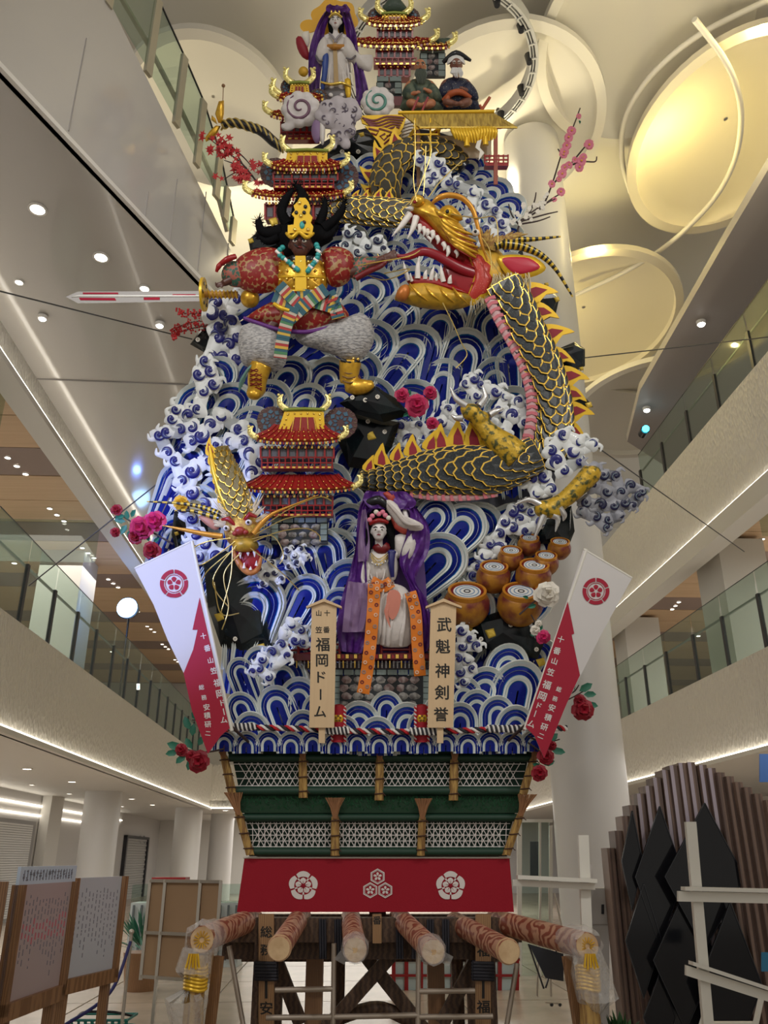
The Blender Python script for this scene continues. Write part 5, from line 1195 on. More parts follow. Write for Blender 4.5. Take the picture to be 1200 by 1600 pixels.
# ================= ROCKS =================
ROCK=M('rock_black',(.004,.005,.008),.2,col2=(.006,.014,.016),scale=3,spec=.35); RKG=M('rock_gold_edge',(.6,.42,.05),.4,.3)
def flowermark(par,x,y,r,w):
    mb=MB()
    for k in range(8):
        a=k*math.pi/4; mb.ball(x+r*.42*math.cos(a),y+r*.42*math.sin(a),w,r*.2,r*.2,.3,6)
    mb.ball(x,y,w,r*.16,r*.16,.4,6)
    mb.build('flower_mark',WPET,par)
def rock(label,ol,Y,th=14,marks=(),gold=(),w=0):
    cx=sum(p[0] for p in ol)/len(ol); cy=sum(p[1] for p in ol)/len(ol)
    o=T('black_rock',label,'rock',cx,max(p[1] for p in ol),Y,group='black rocks')
    mb=MB(); n=len(ol); V=[(p[0],p[1],w) for p in ol]+[(cx+(p[0]-cx)*.72+((i*37)%5-2),cy+(p[1]-cy)*.7+((i*53)%5-2),w+th*(.7+.3*((i*29)%3)/2)) for i,p in enumerate(ol)]+[(cx+(ol[0][0]-cx)*.2,cy-3,w+th*1.15)]+[(cx+(p[0]-cx)*.85,cy+(p[1]-cy)*.85,w-th) for p in ol]
    Fc=[(i,(i+1)%n,n+(i+1)%n,n+i) for i in range(n)]+[(n+i,n+(i+1)%n,2*n) for i in range(n)]+[((i+1)%n,i,2*n+1+i,2*n+1+(i+1)%n) for i in range(n)]+[tuple(range(2*n+1,3*n+1))]
    mb.add(V,Fc); mb.build('rock_body',ROCK,o,smooth=False)
    for (x,y) in marks: flowermark(o,x,y,6,w+th*1.1)
    for (x,y,r) in gold:
        mb=MB(); mb.pil([(x-r,y-r*.4),(x+r*.6,y-r*.8),(x+r,y+r*.5),(x-r*.3,y+r)],2,w+th*.95,sm=0,rings=2); mb.build('gilt_facet',RKG,o,smooth=False)
    return o
rock('black faceted rock behind the dragon\'s mane at right',[(828,452),(852,444),(874,466),(868,492),(842,505),(825,480)],8.4,10,[],[(868,470,5),(852,447,4)])
rock('black faceted rock jutting out right of the dragon neck, a wire tied to it',[(872,545),(898,534),(914,545),(914,572),(892,584),(870,572)],8.4,10,[],[(906,578,4)])
rock('small black rock with a gold tip at the right edge, below the wire',[(884,605),(905,612),(927,636),(905,640),(884,632)],8.4,8,[],[(918,634,6)])
rock('tall black rocks under the lower claw, above the kegs',[(838,812),(870,800),(893,790),(898,830),(885,862),(862,850),(845,850)],8.5,10,[],[(884,855,4)])
rock('black rock with one white flower, left of the sword guard\'s red berries',[(297,538),(318,508),(340,506),(352,545),(340,560),(318,550)],8.55,12,[(312,534)])
rock('grey black rock under foam at the left edge, above the scattered curls',[(294,618),(300,600),(330,596),(350,612),(345,640),(310,650)],8.6,8,[(321,603)])
rock('black rock slab under the warrior\'s left foot, behind the small pagoda',[(318,655),(350,640),(385,645),(390,662),(350,690),(325,675)],8.6,10,[(350,652)])
rock('black flower-dotted rock under the warrior\'s right boot',[(530,630),(558,612),(585,603),(618,622),(642,648),(600,660),(550,645)],8.15,12,[(551,624),(571,628),(590,623)],[])
rock('deep black rock mass beside the small pagoda roof, with white flowers',[(540,640),(600,655),(625,660),(612,700),(585,735),(545,730),(528,690)],8.5,10,[(575,661),(601,677),(570,640)],[(578,682,10)])
rock('dark rock wall behind the left banner, streaked with gold',[(318,880),(352,860),(400,890),(420,950),(425,1010),(385,1035),(345,1010),(325,950)],8.45,14,[(370,1000),(398,1020)],[(410,1012,7),(345,965,8)])
rock('dark rock at the left edge behind the small dragon\'s horns',[(272,800),(300,785),(322,810),(330,860),(310,885),(278,870),(268,835)],8.6,10,[],[(284,790,9),(278,835,4)])
rock('black rock with gold facets under the golden kegs',[(735,970),(780,955),(830,965),(852,1000),(840,1030),(790,1022),(745,1010)],8.45,12,[(796,978),(750,1000),(836,1016)],[(730,982,8),(765,990,9),(843,1035,8)])
rock('black rock behind the warrior\'s raised left shoulder',[(388,375),(410,355),(440,350),(450,380),(420,395),(392,398)],8.6,8,[],[(393,378,5),(428,348,8)])
rock('black crag at the upper centre between the patterned panels and the coils',[(520,215),(560,205),(600,215),(618,235),(590,250),(545,250),(515,240)],8.95,8,[(538,226),(560,240),(535,240)],[(565,213,5)])
rock('black rock below the right side of the dragon neck, behind the foam',[(850,690),(885,680),(905,700),(880,740),(850,735)],8.5,6,[])
# ================= KEGS =================
KEG=M('keg_gold_brown',(.45,.2,.02),.45,.15,bump=.4,scale=6,col2=(.16,.02,.025),lo=.38,hi=.62); KR=M('keg_rim_orange',(.62,.26,.03),.35,.3)
klabs={(826,843,15):'topmost left golden keg of the stack at right',(873,849,15):'topmost right golden keg, at the edge of the stack',(797,863,17):'left keg of the second row of the golden stack',(851,871,17):'right keg of the second row of the golden stack',(770,889,22):'left keg of the third row, directly above the front left keg',(832,887,23):'right keg of the third row, with the white rose below it',(728,928,30):'largest front left golden keg beside the right name board',(811,928,29):'front right golden keg partly behind the white rose'}
for i,((x,y,r),lb) in enumerate(klabs.items()):
    o=T('golden_keg',lb,'keg',x,y+r,8.42-.015*i,.2,'golden kegs'); ax=(0,1.3,-.85); w0=8+i*1.6
    q=lambda t:(x,y+ax[1]*r*t,w0+ax[2]*r*t)
    mb=MB(); mb.tube([q(t) for t in (0,.1,.3,.6,.85,1.05)],[r*.92,r*1.05,r*1.2,r*1.22,r*1.05,r*.8],24); mb.build('barrel',KEG,o)
    def dk(r0,r1,t0,t1,mat,nm,par=o):
        mb=MB(); n=28
        # ring perpendicular to the axis
        L=math.hypot(ax[1],ax[2]); ux=(1,0,0); uy=(0,ax[2]/L,-ax[1]/L)
        V=[]
        for t,ra in ((t0,r0),(t1,r0),(t1,r1),(t0,r1)):
            for k in range(n):
                a=2*math.pi*k/n; V.append((x+ra*math.cos(a),y+ax[1]*r*t+uy[1]*ra*math.sin(a),w0+ax[2]*r*t+uy[2]*ra*math.sin(a)))
        mb.add(V,[(j*n+k,j*n+(k+1)%n,((j+1)%4)*n+(k+1)%n,((j+1)%4)*n+k) for j in range(4) for k in range(n)]); return mb.build(nm,mat,par,smooth=False)
    dk(r,r*.86,-.1,.05,KR,'rim'); dk(r*.87,r*.7,-.04,.05,DRED,'inner_ring'); ld=dk(r*.71,r*.01,-.06,.05,M('keg_lid',(.72,.72,.7),.4),'lid')
    dk(r*.62,r*.56,-.075,-.06,M('lid_blue_line',(.2,.3,.45),.5),'painted_ring',ld)
    dk(r*.4,r*.35,-.075,-.06,M('lid_blue_line'),'painted_ring',ld); dk(r*.18,r*.12,-.075,-.06,DARK,'painted_ring',ld)
# ================= FIGURES =================
def limb(mb,pts,r,n=10): mb.tube(cm(pts,4),r,n)
def hand(mb,x,y,w,ang,s,curl=.5,side=1):
    "palm and five separate bent fingers; ang = pointing direction in the photo plane (deg), s = hand length px"
    a=math.radians(ang); c,sn=math.cos(a),math.sin(a)
    def q(u,v,z): return (x+(u*c-v*sn)*s,y+(u*sn+v*c)*s,w+z*s)
    mb.tube([q(-.1,0,0),q(.15,0,0),q(.42,0,0)],[.15*s,.22*s,.2*s],8,flat=.5)
    for i,(v,L) in enumerate(((-.17,.40),(-.06,.48),(.06,.46),(.17,.36))):
        k=curl*1.3
        mb.tube([q(.36,v,0),q(.36+L*.45,v*1.15,L*.1*k),q(.36+L*.45+L*.3*(1-k*.5),v*1.2,L*.45*k),q(.36+L*.45+L*.45*(1-k),v*1.2,L*.75*k)],[.062*s,.058*s,.052*s,.04*s],6)
    mb.tube([q(.05,.16*side,.02),q(.22,.3*side,.08),q(.4,.33*side,.18*curl+.05)],[.07*s,.065*s,.045*s],6)
def body(o,J,sc,mat,headc,hr,hands,legs=True,name='body',vox=.012,ears=True):
    """one continuous figure: J joints {name:(x,y,w)}, sc = base limb radius px"""
    mb=MB(); g=J.get
    hx,hy,hw=headc
    mb.ball(hx,hy-.12*hr,hw,hr*.82,hr*.95,hr*.88,16); mb.ball(hx,hy+.38*hr,hw+hr*.18,hr*.6,hr*.66,hr*.6,14)  # skull + jaw
    mb.tube([(hx,hy-.12*hr,hw+hr*.8),(hx,hy+.12*hr,hw+hr*1.06),(hx,hy+.2*hr,hw+hr*.85)],[hr*.07,hr*.13,hr*.15],8) # nose
    mb.ball(hx,hy-.28*hr,hw+hr*.66,hr*.5,hr*.12,hr*.2,10)
    if ears:
        for s_ in (-1,1): mb.ball(hx+s_*hr*.83,hy+.05*hr,hw-.05*hr,hr*.12,hr*.25,hr*.18,8)
    limb(mb,[(hx,hy+.5*hr,hw-.05*hr),g('neck'),g('chest')],[hr*.42,hr*.42,hr*.55])
    limb(mb,[g('chest'),((g('chest')[0]+g('pelvis')[0])/2,(g('chest')[1]+g('pelvis')[1])/2,(g('chest')[2]+g('pelvis')[2])/2),g('pelvis')],[sc*1.35,sc*1.2,sc*1.4],14)
    for s_ in 'LR':
        sh,el,ha=g('sh'+s_),g('el'+s_),g('ha'+s_)
        limb(mb,[g('chest'),sh,el,ha],[sc*1.2,sc*1.05,sc*.8,sc*.5])
        h=hands.get(s_)
        if h: hand(mb,ha[0],ha[1],ha[2],h[0],h[1],h[2],h[3])
        if legs: limb(mb,[g('pelvis'),g('hip'+s_),g('kn'+s_),g('an'+s_)],[sc*1.5,sc*1.45,sc*1.1,sc*.7]); t=g('to'+s_); limb(mb,[g('an'+s_),((g('an'+s_)[0]+t[0])/2,(g('an'+s_)[1]+t[1])/2+1,t[2]),t],[sc*.7,sc*.7,sc*.45])
    b=mb.build(name,mat,o); m=b.modifiers.new('r','REMESH'); m.mode='VOXEL'; m.voxel_size=vox; m.use_smooth_shade=True
    return b
def face(o,hx,hy,hw,hr,eye=(WPET,BLACK),lip=RED,brow=BLACK,fierce=0,slit=.5,browr=.045):
    z=hw+hr*.8
    for s_ in (-1,1):
        mb=MB(); mb.ball(hx+s_*hr*.33,hy,z-.02*hr,hr*.19,hr*.1*slit*2,hr*.08,10); e_=mb.build('eye',eye[0],o)
        mb=MB(); mb.ball(hx+s_*hr*.33,hy,z+.05*hr,hr*.08,hr*.08,hr*.04,8); mb.build('iris',eye[1],e_)
        mb=MB(); mb.tube([(hx+s_*hr*.14,hy-(.2-fierce*.1)*hr,z+.05*hr),(hx+s_*hr*.36,hy-(.3)*hr,z+.02*hr),(hx+s_*hr*.58,hy-(.22+fierce*.2)*hr,z-.12*hr)],[hr*browr,hr*browr*1.5,hr*browr*.6],6); mb.build('eyebrow',brow,o)
    mb=MB(); mb.tube([(hx-.2*hr,hy+.52*hr,hw+hr*.74),(hx,hy+.5*hr+fierce*-.04*hr,hw+hr*.83),(hx+.2*hr,hy+.52*hr,hw+hr*.74)],[hr*.03,hr*.075,hr*.03],7); mb.build('lips',lip,o)
def cloth(o,ol,th,w,mat,name,sm=3,c=None,back=.35): 
    mb=MB(); mb.pil(ol,th,w,c=c,sm=sm,back=back); return mb.build(name,mat,o)
def tubeo(o,pts,r,mat,name,n=10,flat=1,k=5):
    mb=MB(); mb.tube(cm(pts,k),r,n,flat=flat); return mb.build(name,mat,o)
# ---- sword
sw=T('sword','long steel sword with round gold guard held out to the left by the warrior','sword',345,462,7.75)
STEEL=M('blade_steel',(.62,.6,.6),.12,.9); 
mb=MB(); mb.slab([(103,464),(122,456),(312,455),(312,471),(122,474)],[0]*5,[1]*5); mb.v=[(v[0],v[1],v[2]) for v in mb.v]; mb.build('blade',STEEL,sw,smooth=False)
mb=MB(); mb.slab([(112,464.5),(124,461.5),(312,462),(312,464),(124,464)],1,3); mb.build('ridge',M('blade_edge',(.85,.85,.83),.2,.6),sw,smooth=False)
mb=MB(); mb.slab([(124,465.5),(180,466),(182,470),(126,469.5)],1,1.8); mb.slab([(225,465),(250,465),(250,469),(225,469)],1,1.8); mb.slab([(270,460),(306,460),(306,462),(270,461.5)],1,1.8); mb.slab([(130,457.5),(185,457.5),(185,460),(130,460)],1,1.8); mb.build('red_reflection',M('blade_red_reflection',(.4,.01,.04),.2,.5),sw,smooth=False)  # red strips paint reflections onto the blade steel
mb=MB()
for (x0,x1) in ((317,321),): mb.tube([(x0,461,3),(x1,461,3)],26,28)
gd=mb.build('guard',YEL,sw)
for a in range(6):
    mb=MB(); mb.tube([(316,461+17*math.sin(a*1.047),3+17*math.cos(a*1.047)),(322,461+17*math.sin(a*1.047),3+17*math.cos(a*1.047))],3,8); mb.build('piercing',BLACK,gd)
mb=MB(); mb.tube([(321,461,3),(372,461,3)],5,12); mb.build('grip',M('grip_orange',(.5,.25,.05),.5),sw)
for k in range(8):
    mb=MB(); mb.tube([(326+k*6,455,3),(328+k*6,461,8.6),(329+k*6,467,3)],1.3,6); mb.build('grip_wrap',YEL,sw)
mb=MB(); mb.ball(391,467,3,15,15,14,16); mb.build('pommel',GOLD,sw)
# ---- warrior
W_=T('person','warrior doll in gold armour, red brocade sleeves and tall gold crown, striding with a sword','person',470,600,8.0)
J=dict(neck=(471,406,6),chest=(470,425,2),pelvis=(468,478,0),shL=(440,412,0),elL=(392,428,10),haL=(352,447,14),shR=(503,410,0),elR=(548,428,6),haR=(600,408,12),hipL=(450,492,2),knL=(406,535,2),anL=(405,590,6),toL=(401,614,6),hipR=(490,490,2),knR=(556,525,0),anR=(546,578,2),toR=(566,604,4))
body(W_,J,11,FACEB,(471,388,14),21,{'L':(160,20,.9,-1),'R':(-20,30,.25,1)})
face(W_,471,388,14,21,fierce=1.2,lip=DRED,slit=.6,browr=.09)
for (x,y) in ((466,394),(478,394)): tubeo(W_,[(x-3,y,34),(x,y+3,34),(x+4,y+5,32)],[.6,1.2,.4],BLACK,'moustache',6)
cloth(W_,[(452,405),(462,401),(480,401),(492,405),(487,416),(470,420),(456,415)],6,10,BLACK,'beard')
CR=[(453,377),(453,364),(462,363),(463,352),(459,347),(464,341),(462,334),(468,328),(471,322),(480,322),(485,329),(488,338),(486,346),(491,352),(488,360),(492,366),(490,378),(471,374)]
mb=MB(); mb.slab(CR,26,30); cr_=mb.build('crown',YEL,W_,smooth=False)
for (x,y,m) in ((471,330,BGOLD),(466,345,BLACK),(478,345,BLACK),(473,350,BGOLD),(478,360,BLACK),(464,371,BGOLD),(484,371,BGOLD),(480,336,BLACK),(475,364,TURQ)):
    mb=MB(); mb.ball(x,y,31,3 if m is not TURQ else 4,3 if m is not TURQ else 6,2,8); mb.build('crown_stud',m,cr_)
tubeo(W_,[(450,374,24),(460,384,34),(471,377,36),(482,384,34),(492,374,24)],[2,3.4,3,3.4,2],YEL,'crown_band')
# hair: wild black tufts
cloth(W_,[(425,368),(440,345),(455,352),(490,350),(512,352),(520,372),(500,385),(492,400),(448,402),(440,390)],22,-6,HAIR,'hair')
hh=[([(450,352),(440,332),(447,312),(458,298)],[9,8,7,2]),([(462,345),(465,325),(472,305),(466,292)],[9,8,7,4]),([(478,345),(478,322),(474,305),(462,290)],[8,7,6,2]),([(498,352),(505,335),(508,322),(507,312)],[8,7,5,2]),([(505,358),(522,345),(534,330),(538,317)],[9,7,6,2]),([(440,362),(420,366),(408,360),(404,345)],[10,8,7,5]),([(435,372),(418,378),(405,370)],[8,6,2]),([(500,372),(515,368),(528,352)],[8,6,2])]
for p,r in hh:
    mb=MB(); q=cm([(*a,2) for a in p],5); mb.tube(q,r,9); rr=random.Random(len(q)+int(p[0][0]))
    for i in range(110):
        a=rr.choice(q); th=rr.uniform(0,6.28); d=r[0]*.8+rr.uniform(0,5); mb.tube([(a[0],a[1],a[2]),(a[0]+math.cos(th)*d,a[1]+math.sin(th)*d-2,a[2]+rr.uniform(-3,6))],[1.2,.2],3)
    mb.build('hair_tuft',HAIR,W_)
# armour
cloth(W_,[(432,412),(446,406),(470,412),(496,406),(510,412),(515,436),(510,452),(514,464),(470,472),(430,464),(434,452),(428,436)],26,0,GOLD,'cuirass',2)
mb=MB(); mb.slab([(464,410),(480,410),(482,468),(464,468)],24,28); mb.build('centre_plate',YEL,W_,smooth=False)
for y in (440,462): tubeo(W_,[(431,y-4,6),(450,y,22),(471,y+1,27),(494,y,22),(512,y-4,6)],[2.2,2.2],YEL,'armour_band')
for i in range(7):
    for j in range(4):
        x=440+i*11; y=418+j*13
        if 462<x<484 and j: continue
        wz=26*math.sqrt(max(0,1-((x-471)/46)**2))*.95+2
        mb=MB(); mb.ball(x,y,wz,2.3,2.3,2,8); mb.build('stud',BGOLD,W_)
# necklace of turquoise beads
for side,pts in ((0,[(445,398),(438,406),(446,414),(454,420),(462,427),(468,432)]),(1,[(497,394),(500,404),(498,414),(494,421),(488,428),(484,434)])):
    for i,(x,y) in enumerate(cm(pts,2)):
        mb=MB(); 
        if i%3==2: mb.tube([(x-3,y-3,30),(x+3,y+3,31)],2.6,8)
        else: mb.ball(x,y,30,4.4,4,4,8)
        mb.build('necklace_bead',BONE if i%3==2 else TURQ,W_)
# sleeves and skirt
cloth(W_,[(444,396),(420,388),(392,394),(370,408),(362,430),(374,450),(402,460),(428,456),(440,442),(442,420)],22,4,BROC,'left_sleeve')
cloth(W_,[(502,398),(518,388),(538,390),(552,400),(554,420),(546,440),(530,450),(514,446),(506,425)],22,4,BROC,'right_sleeve')
for p in ([(436,404),(420,418),(400,446)],[(430,400),(408,408),(384,432)],[(438,430),(425,440),(412,452)],[(510,402),(525,415),(535,440)],[(516,396),(534,404),(546,422)]): tubeo(W_,[(x,y,23-abs(x-(405 if x<460 else 530))*.25) for x,y in p],[.6,2.4,.6],BROC,'sleeve_crease',6)
cloth(W_,[(380,412),(362,412),(350,422),(348,438),(362,450),(380,450),(388,432)],14,8,BROCG,'left_forearm_sleeve')
tubeo(W_,[(372,408,20),(360,414,24),(350,420,22)],[4,5,4],RED,'arm_ribbon'); tubeo(W_,[(352,416,20),(346,424,22),(342,432,20)],[3,4,2],RED,'arm_ribbon')
cloth(W_,[(550,408),(566,404),(585,404),(598,403),(600,412),(585,420),(565,436),(550,436)],12,6,BROCG,'right_forearm_sleeve')
tubeo(W_,[(556,440,14),(575,430,16),(596,420,14),(606,410,12)],[5,5,4,2],DRED,'hanging_cuff')
tubeo(W_,[(558,424,24),(590,418,24),(640,408,20)],[.9,.9],BGOLD,'fine_gold_rod',5)
cloth(W_,[(384,500),(402,484),(430,472),(470,470),(510,468),(532,474),(546,498),(520,512),(480,522),(440,518),(410,508)],22,2,BROC,'skirt',3)
tubeo(W_,[(383,500,10),(410,511,16),(440,521,20),(480,525,22),(520,515,16),(546,500,8)],[3,3.4,3],M('purple_lining',(.12,.02,.2),.5),'skirt_hem')
# striped sash
SC=[M('stripe_teal',(.01,.09,.13),.5),M('stripe_cream',(.5,.45,.36),.5),M('stripe_red',(.4,.02,.02),.5),M('stripe_gold',(.6,.38,.04),.4),M('stripe_green',(.05,.2,.08),.5)]
def sash(pts,wd,w,nm,step=4.2,seq=(0,0,1,2,3,0,4,1,2,0,3),slant=0):
    p=cm(pts,10); L=0; out=MB(); acc=0;i0=0;k=0
    D=[0]
    for i in range(1,len(p)): D.append(D[-1]+math.hypot(p[i][0]-p[i-1][0],p[i][1]-p[i-1][1]))
    def at(s):
        i=max(j for j in range(len(p)) if D[j]<=s+1e-6); i=min(i,len(p)-2); f=(s-D[i])/max(D[i+1]-D[i],1e-6); tx,ty=p[i+1][0]-p[i][0],p[i+1][1]-p[i][1]; q=math.hypot(tx,ty) or 1
        return p[i][0]+(p[i+1][0]-p[i][0])*f,p[i][1]+(p[i+1][1]-p[i][1])*f,-ty/q,tx/q
    s=0
    while s<D[-1]:
        e=min(s+step,D[-1]); a=at(s);b=at(e); h=wd/2
        out.slab([(a[0]+a[2]*h,a[1]+a[3]*h),(b[0]+b[2]*h,b[1]+b[3]*h),(b[0]-b[2]*h,b[1]-b[3]*h),(a[0]-a[2]*h,a[1]-a[3]*h)],w,w+2+(k%2)*.4,seq[k%len(seq)]); s=e;k+=1
    return out.build(nm,SC,W_,smooth=False)
sash([(432,468),(455,476),(480,474),(505,480),(532,488)],26,26,'sash_wrap')
sash([(440,456),(462,478),(480,492)],18,30,'sash_fold'); sash([(512,462),(490,478),(465,500),(452,512)],20,31,'sash_fold')
sash([(515,465),(524,485),(530,505)],20,26,'sash_fold')
sash([(462,490),(452,515),(446,540),(442,568)],20,33,'sash_tail')
tubeo(W_,[(432,484,30),(444,492,34),(456,496,34)],[3,3.5,3],YEL,'sash_cord')
# trousers & boots
cloth(W_,[(376,515),(398,504),(436,516),(448,540),(446,570),(428,582),(404,574),(382,572),(373,545)],26,2,GREYF,'left_trouser',3)
cloth(W_,[(462,522),(500,512),(540,498),(566,490),(582,508),(584,535),(568,560),(546,568),(528,558),(500,548),(470,538)],26,2,GREYF,'right_trouser',3)
def boot(leg,foot,nm):
    mb=MB(); mb.tube(cm(leg,4),[18,16,14],14,flat=.9); mb.tube(cm(foot,4),[14,13.5,11,5],14,flat=.8); b=mb.build(nm,GOLD,W_); m=b.modifiers.new('r','REMESH'); m.mode='VOXEL'; m.voxel_size=.018; m.use_smooth_shade=True
    return b
bl=boot([(410,572,8),(404,590,8),(402,608,6)],[(404,606,4),(401,614,12),(399,622,22),(398,626,26)],'left_boot'); br=boot([(548,566,6),(546,582,5),(545,600,2)],[(545,600,2),(558,606,8),(572,606,12),(584,602,12)],'right_boot')
for k in range(5):
    mb=MB(); y=582+k*7; mb.tube([(394,y,20),(404,y+4,23),(412,y,20)],1,5); mb.tube([(394,y+4,20),(404,y,23),(412,y+4,20)],1,5); mb.build('boot_lace',DRED,bl)
for k in range(5):
    mb=MB(); x=388-k*2; mb.tube(cm([(396,575,16),(x,585+k*3,18),(x-4,600+k*4,14)],4),[2.4,2,1],6); mb.build('teal_ribbon',M('ribbon_teal_grey',(.1,.22,.2),.5),W_)
tubeo(W_,[(534,566,16),(548,571,18),(562,567,14)],[3,3.4,3],BLACK,'boot_cuff'); 
for (x,y) in ((553,565),(560,566)): mb=MB(); mb.ball(x,y,19,2.6); mb.build('boot_stud',BGOLD,br)
for k in range(3): tubeo(W_,[(536,584+k*7,14),(546,588+k*7,18),(556,585+k*7,13)],[1.3,1.3],M('strap_dark',(.2,.1,.02),.5),'boot_strap',6)
# ---- seated lady
Ld=T('person','white-faced lady doll seated on the red balcony, purple sheer veil and long orange spotted sash','person',600,1020,8.2)
J=dict(neck=(592,852,4),chest=(594,872,2),pelvis=(602,925,0),shL=(576,868,0),elL=(568,905,6),haL=(585,925,16),shR=(616,866,0),elR=(640,850,4),haR=(632,800,8),hipL=(590,930,4),knL=(598,962,2),anL=(602,995,2),toL=(602,1000,4),hipR=(616,930,4),knR=(624,960,2),anR=(620,995,2),toR=(620,1000,4))
body(Ld,J,8,FACEW,(592,833,12),15,{'L':(20,13,.4,-1),'R':(-80,13,.6,1)})
face(Ld,592,833,12,15,slit=.35,lip=M('lip_dark_red',(.25,.01,.03),.4))
cloth(Ld,[(574,830),(574,812),(582,798),(597,793),(610,800),(615,818),(618,850),(612,862),(608,835),(604,822),(592,817),(582,822),(578,838),(578,868),(573,866)],9,6,HAIR,'hair',2,c=(594,808))
tubeo(Ld,[(606,830,14),(612,845,12),(613,862,8)],[4,4,3],HAIR,'hair_lock'); tubeo(Ld,[(576,825,14),(574,845,12),(573,880,8)],[4,4,2],HAIR,'hair_lock')
tubeo(Ld,[(578,823,20),(592,819,25),(606,821,20)],[3,3.6,3],RED,'red_headband')
for (x,y,m) in ((582,812,BPINK),(592,809,BPINK),(602,811,BPINK),(588,806,WPET),(607,815,WPET),(598,806,BPINK),(578,818,BPINK)):
    mb=MB(); mb.ball(x,y,24,4,4,3,8); mb.build('hair_flower',m,Ld)
tubeo(Ld,[(572,790,10),(592,786,16),(606,796,14)],[6,8,4],BLACK,'topknot')
cloth(Ld,[(576,865),(586,858),(600,858),(614,862),(622,880),(618,905),(600,912),(580,908),(571,890)],16,2,SATIN,'white_bodice')
for p in ([(578,872),(577,890),(582,908)],[(586,870),(588,890),(590,910)],[(602,872),(602,892),(598,910)],[(612,874),(616,892),(612,906)]): tubeo(Ld,[(x,y,17-abs(x-597)*.4) for x,y in p],[.8,2,1],SATIN,'bodice_fold',6)
cloth(Ld,[(574,872),(566,890),(564,912),(574,926),(588,930),(586,916),(578,906),(580,884)],9,6,SATIN,'lower_sleeve')
cloth(Ld,[(582,858),(590,852),(596,862),(604,850),(610,858),(603,868),(590,868)],9,12,DRED,'red_collar',2)
for k in range(3): tubeo(Ld,[(580,868+k*3,18),(592,878+k*5,22),(606,868+k*3,18)],[.8,.8],BGOLD,'necklace',5)
for k in range(6): mb=MB(); mb.ball(582+k*5,884+3*math.sin(k),22,1.6,3,1.6,6); mb.build('pendant',SILV,Ld)
tubeo(Ld,[(612,868,20),(611,885,22),(613,905,18)],[6,5,3],M('dagger_blue',(.02,.02,.15),.3),'blue_dagger_case',8); mb=MB(); mb.ball(612,867,21,7,4,4,8); mb.build('dagger_knob',M('dagger_blue'),Ld)
cloth(Ld,[(588,920),(605,912),(628,916),(640,930),(644,970),(642,1006),(620,1012),(594,1008),(588,985),(588,950)],20,4,SATIN,'white_skirt')
for p in ([(600,924),(594,950),(593,985),(590,1006)],[(610,922),(604,955),(600,985),(598,1008)],[(620,924),(616,960),(608,990),(606,1010)],[(632,930),(632,965),(628,990),(626,1010)]): tubeo(Ld,[(x,y,(20 if 590<x<636 else 14)-(y>1000)*8) for x,y in p],[1.5,3,4,3],SATIN,'skirt_fold')
mb=MB()
for p in ([(606,930),(618,926),(626,936),(622,960),(612,972),(604,955)],[(612,935),(600,958),(610,985),(602,960)]): mb.pil(p,1.2,26.5,rings=1)
mb.build('pale_red_stain_pattern',M('skirt_red_print',(.62,.22,.16),.5),Ld)
OSPOT=ORANGE
def strap(pts,wd,w,nm,seed):
    p=cm(pts,6); V=[];Fc=[]; n=len(p)
    for i in range(n):
        tx,ty=p[min(i+1,n-1)][0]-p[max(i-1,0)][0],p[min(i+1,n-1)][1]-p[max(i-1,0)][1]; q=math.hypot(tx,ty); nx,ny=-ty/q,tx/q; z=w+1.2*math.sin(i*.9)+(p[i][2] if len(p[i])>2 else 0)
        for (h,dz) in ((-wd/2,0),(wd/2,0),(wd/2,-1.6),(-wd/2,-1.6)): V.append((p[i][0]+nx*h,p[i][1]+ny*h,z+dz))
    for i in range(n-1):
        for j in range(4): Fc.append((i*4+j,i*4+(j+1)%4,i*4+4+(j+1)%4,i*4+4+j))
    Fc+= [(0,1,2,3),((n-1)*4+3,(n-1)*4+2,(n-1)*4+1,(n-1)*4)]
    mb=MB(); mb.add(V,Fc); b=mb.build(nm,ORANGE,Ld); rr=random.Random(seed)
    for i in range(1,n-1,1):
        s_=-1 if i%2 else 1; x=p[i][0]+s_*wd*.24; y=p[i][1]; z=w+1.2*math.sin(i*.9)+.3; mb=MB(); mb.ring(x,y,z,1.4,3.1,.6,10); mb.build('spot_ring',[DRED,M('spot_grey',(.3,.22,.2),.5),M('spot_pale',(.75,.5,.35),.5)][i%3],b)
    return b
strap([(585,918),(584,950),(580,1000),(575,1045),(568,1085)],19,34,'orange_sash_strip',1)
strap([(640,930),(648,960),(651,1010),(655,1058)],18,32,'orange_sash_strip',2)
strap([(580,912),(598,920),(612,912)],18,22,'orange_waist_sash',3)
cloth(Ld,[(600,788),(608,784),(620,792),(632,812),(650,818),(661,824),(658,832),(640,832),(622,826),(612,812),(604,800)],12,14,SATIN,'white_raised_sleeve',2)
tubeo(Ld,[(606,792,24),(618,806,28),(634,824,28),(655,827,26)],[2,3,3,1.5],M('sleeve_fold',(.55,.5,.48),.5),'sleeve_fold')
cloth(Ld,[(604,782),(598,774),(612,772),(618,782),(612,790)],6,14,M('sleeve_red',(.45,.06,.04),.5),'red_sleeve_top',2); cloth(Ld,[(610,808),(622,825),(640,832),(632,838),(616,828)],5,12,M('sleeve_red'),'red_sleeve_edge',2)
cloth(Ld,[(618,838),(640,835),(650,850),(640,875),(622,868),(615,852)],8,6,SATIN,'sheer_bow')
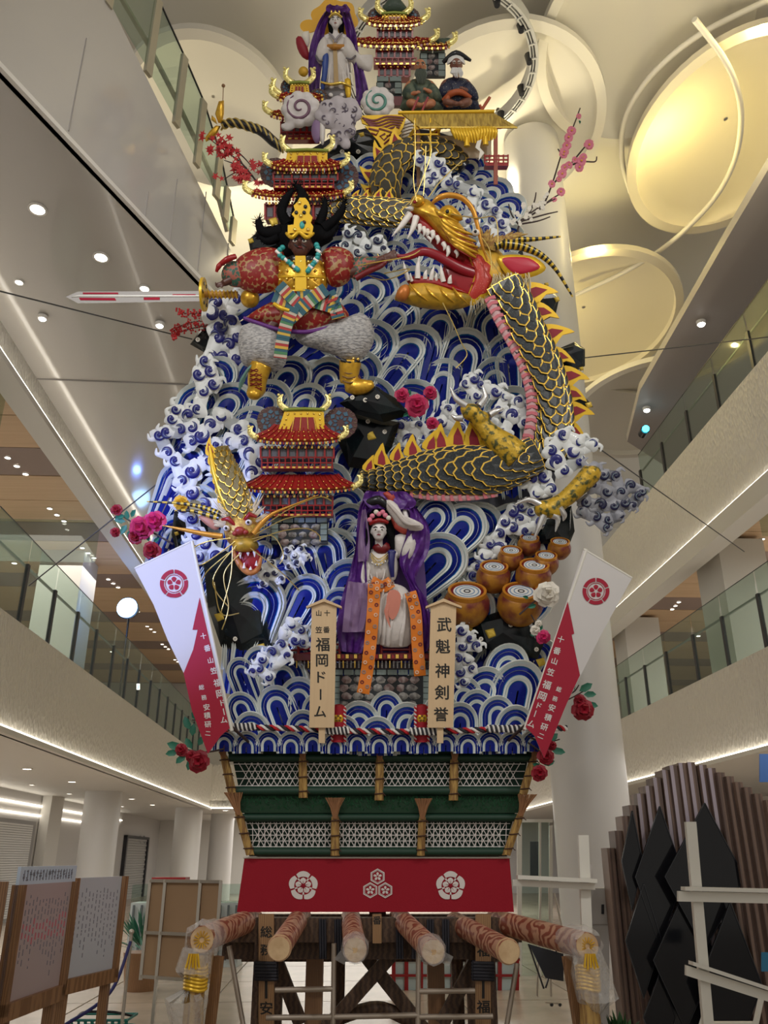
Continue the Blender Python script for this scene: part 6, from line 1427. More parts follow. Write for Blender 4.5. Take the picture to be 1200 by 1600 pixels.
# veil: sides and hood
def ribbonveil(o,L,Rr,mat,nm,w=(0,0),n=10,fold=3,name=None):
    A=cm(L,8);Bq=cm(Rr,8); N=min(len(A),len(Bq)); V=[];Fc=[]
    for i in range(N):
        a=A[i];b=Bq[i]
        for j in range(n+1):
            t=j/n; V.append((a[0]+(b[0]-a[0])*t,a[1]+(b[1]-a[1])*t,w[0]+(w[1]-w[0])*t+fold*math.sin(t*n*1.9+i*.12)+ (fold*.6)*math.sin(i*.5+j)))
    for i in range(N-1):
        for j in range(n): q=i*(n+1)+j; Fc.append((q,q+1,q+n+2,q+n+1))
    M0=len(V); V+=[(v[0],v[1],v[2]-.8) for v in V]; Fc+=[(f[0]+M0,f[3]+M0,f[2]+M0,f[1]+M0) for f in Fc]
    mb=MB(); mb.add(V,Fc); return mb.build(nm,mat,o,recalc=False)
ribbonveil(Ld,[(572,770),(560,800),(556,850),(548,895),(535,930),(526,980),(532,1018)],[(584,785),(572,815),(572,860),(574,910),(580,950),(578,985),(565,1022)],PURP,'purple_veil_left',(2,14))
ribbonveil(Ld,[(620,772),(640,800),(634,840),(624,880),(640,920),(650,960),(652,1020)],[(640,780),(668,820),(670,860),(650,905),(668,940),(674,985),(668,1018)],PURP,'purple_veil_right',(14,0))
ribbonveil(Ld,[(572,772),(568,784),(576,798)],[(634,772),(650,788),(640,800)],PURP,'veil_hood',(16,16),n=12)
ribbonveil(Ld,[(572,800),(578,850),(576,880)],[(566,800),(560,850),(560,880)],PSHEER,'sheer_veil_fold',(16,14),n=5)
ribbonveil(Ld,[(545,912),(540,945),(536,990)],[(575,915),(580,950),(572,990)],PSHEER,'lilac_sheer_sleeve',(20,22),n=8)
ribbonveil(Ld,[(570,768),(556,850),(530,960),(540,1020)],[(632,772),(660,850),(668,960),(660,1020)],M('veil_back',(.07,.015,.18),.5),'veil_back',(-14,-14),n=12)
# ---- top goddess
Gd=T('person','goddess doll in white robe standing at the top, purple veil and golden halo behind her','person',525,160,8.7)
J=dict(neck=(524,48,4),chest=(524,62,2),pelvis=(525,105,0),shL=(511,60,0),elL=(503,80,6),haL=(519,82,16),shR=(538,60,0),elR=(548,80,6),haR=(532,82,16),hipL=(518,108,2),knL=(518,130,4),anL=(518,150,2),toL=(516,154,10),hipR=(532,108,2),knR=(534,130,4),anR=(534,150,2),toR=(536,154,10))
body(Gd,J,6,FACEW,(525,38,8),11,{'L':(10,10,.3,-1),'R':(170,10,.3,1)},vox=.014)
face(Gd,525,38,8,11,slit=.35)
cloth(Gd,[(514,50),(512,36),(516,24),(525,20),(535,24),(538,38),(536,62),(531,56),(533,40),(530,31),(520,31),(517,42),(519,66)],7,2,HAIR,'hair',2,c=(525,26))
tubeo(Gd,[(515,34,14),(525,29,18),(535,34,14)],[1.4,2.2,1.4],BGOLD,'tiara'); 
for x in (519,525,531): mb=MB(); mb.ball(x,27,17,1.8,3,1.6,6); mb.build('tiara_jewel',BGOLD,Gd)
cloth(Gd,[(510,60),(520,55),(530,55),(542,60),(548,85),(545,130),(550,138),(525,142),(500,136),(507,100),(504,80)],15,0,SATIN,'white_robe')
tubeo(Gd,[(515,56,9),(520,64,16),(527,74,17)],[1.6,2,1.6],M('collar_grey',(.3,.27,.3),.5),'robe_collar',6); tubeo(Gd,[(535,56,9),(530,64,16),(523,74,17)],[1.6,2,1.6],M('collar_grey'),'robe_collar',6)
for p in ([(510,90),(509,115),(505,138)],[(516,92),(516,118),(514,140)],[(534,92),(536,118),(538,138)],[(541,90),(544,112),(546,134)]): tubeo(Gd,[(x,y,15-abs(x-525)*.35) for x,y in p],[.6,1.8,2.2],SATIN,'robe_fold',6)
cloth(Gd,[(508,60),(498,72),(494,92),(502,104),(514,94),(520,84),(514,72)],10,7,SATIN,'wide_left_sleeve'); cloth(Gd,[(541,60),(552,72),(558,92),(548,100),(536,92),(530,84),(536,72)],10,7,SATIN,'wide_right_sleeve')
tubeo(Gd,[(494,92,12),(500,101,15),(508,101,15)],[1.4,1.6,1.2],M('hem_dark',(.12,.11,.13),.5),'sleeve_hem',6); tubeo(Gd,[(556,92,12),(549,99,15),(541,97,15)],[1.4,1.6,1.2],M('hem_dark'),'sleeve_hem',6)
cloth(Gd,[(506,66),(500,80),(500,96),(508,98),(516,88),(514,72)],8,6,SATIN,'left_sleeve'); cloth(Gd,[(540,66),(556,80),(570,92),(582,88),(580,112),(566,110),(548,98),(538,84)],8,3,SATIN,'right_sleeve')
mb=MB(); mb.slab([(521,70),(527,70),(530,138),(523,138)],16,17.5); mb.build('gold_centre_band',M('band_brown_gold',(.45,.3,.12),.4),Gd,smooth=False)
tubeo(Gd,[(513,78,12),(525,82,19),(538,78,12)],[3.4,4.5,3.4],M('waist_orange',(.5,.22,.03),.4),'waist_sash')
cloth(Gd,[(505,88),(513,84),(514,110),(508,142),(502,145),(504,115)],5,12,M('panel_blue',(.02,.06,.3),.4),'blue_front_panel',2)
cloth(Gd,[(539,128),(548,128),(549,152),(545,160),(540,150)],4,10,YEL,'gold_hanging_end',2)
tubeo(Gd,[(503,134,14),(518,139,18),(535,137,18),(548,140,12)],[2,2.6,2],BGOLD,'gold_hem')
cloth(Gd,[(507,138),(545,140),(542,160),(525,166),(508,160)],9,2,M('underskirt_grey',(.2,.19,.2),.6,bump=.5,scale=20),'grey_underskirt')
for p in ([(485,14),(480,30),(486,48),(484,90),(483,130),(486,158)],):
    ribbonveil(Gd,[(513,14),(496,40),(484,80),(482,120),(484,150),(486,165)],[(518,22),(508,50),(506,80),(502,115),(500,140),(506,165)],PURP,'purple_veil_left',(2,6),n=8)
    ribbonveil(Gd,[(532,22),(540,48),(544,75),(552,105),(556,140),(556,165)],[(546,18),(556,50),(560,80),(568,110),(576,145),(572,165)],PURP,'purple_veil_right',(6,2),n=8)
    ribbonveil(Gd,[(513,14),(510,20),(512,26)],[(542,14),(548,20),(544,26)],PURP,'veil_hood',(12,12),n=8)
HAL=M('halo_yellow',(.8,.42,.01),.5)
mb=MB(); n=40; mb.slab([(522+(36+2.5*math.sin(6*2*math.pi*k/n))*math.cos(2*math.pi*k/n),22+(30+2.5*math.sin(6*2*math.pi*k/n))*math.sin(2*math.pi*k/n)) for k in range(n)],-16,-13); mb.build('halo',HAL,Gd,smooth=False)
mb=MB(); mb.disc(482,37,-10,14,10,3,24); mb.build('halo_side_disc',HAL,Gd,smooth=False)
cloth(Gd,[(462,58),(470,55),(480,72),(484,92),(472,88),(464,74)],6,-4,DROSE,'red_scarf_end',2); cloth(Gd,[(470,52),(482,46),(484,66),(478,72)],5,-5,WPET,'white_scarf_end',2)
# ---- two old men
def oldman(label,x,y,robe,skin,hair,beard,sashm,hat,base):
    o=T('person',label,'person',x,base,8.65)
    J=dict(neck=(x,y+11,3),chest=(x+1,y+24,2),pelvis=(x+2,y+52,0),shL=(x-15,y+24,0),elL=(x-22,y+42,8),haL=(x-6,y+44,18),shR=(x+16,y+24,0),elR=(x+26,y+42,8),haR=(x+10,y+40,18),hipL=(x-6,y+56,2),knL=(x-16,y+60,18),anL=(x-4,y+64,22),toL=(x+2,y+66,26),hipR=(x+8,y+56,2),knR=(x+18,y+60,18),anR=(x+8,y+64,22),toR=(x+2,y+66,28))
    body(o,J,6,skin,(x,y,8),11,{'L':(-10,10,.5,-1),'R':(200,10,.5,1)},vox=.014); face(o,x,y,8,11,slit=.5,brow=hair,lip=DRED,browr=.08)
    cloth(o,[(x-12,y+16),(x+12,y+16),(x+26,y+30),(x+36,y+56),(x+34,y+66),(x-26,y+66),(x-28,y+50),(x-22,y+30)],14,0,robe,'robe')
    cloth(o,[(x-20,y+28),(x-10,y+26),(x-4,y+40),(x-10,y+52),(x-24,y+50),(x-28,y+40)],8,10,robe,'left_sleeve'); cloth(o,[(x+20,y+26),(x+32,y+40),(x+34,y+54),(x+18,y+52),(x+8,y+42),(x+12,y+30)],8,10,robe,'right_sleeve')
    mb=MB(); rr=random.Random(int(x))
    for i in range(40):
        a=rr.uniform(-1,1); mb.tube([(x+a*6,y+7,16),(x+a*9,y+16,19),(x+a*6+2,y+(24 if beard==1 else 17)+rr.uniform(0,6),17)],[1.6,1.3,.3],4)
    mb.build('beard',hair,o,kind='stuff')
    if hat:
        cloth(o,[(x-14,y-2),(x-12,y-12),(x,y-17),(x+12,y-12),(x+14,y-2),(x+8,y-6),(x-8,y-6)],8,6,M('hair_white',(.75,.73,.72),.6),'white_hair',2)
        tubeo(o,[(x-20,y-8,0),(x,y-20,4),(x+24,y-12,-2)],[3,6,2],BLACK,'black_cap')
    if sashm:
        tubeo(o,[(x-20,y+56,12),(x-8,y+48,20),(x+6,y+46,20),(x+22,y+52,14)],[4,5,5,3],sashm,'orange_sash'); tubeo(o,[(x-12,y+50,18),(x-16,y+60,20),(x-14,y+68,18)],[4,3.5,2],sashm,'orange_sash_end')
    return o
oldman('seated old man doll in dark green robe with long grey-green beard beside the top pagoda',656,108,DGREEN,FACEO,M('beard_greygreen',(.1,.12,.1),.7),1,None,False,172)
oldman('seated white-haired old man doll in navy dotted robe with orange sash',712,106,NAVYC,M('old_man_dark_skin',(.22,.09,.06),.5),M('hair_white'),0,M('sash_rust',(.45,.1,.03),.5),True,172)
# ================= PAGODAS =================
TILE=M('roof_tile_red',(.3,.015,.012),.3); GT=M('gold_trim',(.85,.55,.12),.25,.75)
BGREY=M('eave_dark',(.04,.03,.04),.5)
def goldhorn(o,x,y,sx,h=18,wf=6,name='gilt_horn'):
    mb=MB(); mb.tube(cm([(x,y,wf),(x+sx*6,y-h*.15,wf),(x+sx*12,y-h*.45,wf),(x+sx*11,y-h*.8,wf),(x+sx*7,y-h,wf)],5),[4.5,5,4.4,3.2,1],9,flat=.5)
    for k in range(5):
        t=k/4; mb.ball(x+sx*(6+8*math.sin(t*1.8)),y-h*t*.95,wf+1,2.6,2.6,2,6)
    return mb.build(name,M('horn_pale_gold',(.9,.78,.3),.3,.6),o)
def roof(o,xc,yt,wt,ye,we,D,wf=0,ribs_=11,up=6,left=True,right=True,name='roof',hornh=18):
    """curved hip roof: ridge line (y=yt, half width wt) to eave (y=ye, half width we), eave D px forward"""
    nx,ny=16,5; V=[];Fc=[]
    def pt(t,s): # t -1..1 across, s 0..1 down
        x=xc+t*(wt+(we-wt)*(s**1.1)); y=yt+(ye-yt)*(s**.8)-up*(abs(t)**4)*s; z=wf+D*s
        return (x,y,z)
    for j in range(ny+1):
        for i in range(nx+1): V.append(pt(-1+2*i/nx,j/ny))
    for j in range(ny):
        for i in range(nx): a=j*(nx+1)+i; Fc.append((a,a+1,a+nx+2,a+nx+1))
    M0=len(V); V+=[(v[0],v[1]+3,v[2]-3) for v in V]; Fc+=[tuple(q+M0 for q in f[::-1]) for f in Fc]
    # eave closing strip and sides
    b=ny*(nx+1)
    for i in range(nx): Fc.append((b+i,b+i+1,b+i+1+M0,b+i+M0))
    mb=MB(); mb.add(V,Fc)
    for s_ in (-1,1): # side hips
        e=pt(s_,1); r=pt(s_,0); mb.add([r,e,(e[0]-s_*2,e[1],wf-D*.6),(r[0],r[1],wf-4)],[(0,1,2,3)])
    rf=mb.build(name,TILE,o)
    for i in range(ribs_):
        t=-.94+1.88*i/(ribs_-1); mb=MB(); mb.tube([(*pt(t,s)[:2],pt(t,s)[2]+1.2) for s in (0,.3,.6,.85,1)],[1.1,1.5,1.7],6); rb=mb.build('roof_rib',TILE,rf)
        if i%1==0:
            e=pt(t,1); mb=MB(); mb.ball(e[0],e[1]+1,e[2]+2,2.2,2.2,1.6,8)
            mb.build('gilt_tile_end',GT,rf)
            for s in (.45,.75): q=pt(t,s); mb=MB(); mb.ball(q[0],q[1]-.6,q[2]+2.6,1.1,1.1,.8,6); mb.build('gilt_stud',GT,rf)
    for i in range(2*ribs_):
        t=-.96+1.92*i/(2*ribs_-1); e=pt(t,1); mb=MB(); mb.box(e[0]-1.6,e[1]+3.4,e[0]+1.6,e[1]+7,e[2]-6,e[2]-1); mb.build('rafter_end',GT if i%2 else RED,rf,smooth=False)
    mb=MB(); mb.tube([pt(t,1)[:2]+(pt(t,1)[2]-2,) for t in [-1+.125*k for k in range(17)]],1.5,6); mb.build('eave_edge',GT,rf)
    for s_ in ([-1] if left else [])+([1] if right else []):
        mb=MB(); mb.tube([pt(s_,s)[:2]+(pt(s_,s)[2]+1,) for s in (0,.3,.6,.9,1)],2,6); mb.build('hip_ridge',RED,rf)
        e=pt(s_,1); goldhorn(rf,e[0]-s_*4,e[1]+3,s_,hornh,e[2])
    return rf
def wall(o,x0,x1,y0,y1,w1=4,mat=DRED,cols=6,name='storey_wall',slats=True):
    mb=MB(); mb.box(x0,y0,x1,y1,-20,w1); wl=mb.build(name,mat,o,smooth=False)
    for i in range(cols+1):
        x=x0+(x1-x0)*i/cols; mb=MB(); mb.box(x-1.4,y0,x+1.4,y1,w1,w1+3); mb.build('pillar',RED,wl,smooth=False)
    for i in range(cols):
        x=x0+(x1-x0)*(i+.5)/cols; mb=MB(); mb.box(x-(x1-x0)/cols*.28,y0+(y1-y0)*.25,x+(x1-x0)/cols*.28,y1-(y1-y0)*.2,w1,w1+1); mb.build('window_screen',M('screen_grey',(.1,.1,.12),.4),wl,smooth=False)
    n=int((x1-x0)/5)
    for i in range(n):
        x=x0+(x1-x0)*(i+.5)/n; mb=MB(); mb.box(x-1.5,y0-1,x+1.5,y0+3,w1+3,w1+6); mb.build('bracket',GT if i%2 else DRED,wl,smooth=False)
    return wl
def railing(o,x0,x1,y0,y1,w,name='railing'):
    mb=MB(); mb.box(x0-1,y1-3,x1+1,y1+1,-6,w+3); rl=mb.build(name,RED,o,smooth=False)
    for y in (y0,(y0+y1)/2): mb=MB(); mb.tube([(x0,y,w),(x1,y,w)],1.2,6); mb.build('rail',RED,rl)
    n=max(3,int((x1-x0)/9))
    for i in range(n+1):
        x=x0+(x1-x0)*i/n; mb=MB(); mb.tube([(x,y0-1,w),(x,y1,w)],1.1,6); mb.build('rail_post',RED,rl)
    for i in range(n): x=x0+(x1-x0)*(i+.5)/n; mb=MB(); mb.box(x-2.4,y1-2,x+2.4,y1+.5,w+3,w+4); mb.build('gilt_plaque',GT,rl,smooth=False)
    return rl
def fan(o,x,y,r,w):
    mb=MB(); n=30; mb.slab([(x+r*(1+.03*(k%2))*math.cos(2*math.pi*k/n),y+r*.95*(1+.03*(k%2))*math.sin(2*math.pi*k/n)) for k in range(n)],w-3,w); f=mb.build('round_gable_fan',M('fan_maroon',(.07,.02,.02),.5),o,smooth=False)
    for ring_,(ra,rb,m) in enumerate(((.2,.5,M('fan_blue',(.03,.09,.16),.4)),(.48,.78,M('fan_blue2',(.04,.12,.2),.4)))):
        for k in range(9):
            a=2*math.pi*(k+.5*ring_)/9; mb=MB(); c=lambda q,da: (x+r*q*math.cos(a+da),y+r*q*math.sin(a+da)); mb.slab([c(ra,0),c((ra+rb)/2,.3),c(rb,0),c((ra+rb)/2,-.3)],w,w+1); mb.build('petal',m,f,smooth=False)
    for k in range(24):
        a=2*math.pi*k/24; mb=MB(); mb.tube([(x+r*.82*math.cos(a),y+r*.8*math.sin(a),w+.5),(x+r*.97*math.cos(a),y+r*.93*math.sin(a),w+.5)],.7,4); mb.build('ray',M('fan_grey',(.22,.17,.12),.5),f)
    return f
def gable(o,x0,x1,xb0,xb1,y0,y1,w):
    "gold framed ridge panel with red centre"
    mb=MB(); mb.slab([(x0,y0),(x1,y0),(xb1,y1),(xb0,y1)],w-3,w); g=mb.build('gold_ridge_panel',YEL,o,smooth=False)
    m=(x1-x0)*.25; mb=MB(); mb.slab([(x0+m,y0+(y1-y0)*.4),(x1-m,y0+(y1-y0)*.4),(xb1-m,y1+6),(xb0+m,y1+6)],w,w+1.5); mb.build('red_centre',TILE,g,smooth=False)
    for k in range(4): 
        x=x0+m+(x1-x0-2*m)*k/3; mb=MB(); mb.tube([(x,y0+(y1-y0)*.42,w+2),(x+(xb0-x0)*.5*(1-2*k/3),y1+6,w+2)],.9,5); mb.build('gilt_rib',GT,g)
    for k in range(6): mb=MB(); mb.ball(x0+(x1-x0)*(k+.5)/6,y0+(y1-y0)*.2,w+1,1.6,1.6,1,6); mb.build('stud',BGOLD,g)
    for s_ in (0,1):
        for k in range(3): t=(k+1)/4; mb=MB(); xx=(x0+(xb0-x0)*t+m*.45) if s_==0 else (x1+(xb1-x1)*t-m*.45); mb.ball(xx,y0+(y1-y0)*t,w+1,1.6,1.6,1,6); mb.build('stud',BGOLD,g)
    mb=MB(); mb.tube([(x0-2,y0,w),((x0+x1)/2,y0-1,w+1),(x1+2,y0,w)],3,8); mb.build('ridge_beam',M('ridge_green_gold',(.25,.3,.05),.4,.4),g)
    goldhorn(g,x0+4,y0,-1,24,w); goldhorn(g,x1-4,y0,1,24,w)
# middle-left pagoda
pg=T('pagoda','large red and gold toy pagoda at the middle left, two roofs, above the stone base','pagoda',465,835,8.25)
fan(pg,425,657,24,-4); fan(pg,532,660,26,-4)
gable(pg,446,506,436,508,642,672,6)
roof(pg,468,664,38,692,66,18,2,13,6)
wall(pg,408,522,700,718,4,M('storey_grey',(.12,.12,.13),.4),8); railing(pg,411,520,718,735,14)
roof(pg,468,742,60,768,88,20,2,15,6,left=False)
wall(pg,412,520,776,792,4,M('storey_grey'),8); railing(pg,415,520,792,808,12,'lower_gallery')
def stonewall(o,x0,x1,y0,y1,w,cell,seed,edge=True,name='stone'):
    mb=MB(); mb.box(x0,y0,x1,y1,w-10,w); b=mb.build('wall_ground',MORT,o,smooth=False); rr=random.Random(seed); y=y0+cell*.5; r=0
    while y<y1-cell*.2:
        x=x0+cell*(.55 if r%2 else .9)+(10 if edge else 0)
        while x<x1-(10 if edge else 2)-cell*.3:
            rx=cell*.68*rr.uniform(.8,1.05); ry=cell*.48*rr.uniform(.8,1.1); n=8; ph=rr.uniform(0,6)
            ol=[(x+rx*(1+.14*math.sin(2*a+ph))*math.cos(a),y+ry*(1+.14*math.sin(3*a+ph))*math.sin(a)) for a in [2*math.pi*k/n for k in range(n)]]
            mb=MB(); mb.pil(ol,2.4,w,rings=2,sm=0); mb.build(name,STONE if rr.random()<.6 else M('painted_stone_pink',(.2,.12,.12),.6,col2=(.4,.34,.33),scale=22),b); x+=cell*1.36
        y+=cell*.98; r+=1
    if edge:
        for s_ in (0,1):
            yy=y0+1
            while yy<y1-6:
                xx=x0+1 if s_==0 else x1-11; mb=MB(); mb.box(xx,yy,xx+10,yy+8,w,w+2.5); mb.build('corner_block',M('block_greygreen',(.2,.26,.25),.5),b,smooth=False); yy+=9
        n=int((x1-x0)/16)
        for i in range(n): xx=x0+(x1-x0)*i/n; mb=MB(); mb.box(xx+1,y0-9,xx+(x1-x0)/n-1,y0-1,w-8,w+3); mb.build('coping_block',M('block_greygreen'),b,smooth=False)
    return b
stonewall(pg,424,512,818,850,2,12,3,edge=True)
# upper pagoda behind warrior's hair
pg=T('pagoda','red and gold toy pagoda behind the warrior\'s black hair, below the cloud','pagoda',465,350,8.5)
fan(pg,430,268,24,-4); fan(pg,533,275,27,-4); 
gable(pg,450,512,446,512,238,258,6)
roof(pg,480,250,36,266,56,16,2,12,5); wall(pg,428,528,272,284,4,M('storey_grey'),7); railing(pg,430,522,284,298,12)
roof(pg,468,298,52,312,74,18,2,14,7); wall(pg,415,520,320,345,4,DRED,7)
# top pagoda
pg=T('pagoda','tallest red and gold toy pagoda at the very top, behind the two old men','pagoda',620,170,8.95)
fan(pg,590,25,16,-4); fan(pg,640,25,16,-4)
mb=MB(); mb.pil([(598,18),(602,4),(612,-4),(622,-4),(632,6),(636,18)],8,-2); mb.build('dark_green_ridge_crest',M('crest_green',(.05,.08,.06),.5,bump=.5,scale=20),pg)
gable(pg,598,634,596,636,24,36,5)
roof(pg,616,28,28,42,44,14,2,11,6); wall(pg,590,644,48,62,4,DRED,6)
roof(pg,614,60,36,74,60,14,2,13,6); wall(pg,588,645,80,95,4,DRED,6); railing(pg,585,650,95,106,10)
wall(pg,592,640,106,122,4,RED,5)
stonewall(pg,588,628,130,152,3,9,5,edge=True)
mb=MB(); mb.box(592,152,640,166,-10,4); mb.build('red_base',DRED,pg,smooth=False)
roof(pg,672,68,20,76,30,12,2,7,4,left=False,name='side_roof'); 
stonewall(pg,656,696,84,120,2,9,6,edge=True)
for k in range(3): mb=MB(); mb.pil([(676+k*8,66-k),(684+k*8,62),(694+k*6,66),(698,78),(688,76)],5,4+k); mb.build('dark_crest_scroll',M('crest_green'),pg)
# small pagoda top-left behind cloud
pg=T('pagoda','small red and gold pagoda at upper left, mostly hidden behind the spiral cloud','pagoda',460,225,8.85)
fan(pg,452,135,14,-3); fan(pg,497,150,14,-4)
gable(pg,455,482,453,484,132,146,5); goldhorn(pg,440,150,-1,24,8)
roof(pg,470,146,22,158,36,12,2,8,4,right=False); wall(pg,444,496,164,176,4,DRED,5)
roof(pg,468,174,32,186,44,14,2,10,6,right=False); wall(pg,440,500,192,212,4,DRED,6); railing(pg,440,498,210,222,10)
mb=MB(); mb.ball(474,112,0,8,8,6,10); mb.build('yellow_and_green_finial',OCH,pg)
# ================= CLOUDS =================
CLW=M('cloud_white',(.74,.7,.7),.5,bump=.2,scale=20)
def cloud(label,x,y,r,line,n=9,tail=None):
    o=T('spiral_cloud',label,'cloud',x,y+r,8.45,group='spiral clouds'); mb=MB()
    for k in range(n): a=2*math.pi*k/n+.3; mb.ball(x+r*.68*math.cos(a),y+r*.62*math.sin(a),0,r*.38,r*.36,r*.32,12)
    mb.ball(x,y,0,r*.75,r*.7,r*.36,14)
    if tail: mb.tube(cm([(*p,0) for p in tail],5),[r*.34,r*.25,2],10,flat=.6)
    b=mb.build('cloud_body',CLW,o); m=b.modifiers.new('r','REMESH'); m.mode='VOXEL'; m.voxel_size=.02; m.use_smooth_shade=True
    mb=MB(); mb.tube([(x+r*(.12+.62*t)*math.cos(1+t*9.5),y+r*(.12+.58*t)*math.sin(1+t*9.5),r*.38-r*.12*t) for t in [i/40 for i in range(41)]],[1,2.2,2.4,1],6); mb.build('spiral_line',line,o)
cloud('large white spiral cloud at the left of the goddess\'s feet, purplish swirl',470,171,30,M('swirl_purple_grey',(.2,.1,.16),.5),tail=[(458,190),(448,198),(438,196)])
cloud('large white spiral cloud at the right of the goddess\'s feet, green-grey swirl',590,160,26,M('swirl_green',(.1,.3,.25),.5))
o=T('patterned_cloud','grey and white cloud with curly black line pattern under the goddess','cloud',528,235,8.4); mb=MB()
for (x,y,r) in ((512,170,15),(528,163,14),(546,168,16),(555,178,12),(535,190,22),(512,188,14),(530,210,15),(540,225,9),(500,180,10),(520,228,7),(545,205,12)): mb.ball(x,y,0,r,r,r*.5,12)
b=mb.build('cloud_body',M('cloud_pale_grey',(.5,.46,.5),.5),o); m=b.modifiers.new('r','REMESH'); m.mode='VOXEL'; m.voxel_size=.02; m.use_smooth_shade=True
rr=random.Random(2)
for i in range(26):
    x=rr.uniform(506,556);y=rr.uniform(165,222); ph=rr.uniform(0,6); q=rr.uniform(3,6); mb=MB(); mb.tube([(x+q*(1-t*.7)*math.cos(ph+t*4.5),y+q*(1-t*.7)*math.sin(ph+t*4.5),9.5-abs(x-531)*.1) for t in [k/10 for k in range(11)]],[.3,1.3,.8],6,flat=.6); mb.build('curl_line',M('curl_grey',(.1,.08,.12),.5),o)
cloth(o,[(490,188),(500,186),(503,205),(500,220),(492,222),(486,205)],6,-2,PSHEER,'sheer_scarf_end'); cloth(o,[(500,190),(508,196),(506,225),(500,220)],5,0,SATIN,'grey_scarf_end')
# patterned red/gold panels under the cloud
o=T('decorative_screen','gold and dark red zigzag-patterned roof panel below the right spiral cloud','screen',598,235,8.5)
mb=MB(); mb.slab([(562,182),(636,180),(630,200),(618,220),(604,208),(566,194)],0,4); p_=mb.build('flame_panel',YEL,o,smooth=False)
for k in range(5):
    mb=MB(); mb.tube(cm([(566+k*3,186+k*3,5),(585+k*3,190+k*4,5),(605+k*3,184+k*4,5),(632-k*2,186+k*4,5)],4),1.5,5,flat=.4); mb.build('red_flame_line',DRED,p_)
mb=MB(); mb.slab([(570,200),(600,202),(628,210),(598,236),(590,222)],4,8); p_=mb.build('key_pattern_panel',YEL,o,smooth=False)
for q in ([(576,204),(592,208),(588,214),(580,211)],[(592,204),(612,210),(600,222),(594,216),(602,212)],[(604,216),(618,212),(600,228)]):
    mb=MB(); mb.tube([(*a,9) for a in q],1.4,5,flat=.4); mb.build('key_line',DRED,p_)
o=T('decorative_screen','pale board with grey herringbone lines left of the hut','screen',640,235,8.6)
mb=MB(); mb.slab([(632,192),(652,184),(656,232),(622,226)],0,4); p_=mb.build('board',WPET,o,smooth=False)
for k in range(7): mb=MB(); mb.tube([(628,198+k*5,4.6),(640,194+k*5,4.6),(654,192+k*5,4.6)],.7,4); mb.build('grey_line',M('fan_grey'),p_)
# ================= HUT =================
o=T('thatched_hut','small stage hut with wide golden thatched roof and red posts at the upper right','hut',720,285,8.4)
TH=M('thatch_gold',(.5,.34,.06),.6,col2=(.3,.19,.03),scale=40,stretch=(1,.2,.2),bump=.5)
for i in range(30):
    t0=i/30;t1=(i+1)/30; mb=MB(); rr=random.Random(i)
    a0=626+(770-626)*t0;a1=626+(770-626)*t1;b0=655+(806-655)*t0;b1=655+(806-655)*t1
    mb.slab([(a0,177),(a1+.8,177),(b1+1,202+rr.uniform(0,2.5)),(b0,202+rr.uniform(0,2.5))],[-2,-2,6,6],[2,2,12,12]); mb.build('thatch_bundle',TH,o,smooth=False)
mb=MB(); mb.tube([(622,177,2),(772,175,2)],3,8); mb.build('ridge_pole',YEL,o)
for x in (640,655): mb=MB(); mb.tube([(x,182,-4),(x+14,150,-4)],1.8,6); mb.build('crossed_finial',RED,o)
for x in (748,): mb=MB(); mb.tube([(x,178,-4),(x+18,150,-4)],2.4,6); mb.tube([(x+12,180,-6),(x+2,162,-4)],2,6); mb.build('crossed_finial',M('red_straw',(.4,.08,.03),.6),o)
mb=MB(); mb.tube([(655,204,12),(806,204,12)],1.8,6); mb.build('eave_pole',BGOLD,o)
for k in range(12): mb=MB(); mb.ball(660+k*12.5,205,13,1.4); mb.build('eave_stud',BGOLD,o)
for k in range(16):
    x=704+k*4.4; mb=MB(); mb.tube(cm([(x,203,10),(x+3,212+math.sin(k*.4)*3,14),(x+7-(k>8)*6,222+6*math.sin(k/15*3.14),12)],4),[2.6,3.2,1.4],8); mb.build('straw_rope_roll',YEL,o)
for x,y in ((728,226),(757,224)):
    mb=MB(); mb.tube([(x,y-6,14),(x,y+8,14)],[2.5,5],9); mb.build('straw_tassel',YEL,o)
for x0,x1,w in ((771,775,10),(652,655,0)):
    mb=MB(); mb.box(x0-1,204,x1+1,292,w-2,w+3); mb.build('post',MWOOD if x0<700 else M('post_red',(.3,.06,.03),.4),o,smooth=False)
mb=MB(); mb.slab([(656,205),(770,205),(770,240),(656,240)],-22,-18); mb.build('back_wall',M('hut_wall_cream',(.6,.52,.4),.6),o,smooth=False)
for y in (200,213,226): mb=MB(); mb.tube([(645,y,8),(684,y,8)],1.4,6); mb.build('bamboo_rail',YEL,o)
for x in (648,672): mb=MB(); mb.tube([(x,188,8),(x,250,8)],1.4,6); mb.build('bamboo_post',YEL,o)
mb=MB(); mb.slab([(744,226),(751,223),(748,236),(755,244),(746,256),(748,242),(741,236)],14,15); mb.build('white_paper_streamer',WPET,o,smooth=False)
mb=MB(); mb.box(757,258,793,263,-8,12); hr_=mb.build('balcony_deck',RED,o,smooth=False)
for y in (248,254): mb=MB(); mb.tube([(755,y,12),(793,y,12)],1.4,6); mb.build('balcony_rail',RED,hr_)
for k in range(6): mb=MB(); mb.tube([(756+k*7.2,246,12),(756+k*7.2,260,12)],1.2,6); mb.build('balcony_post',RED,hr_)
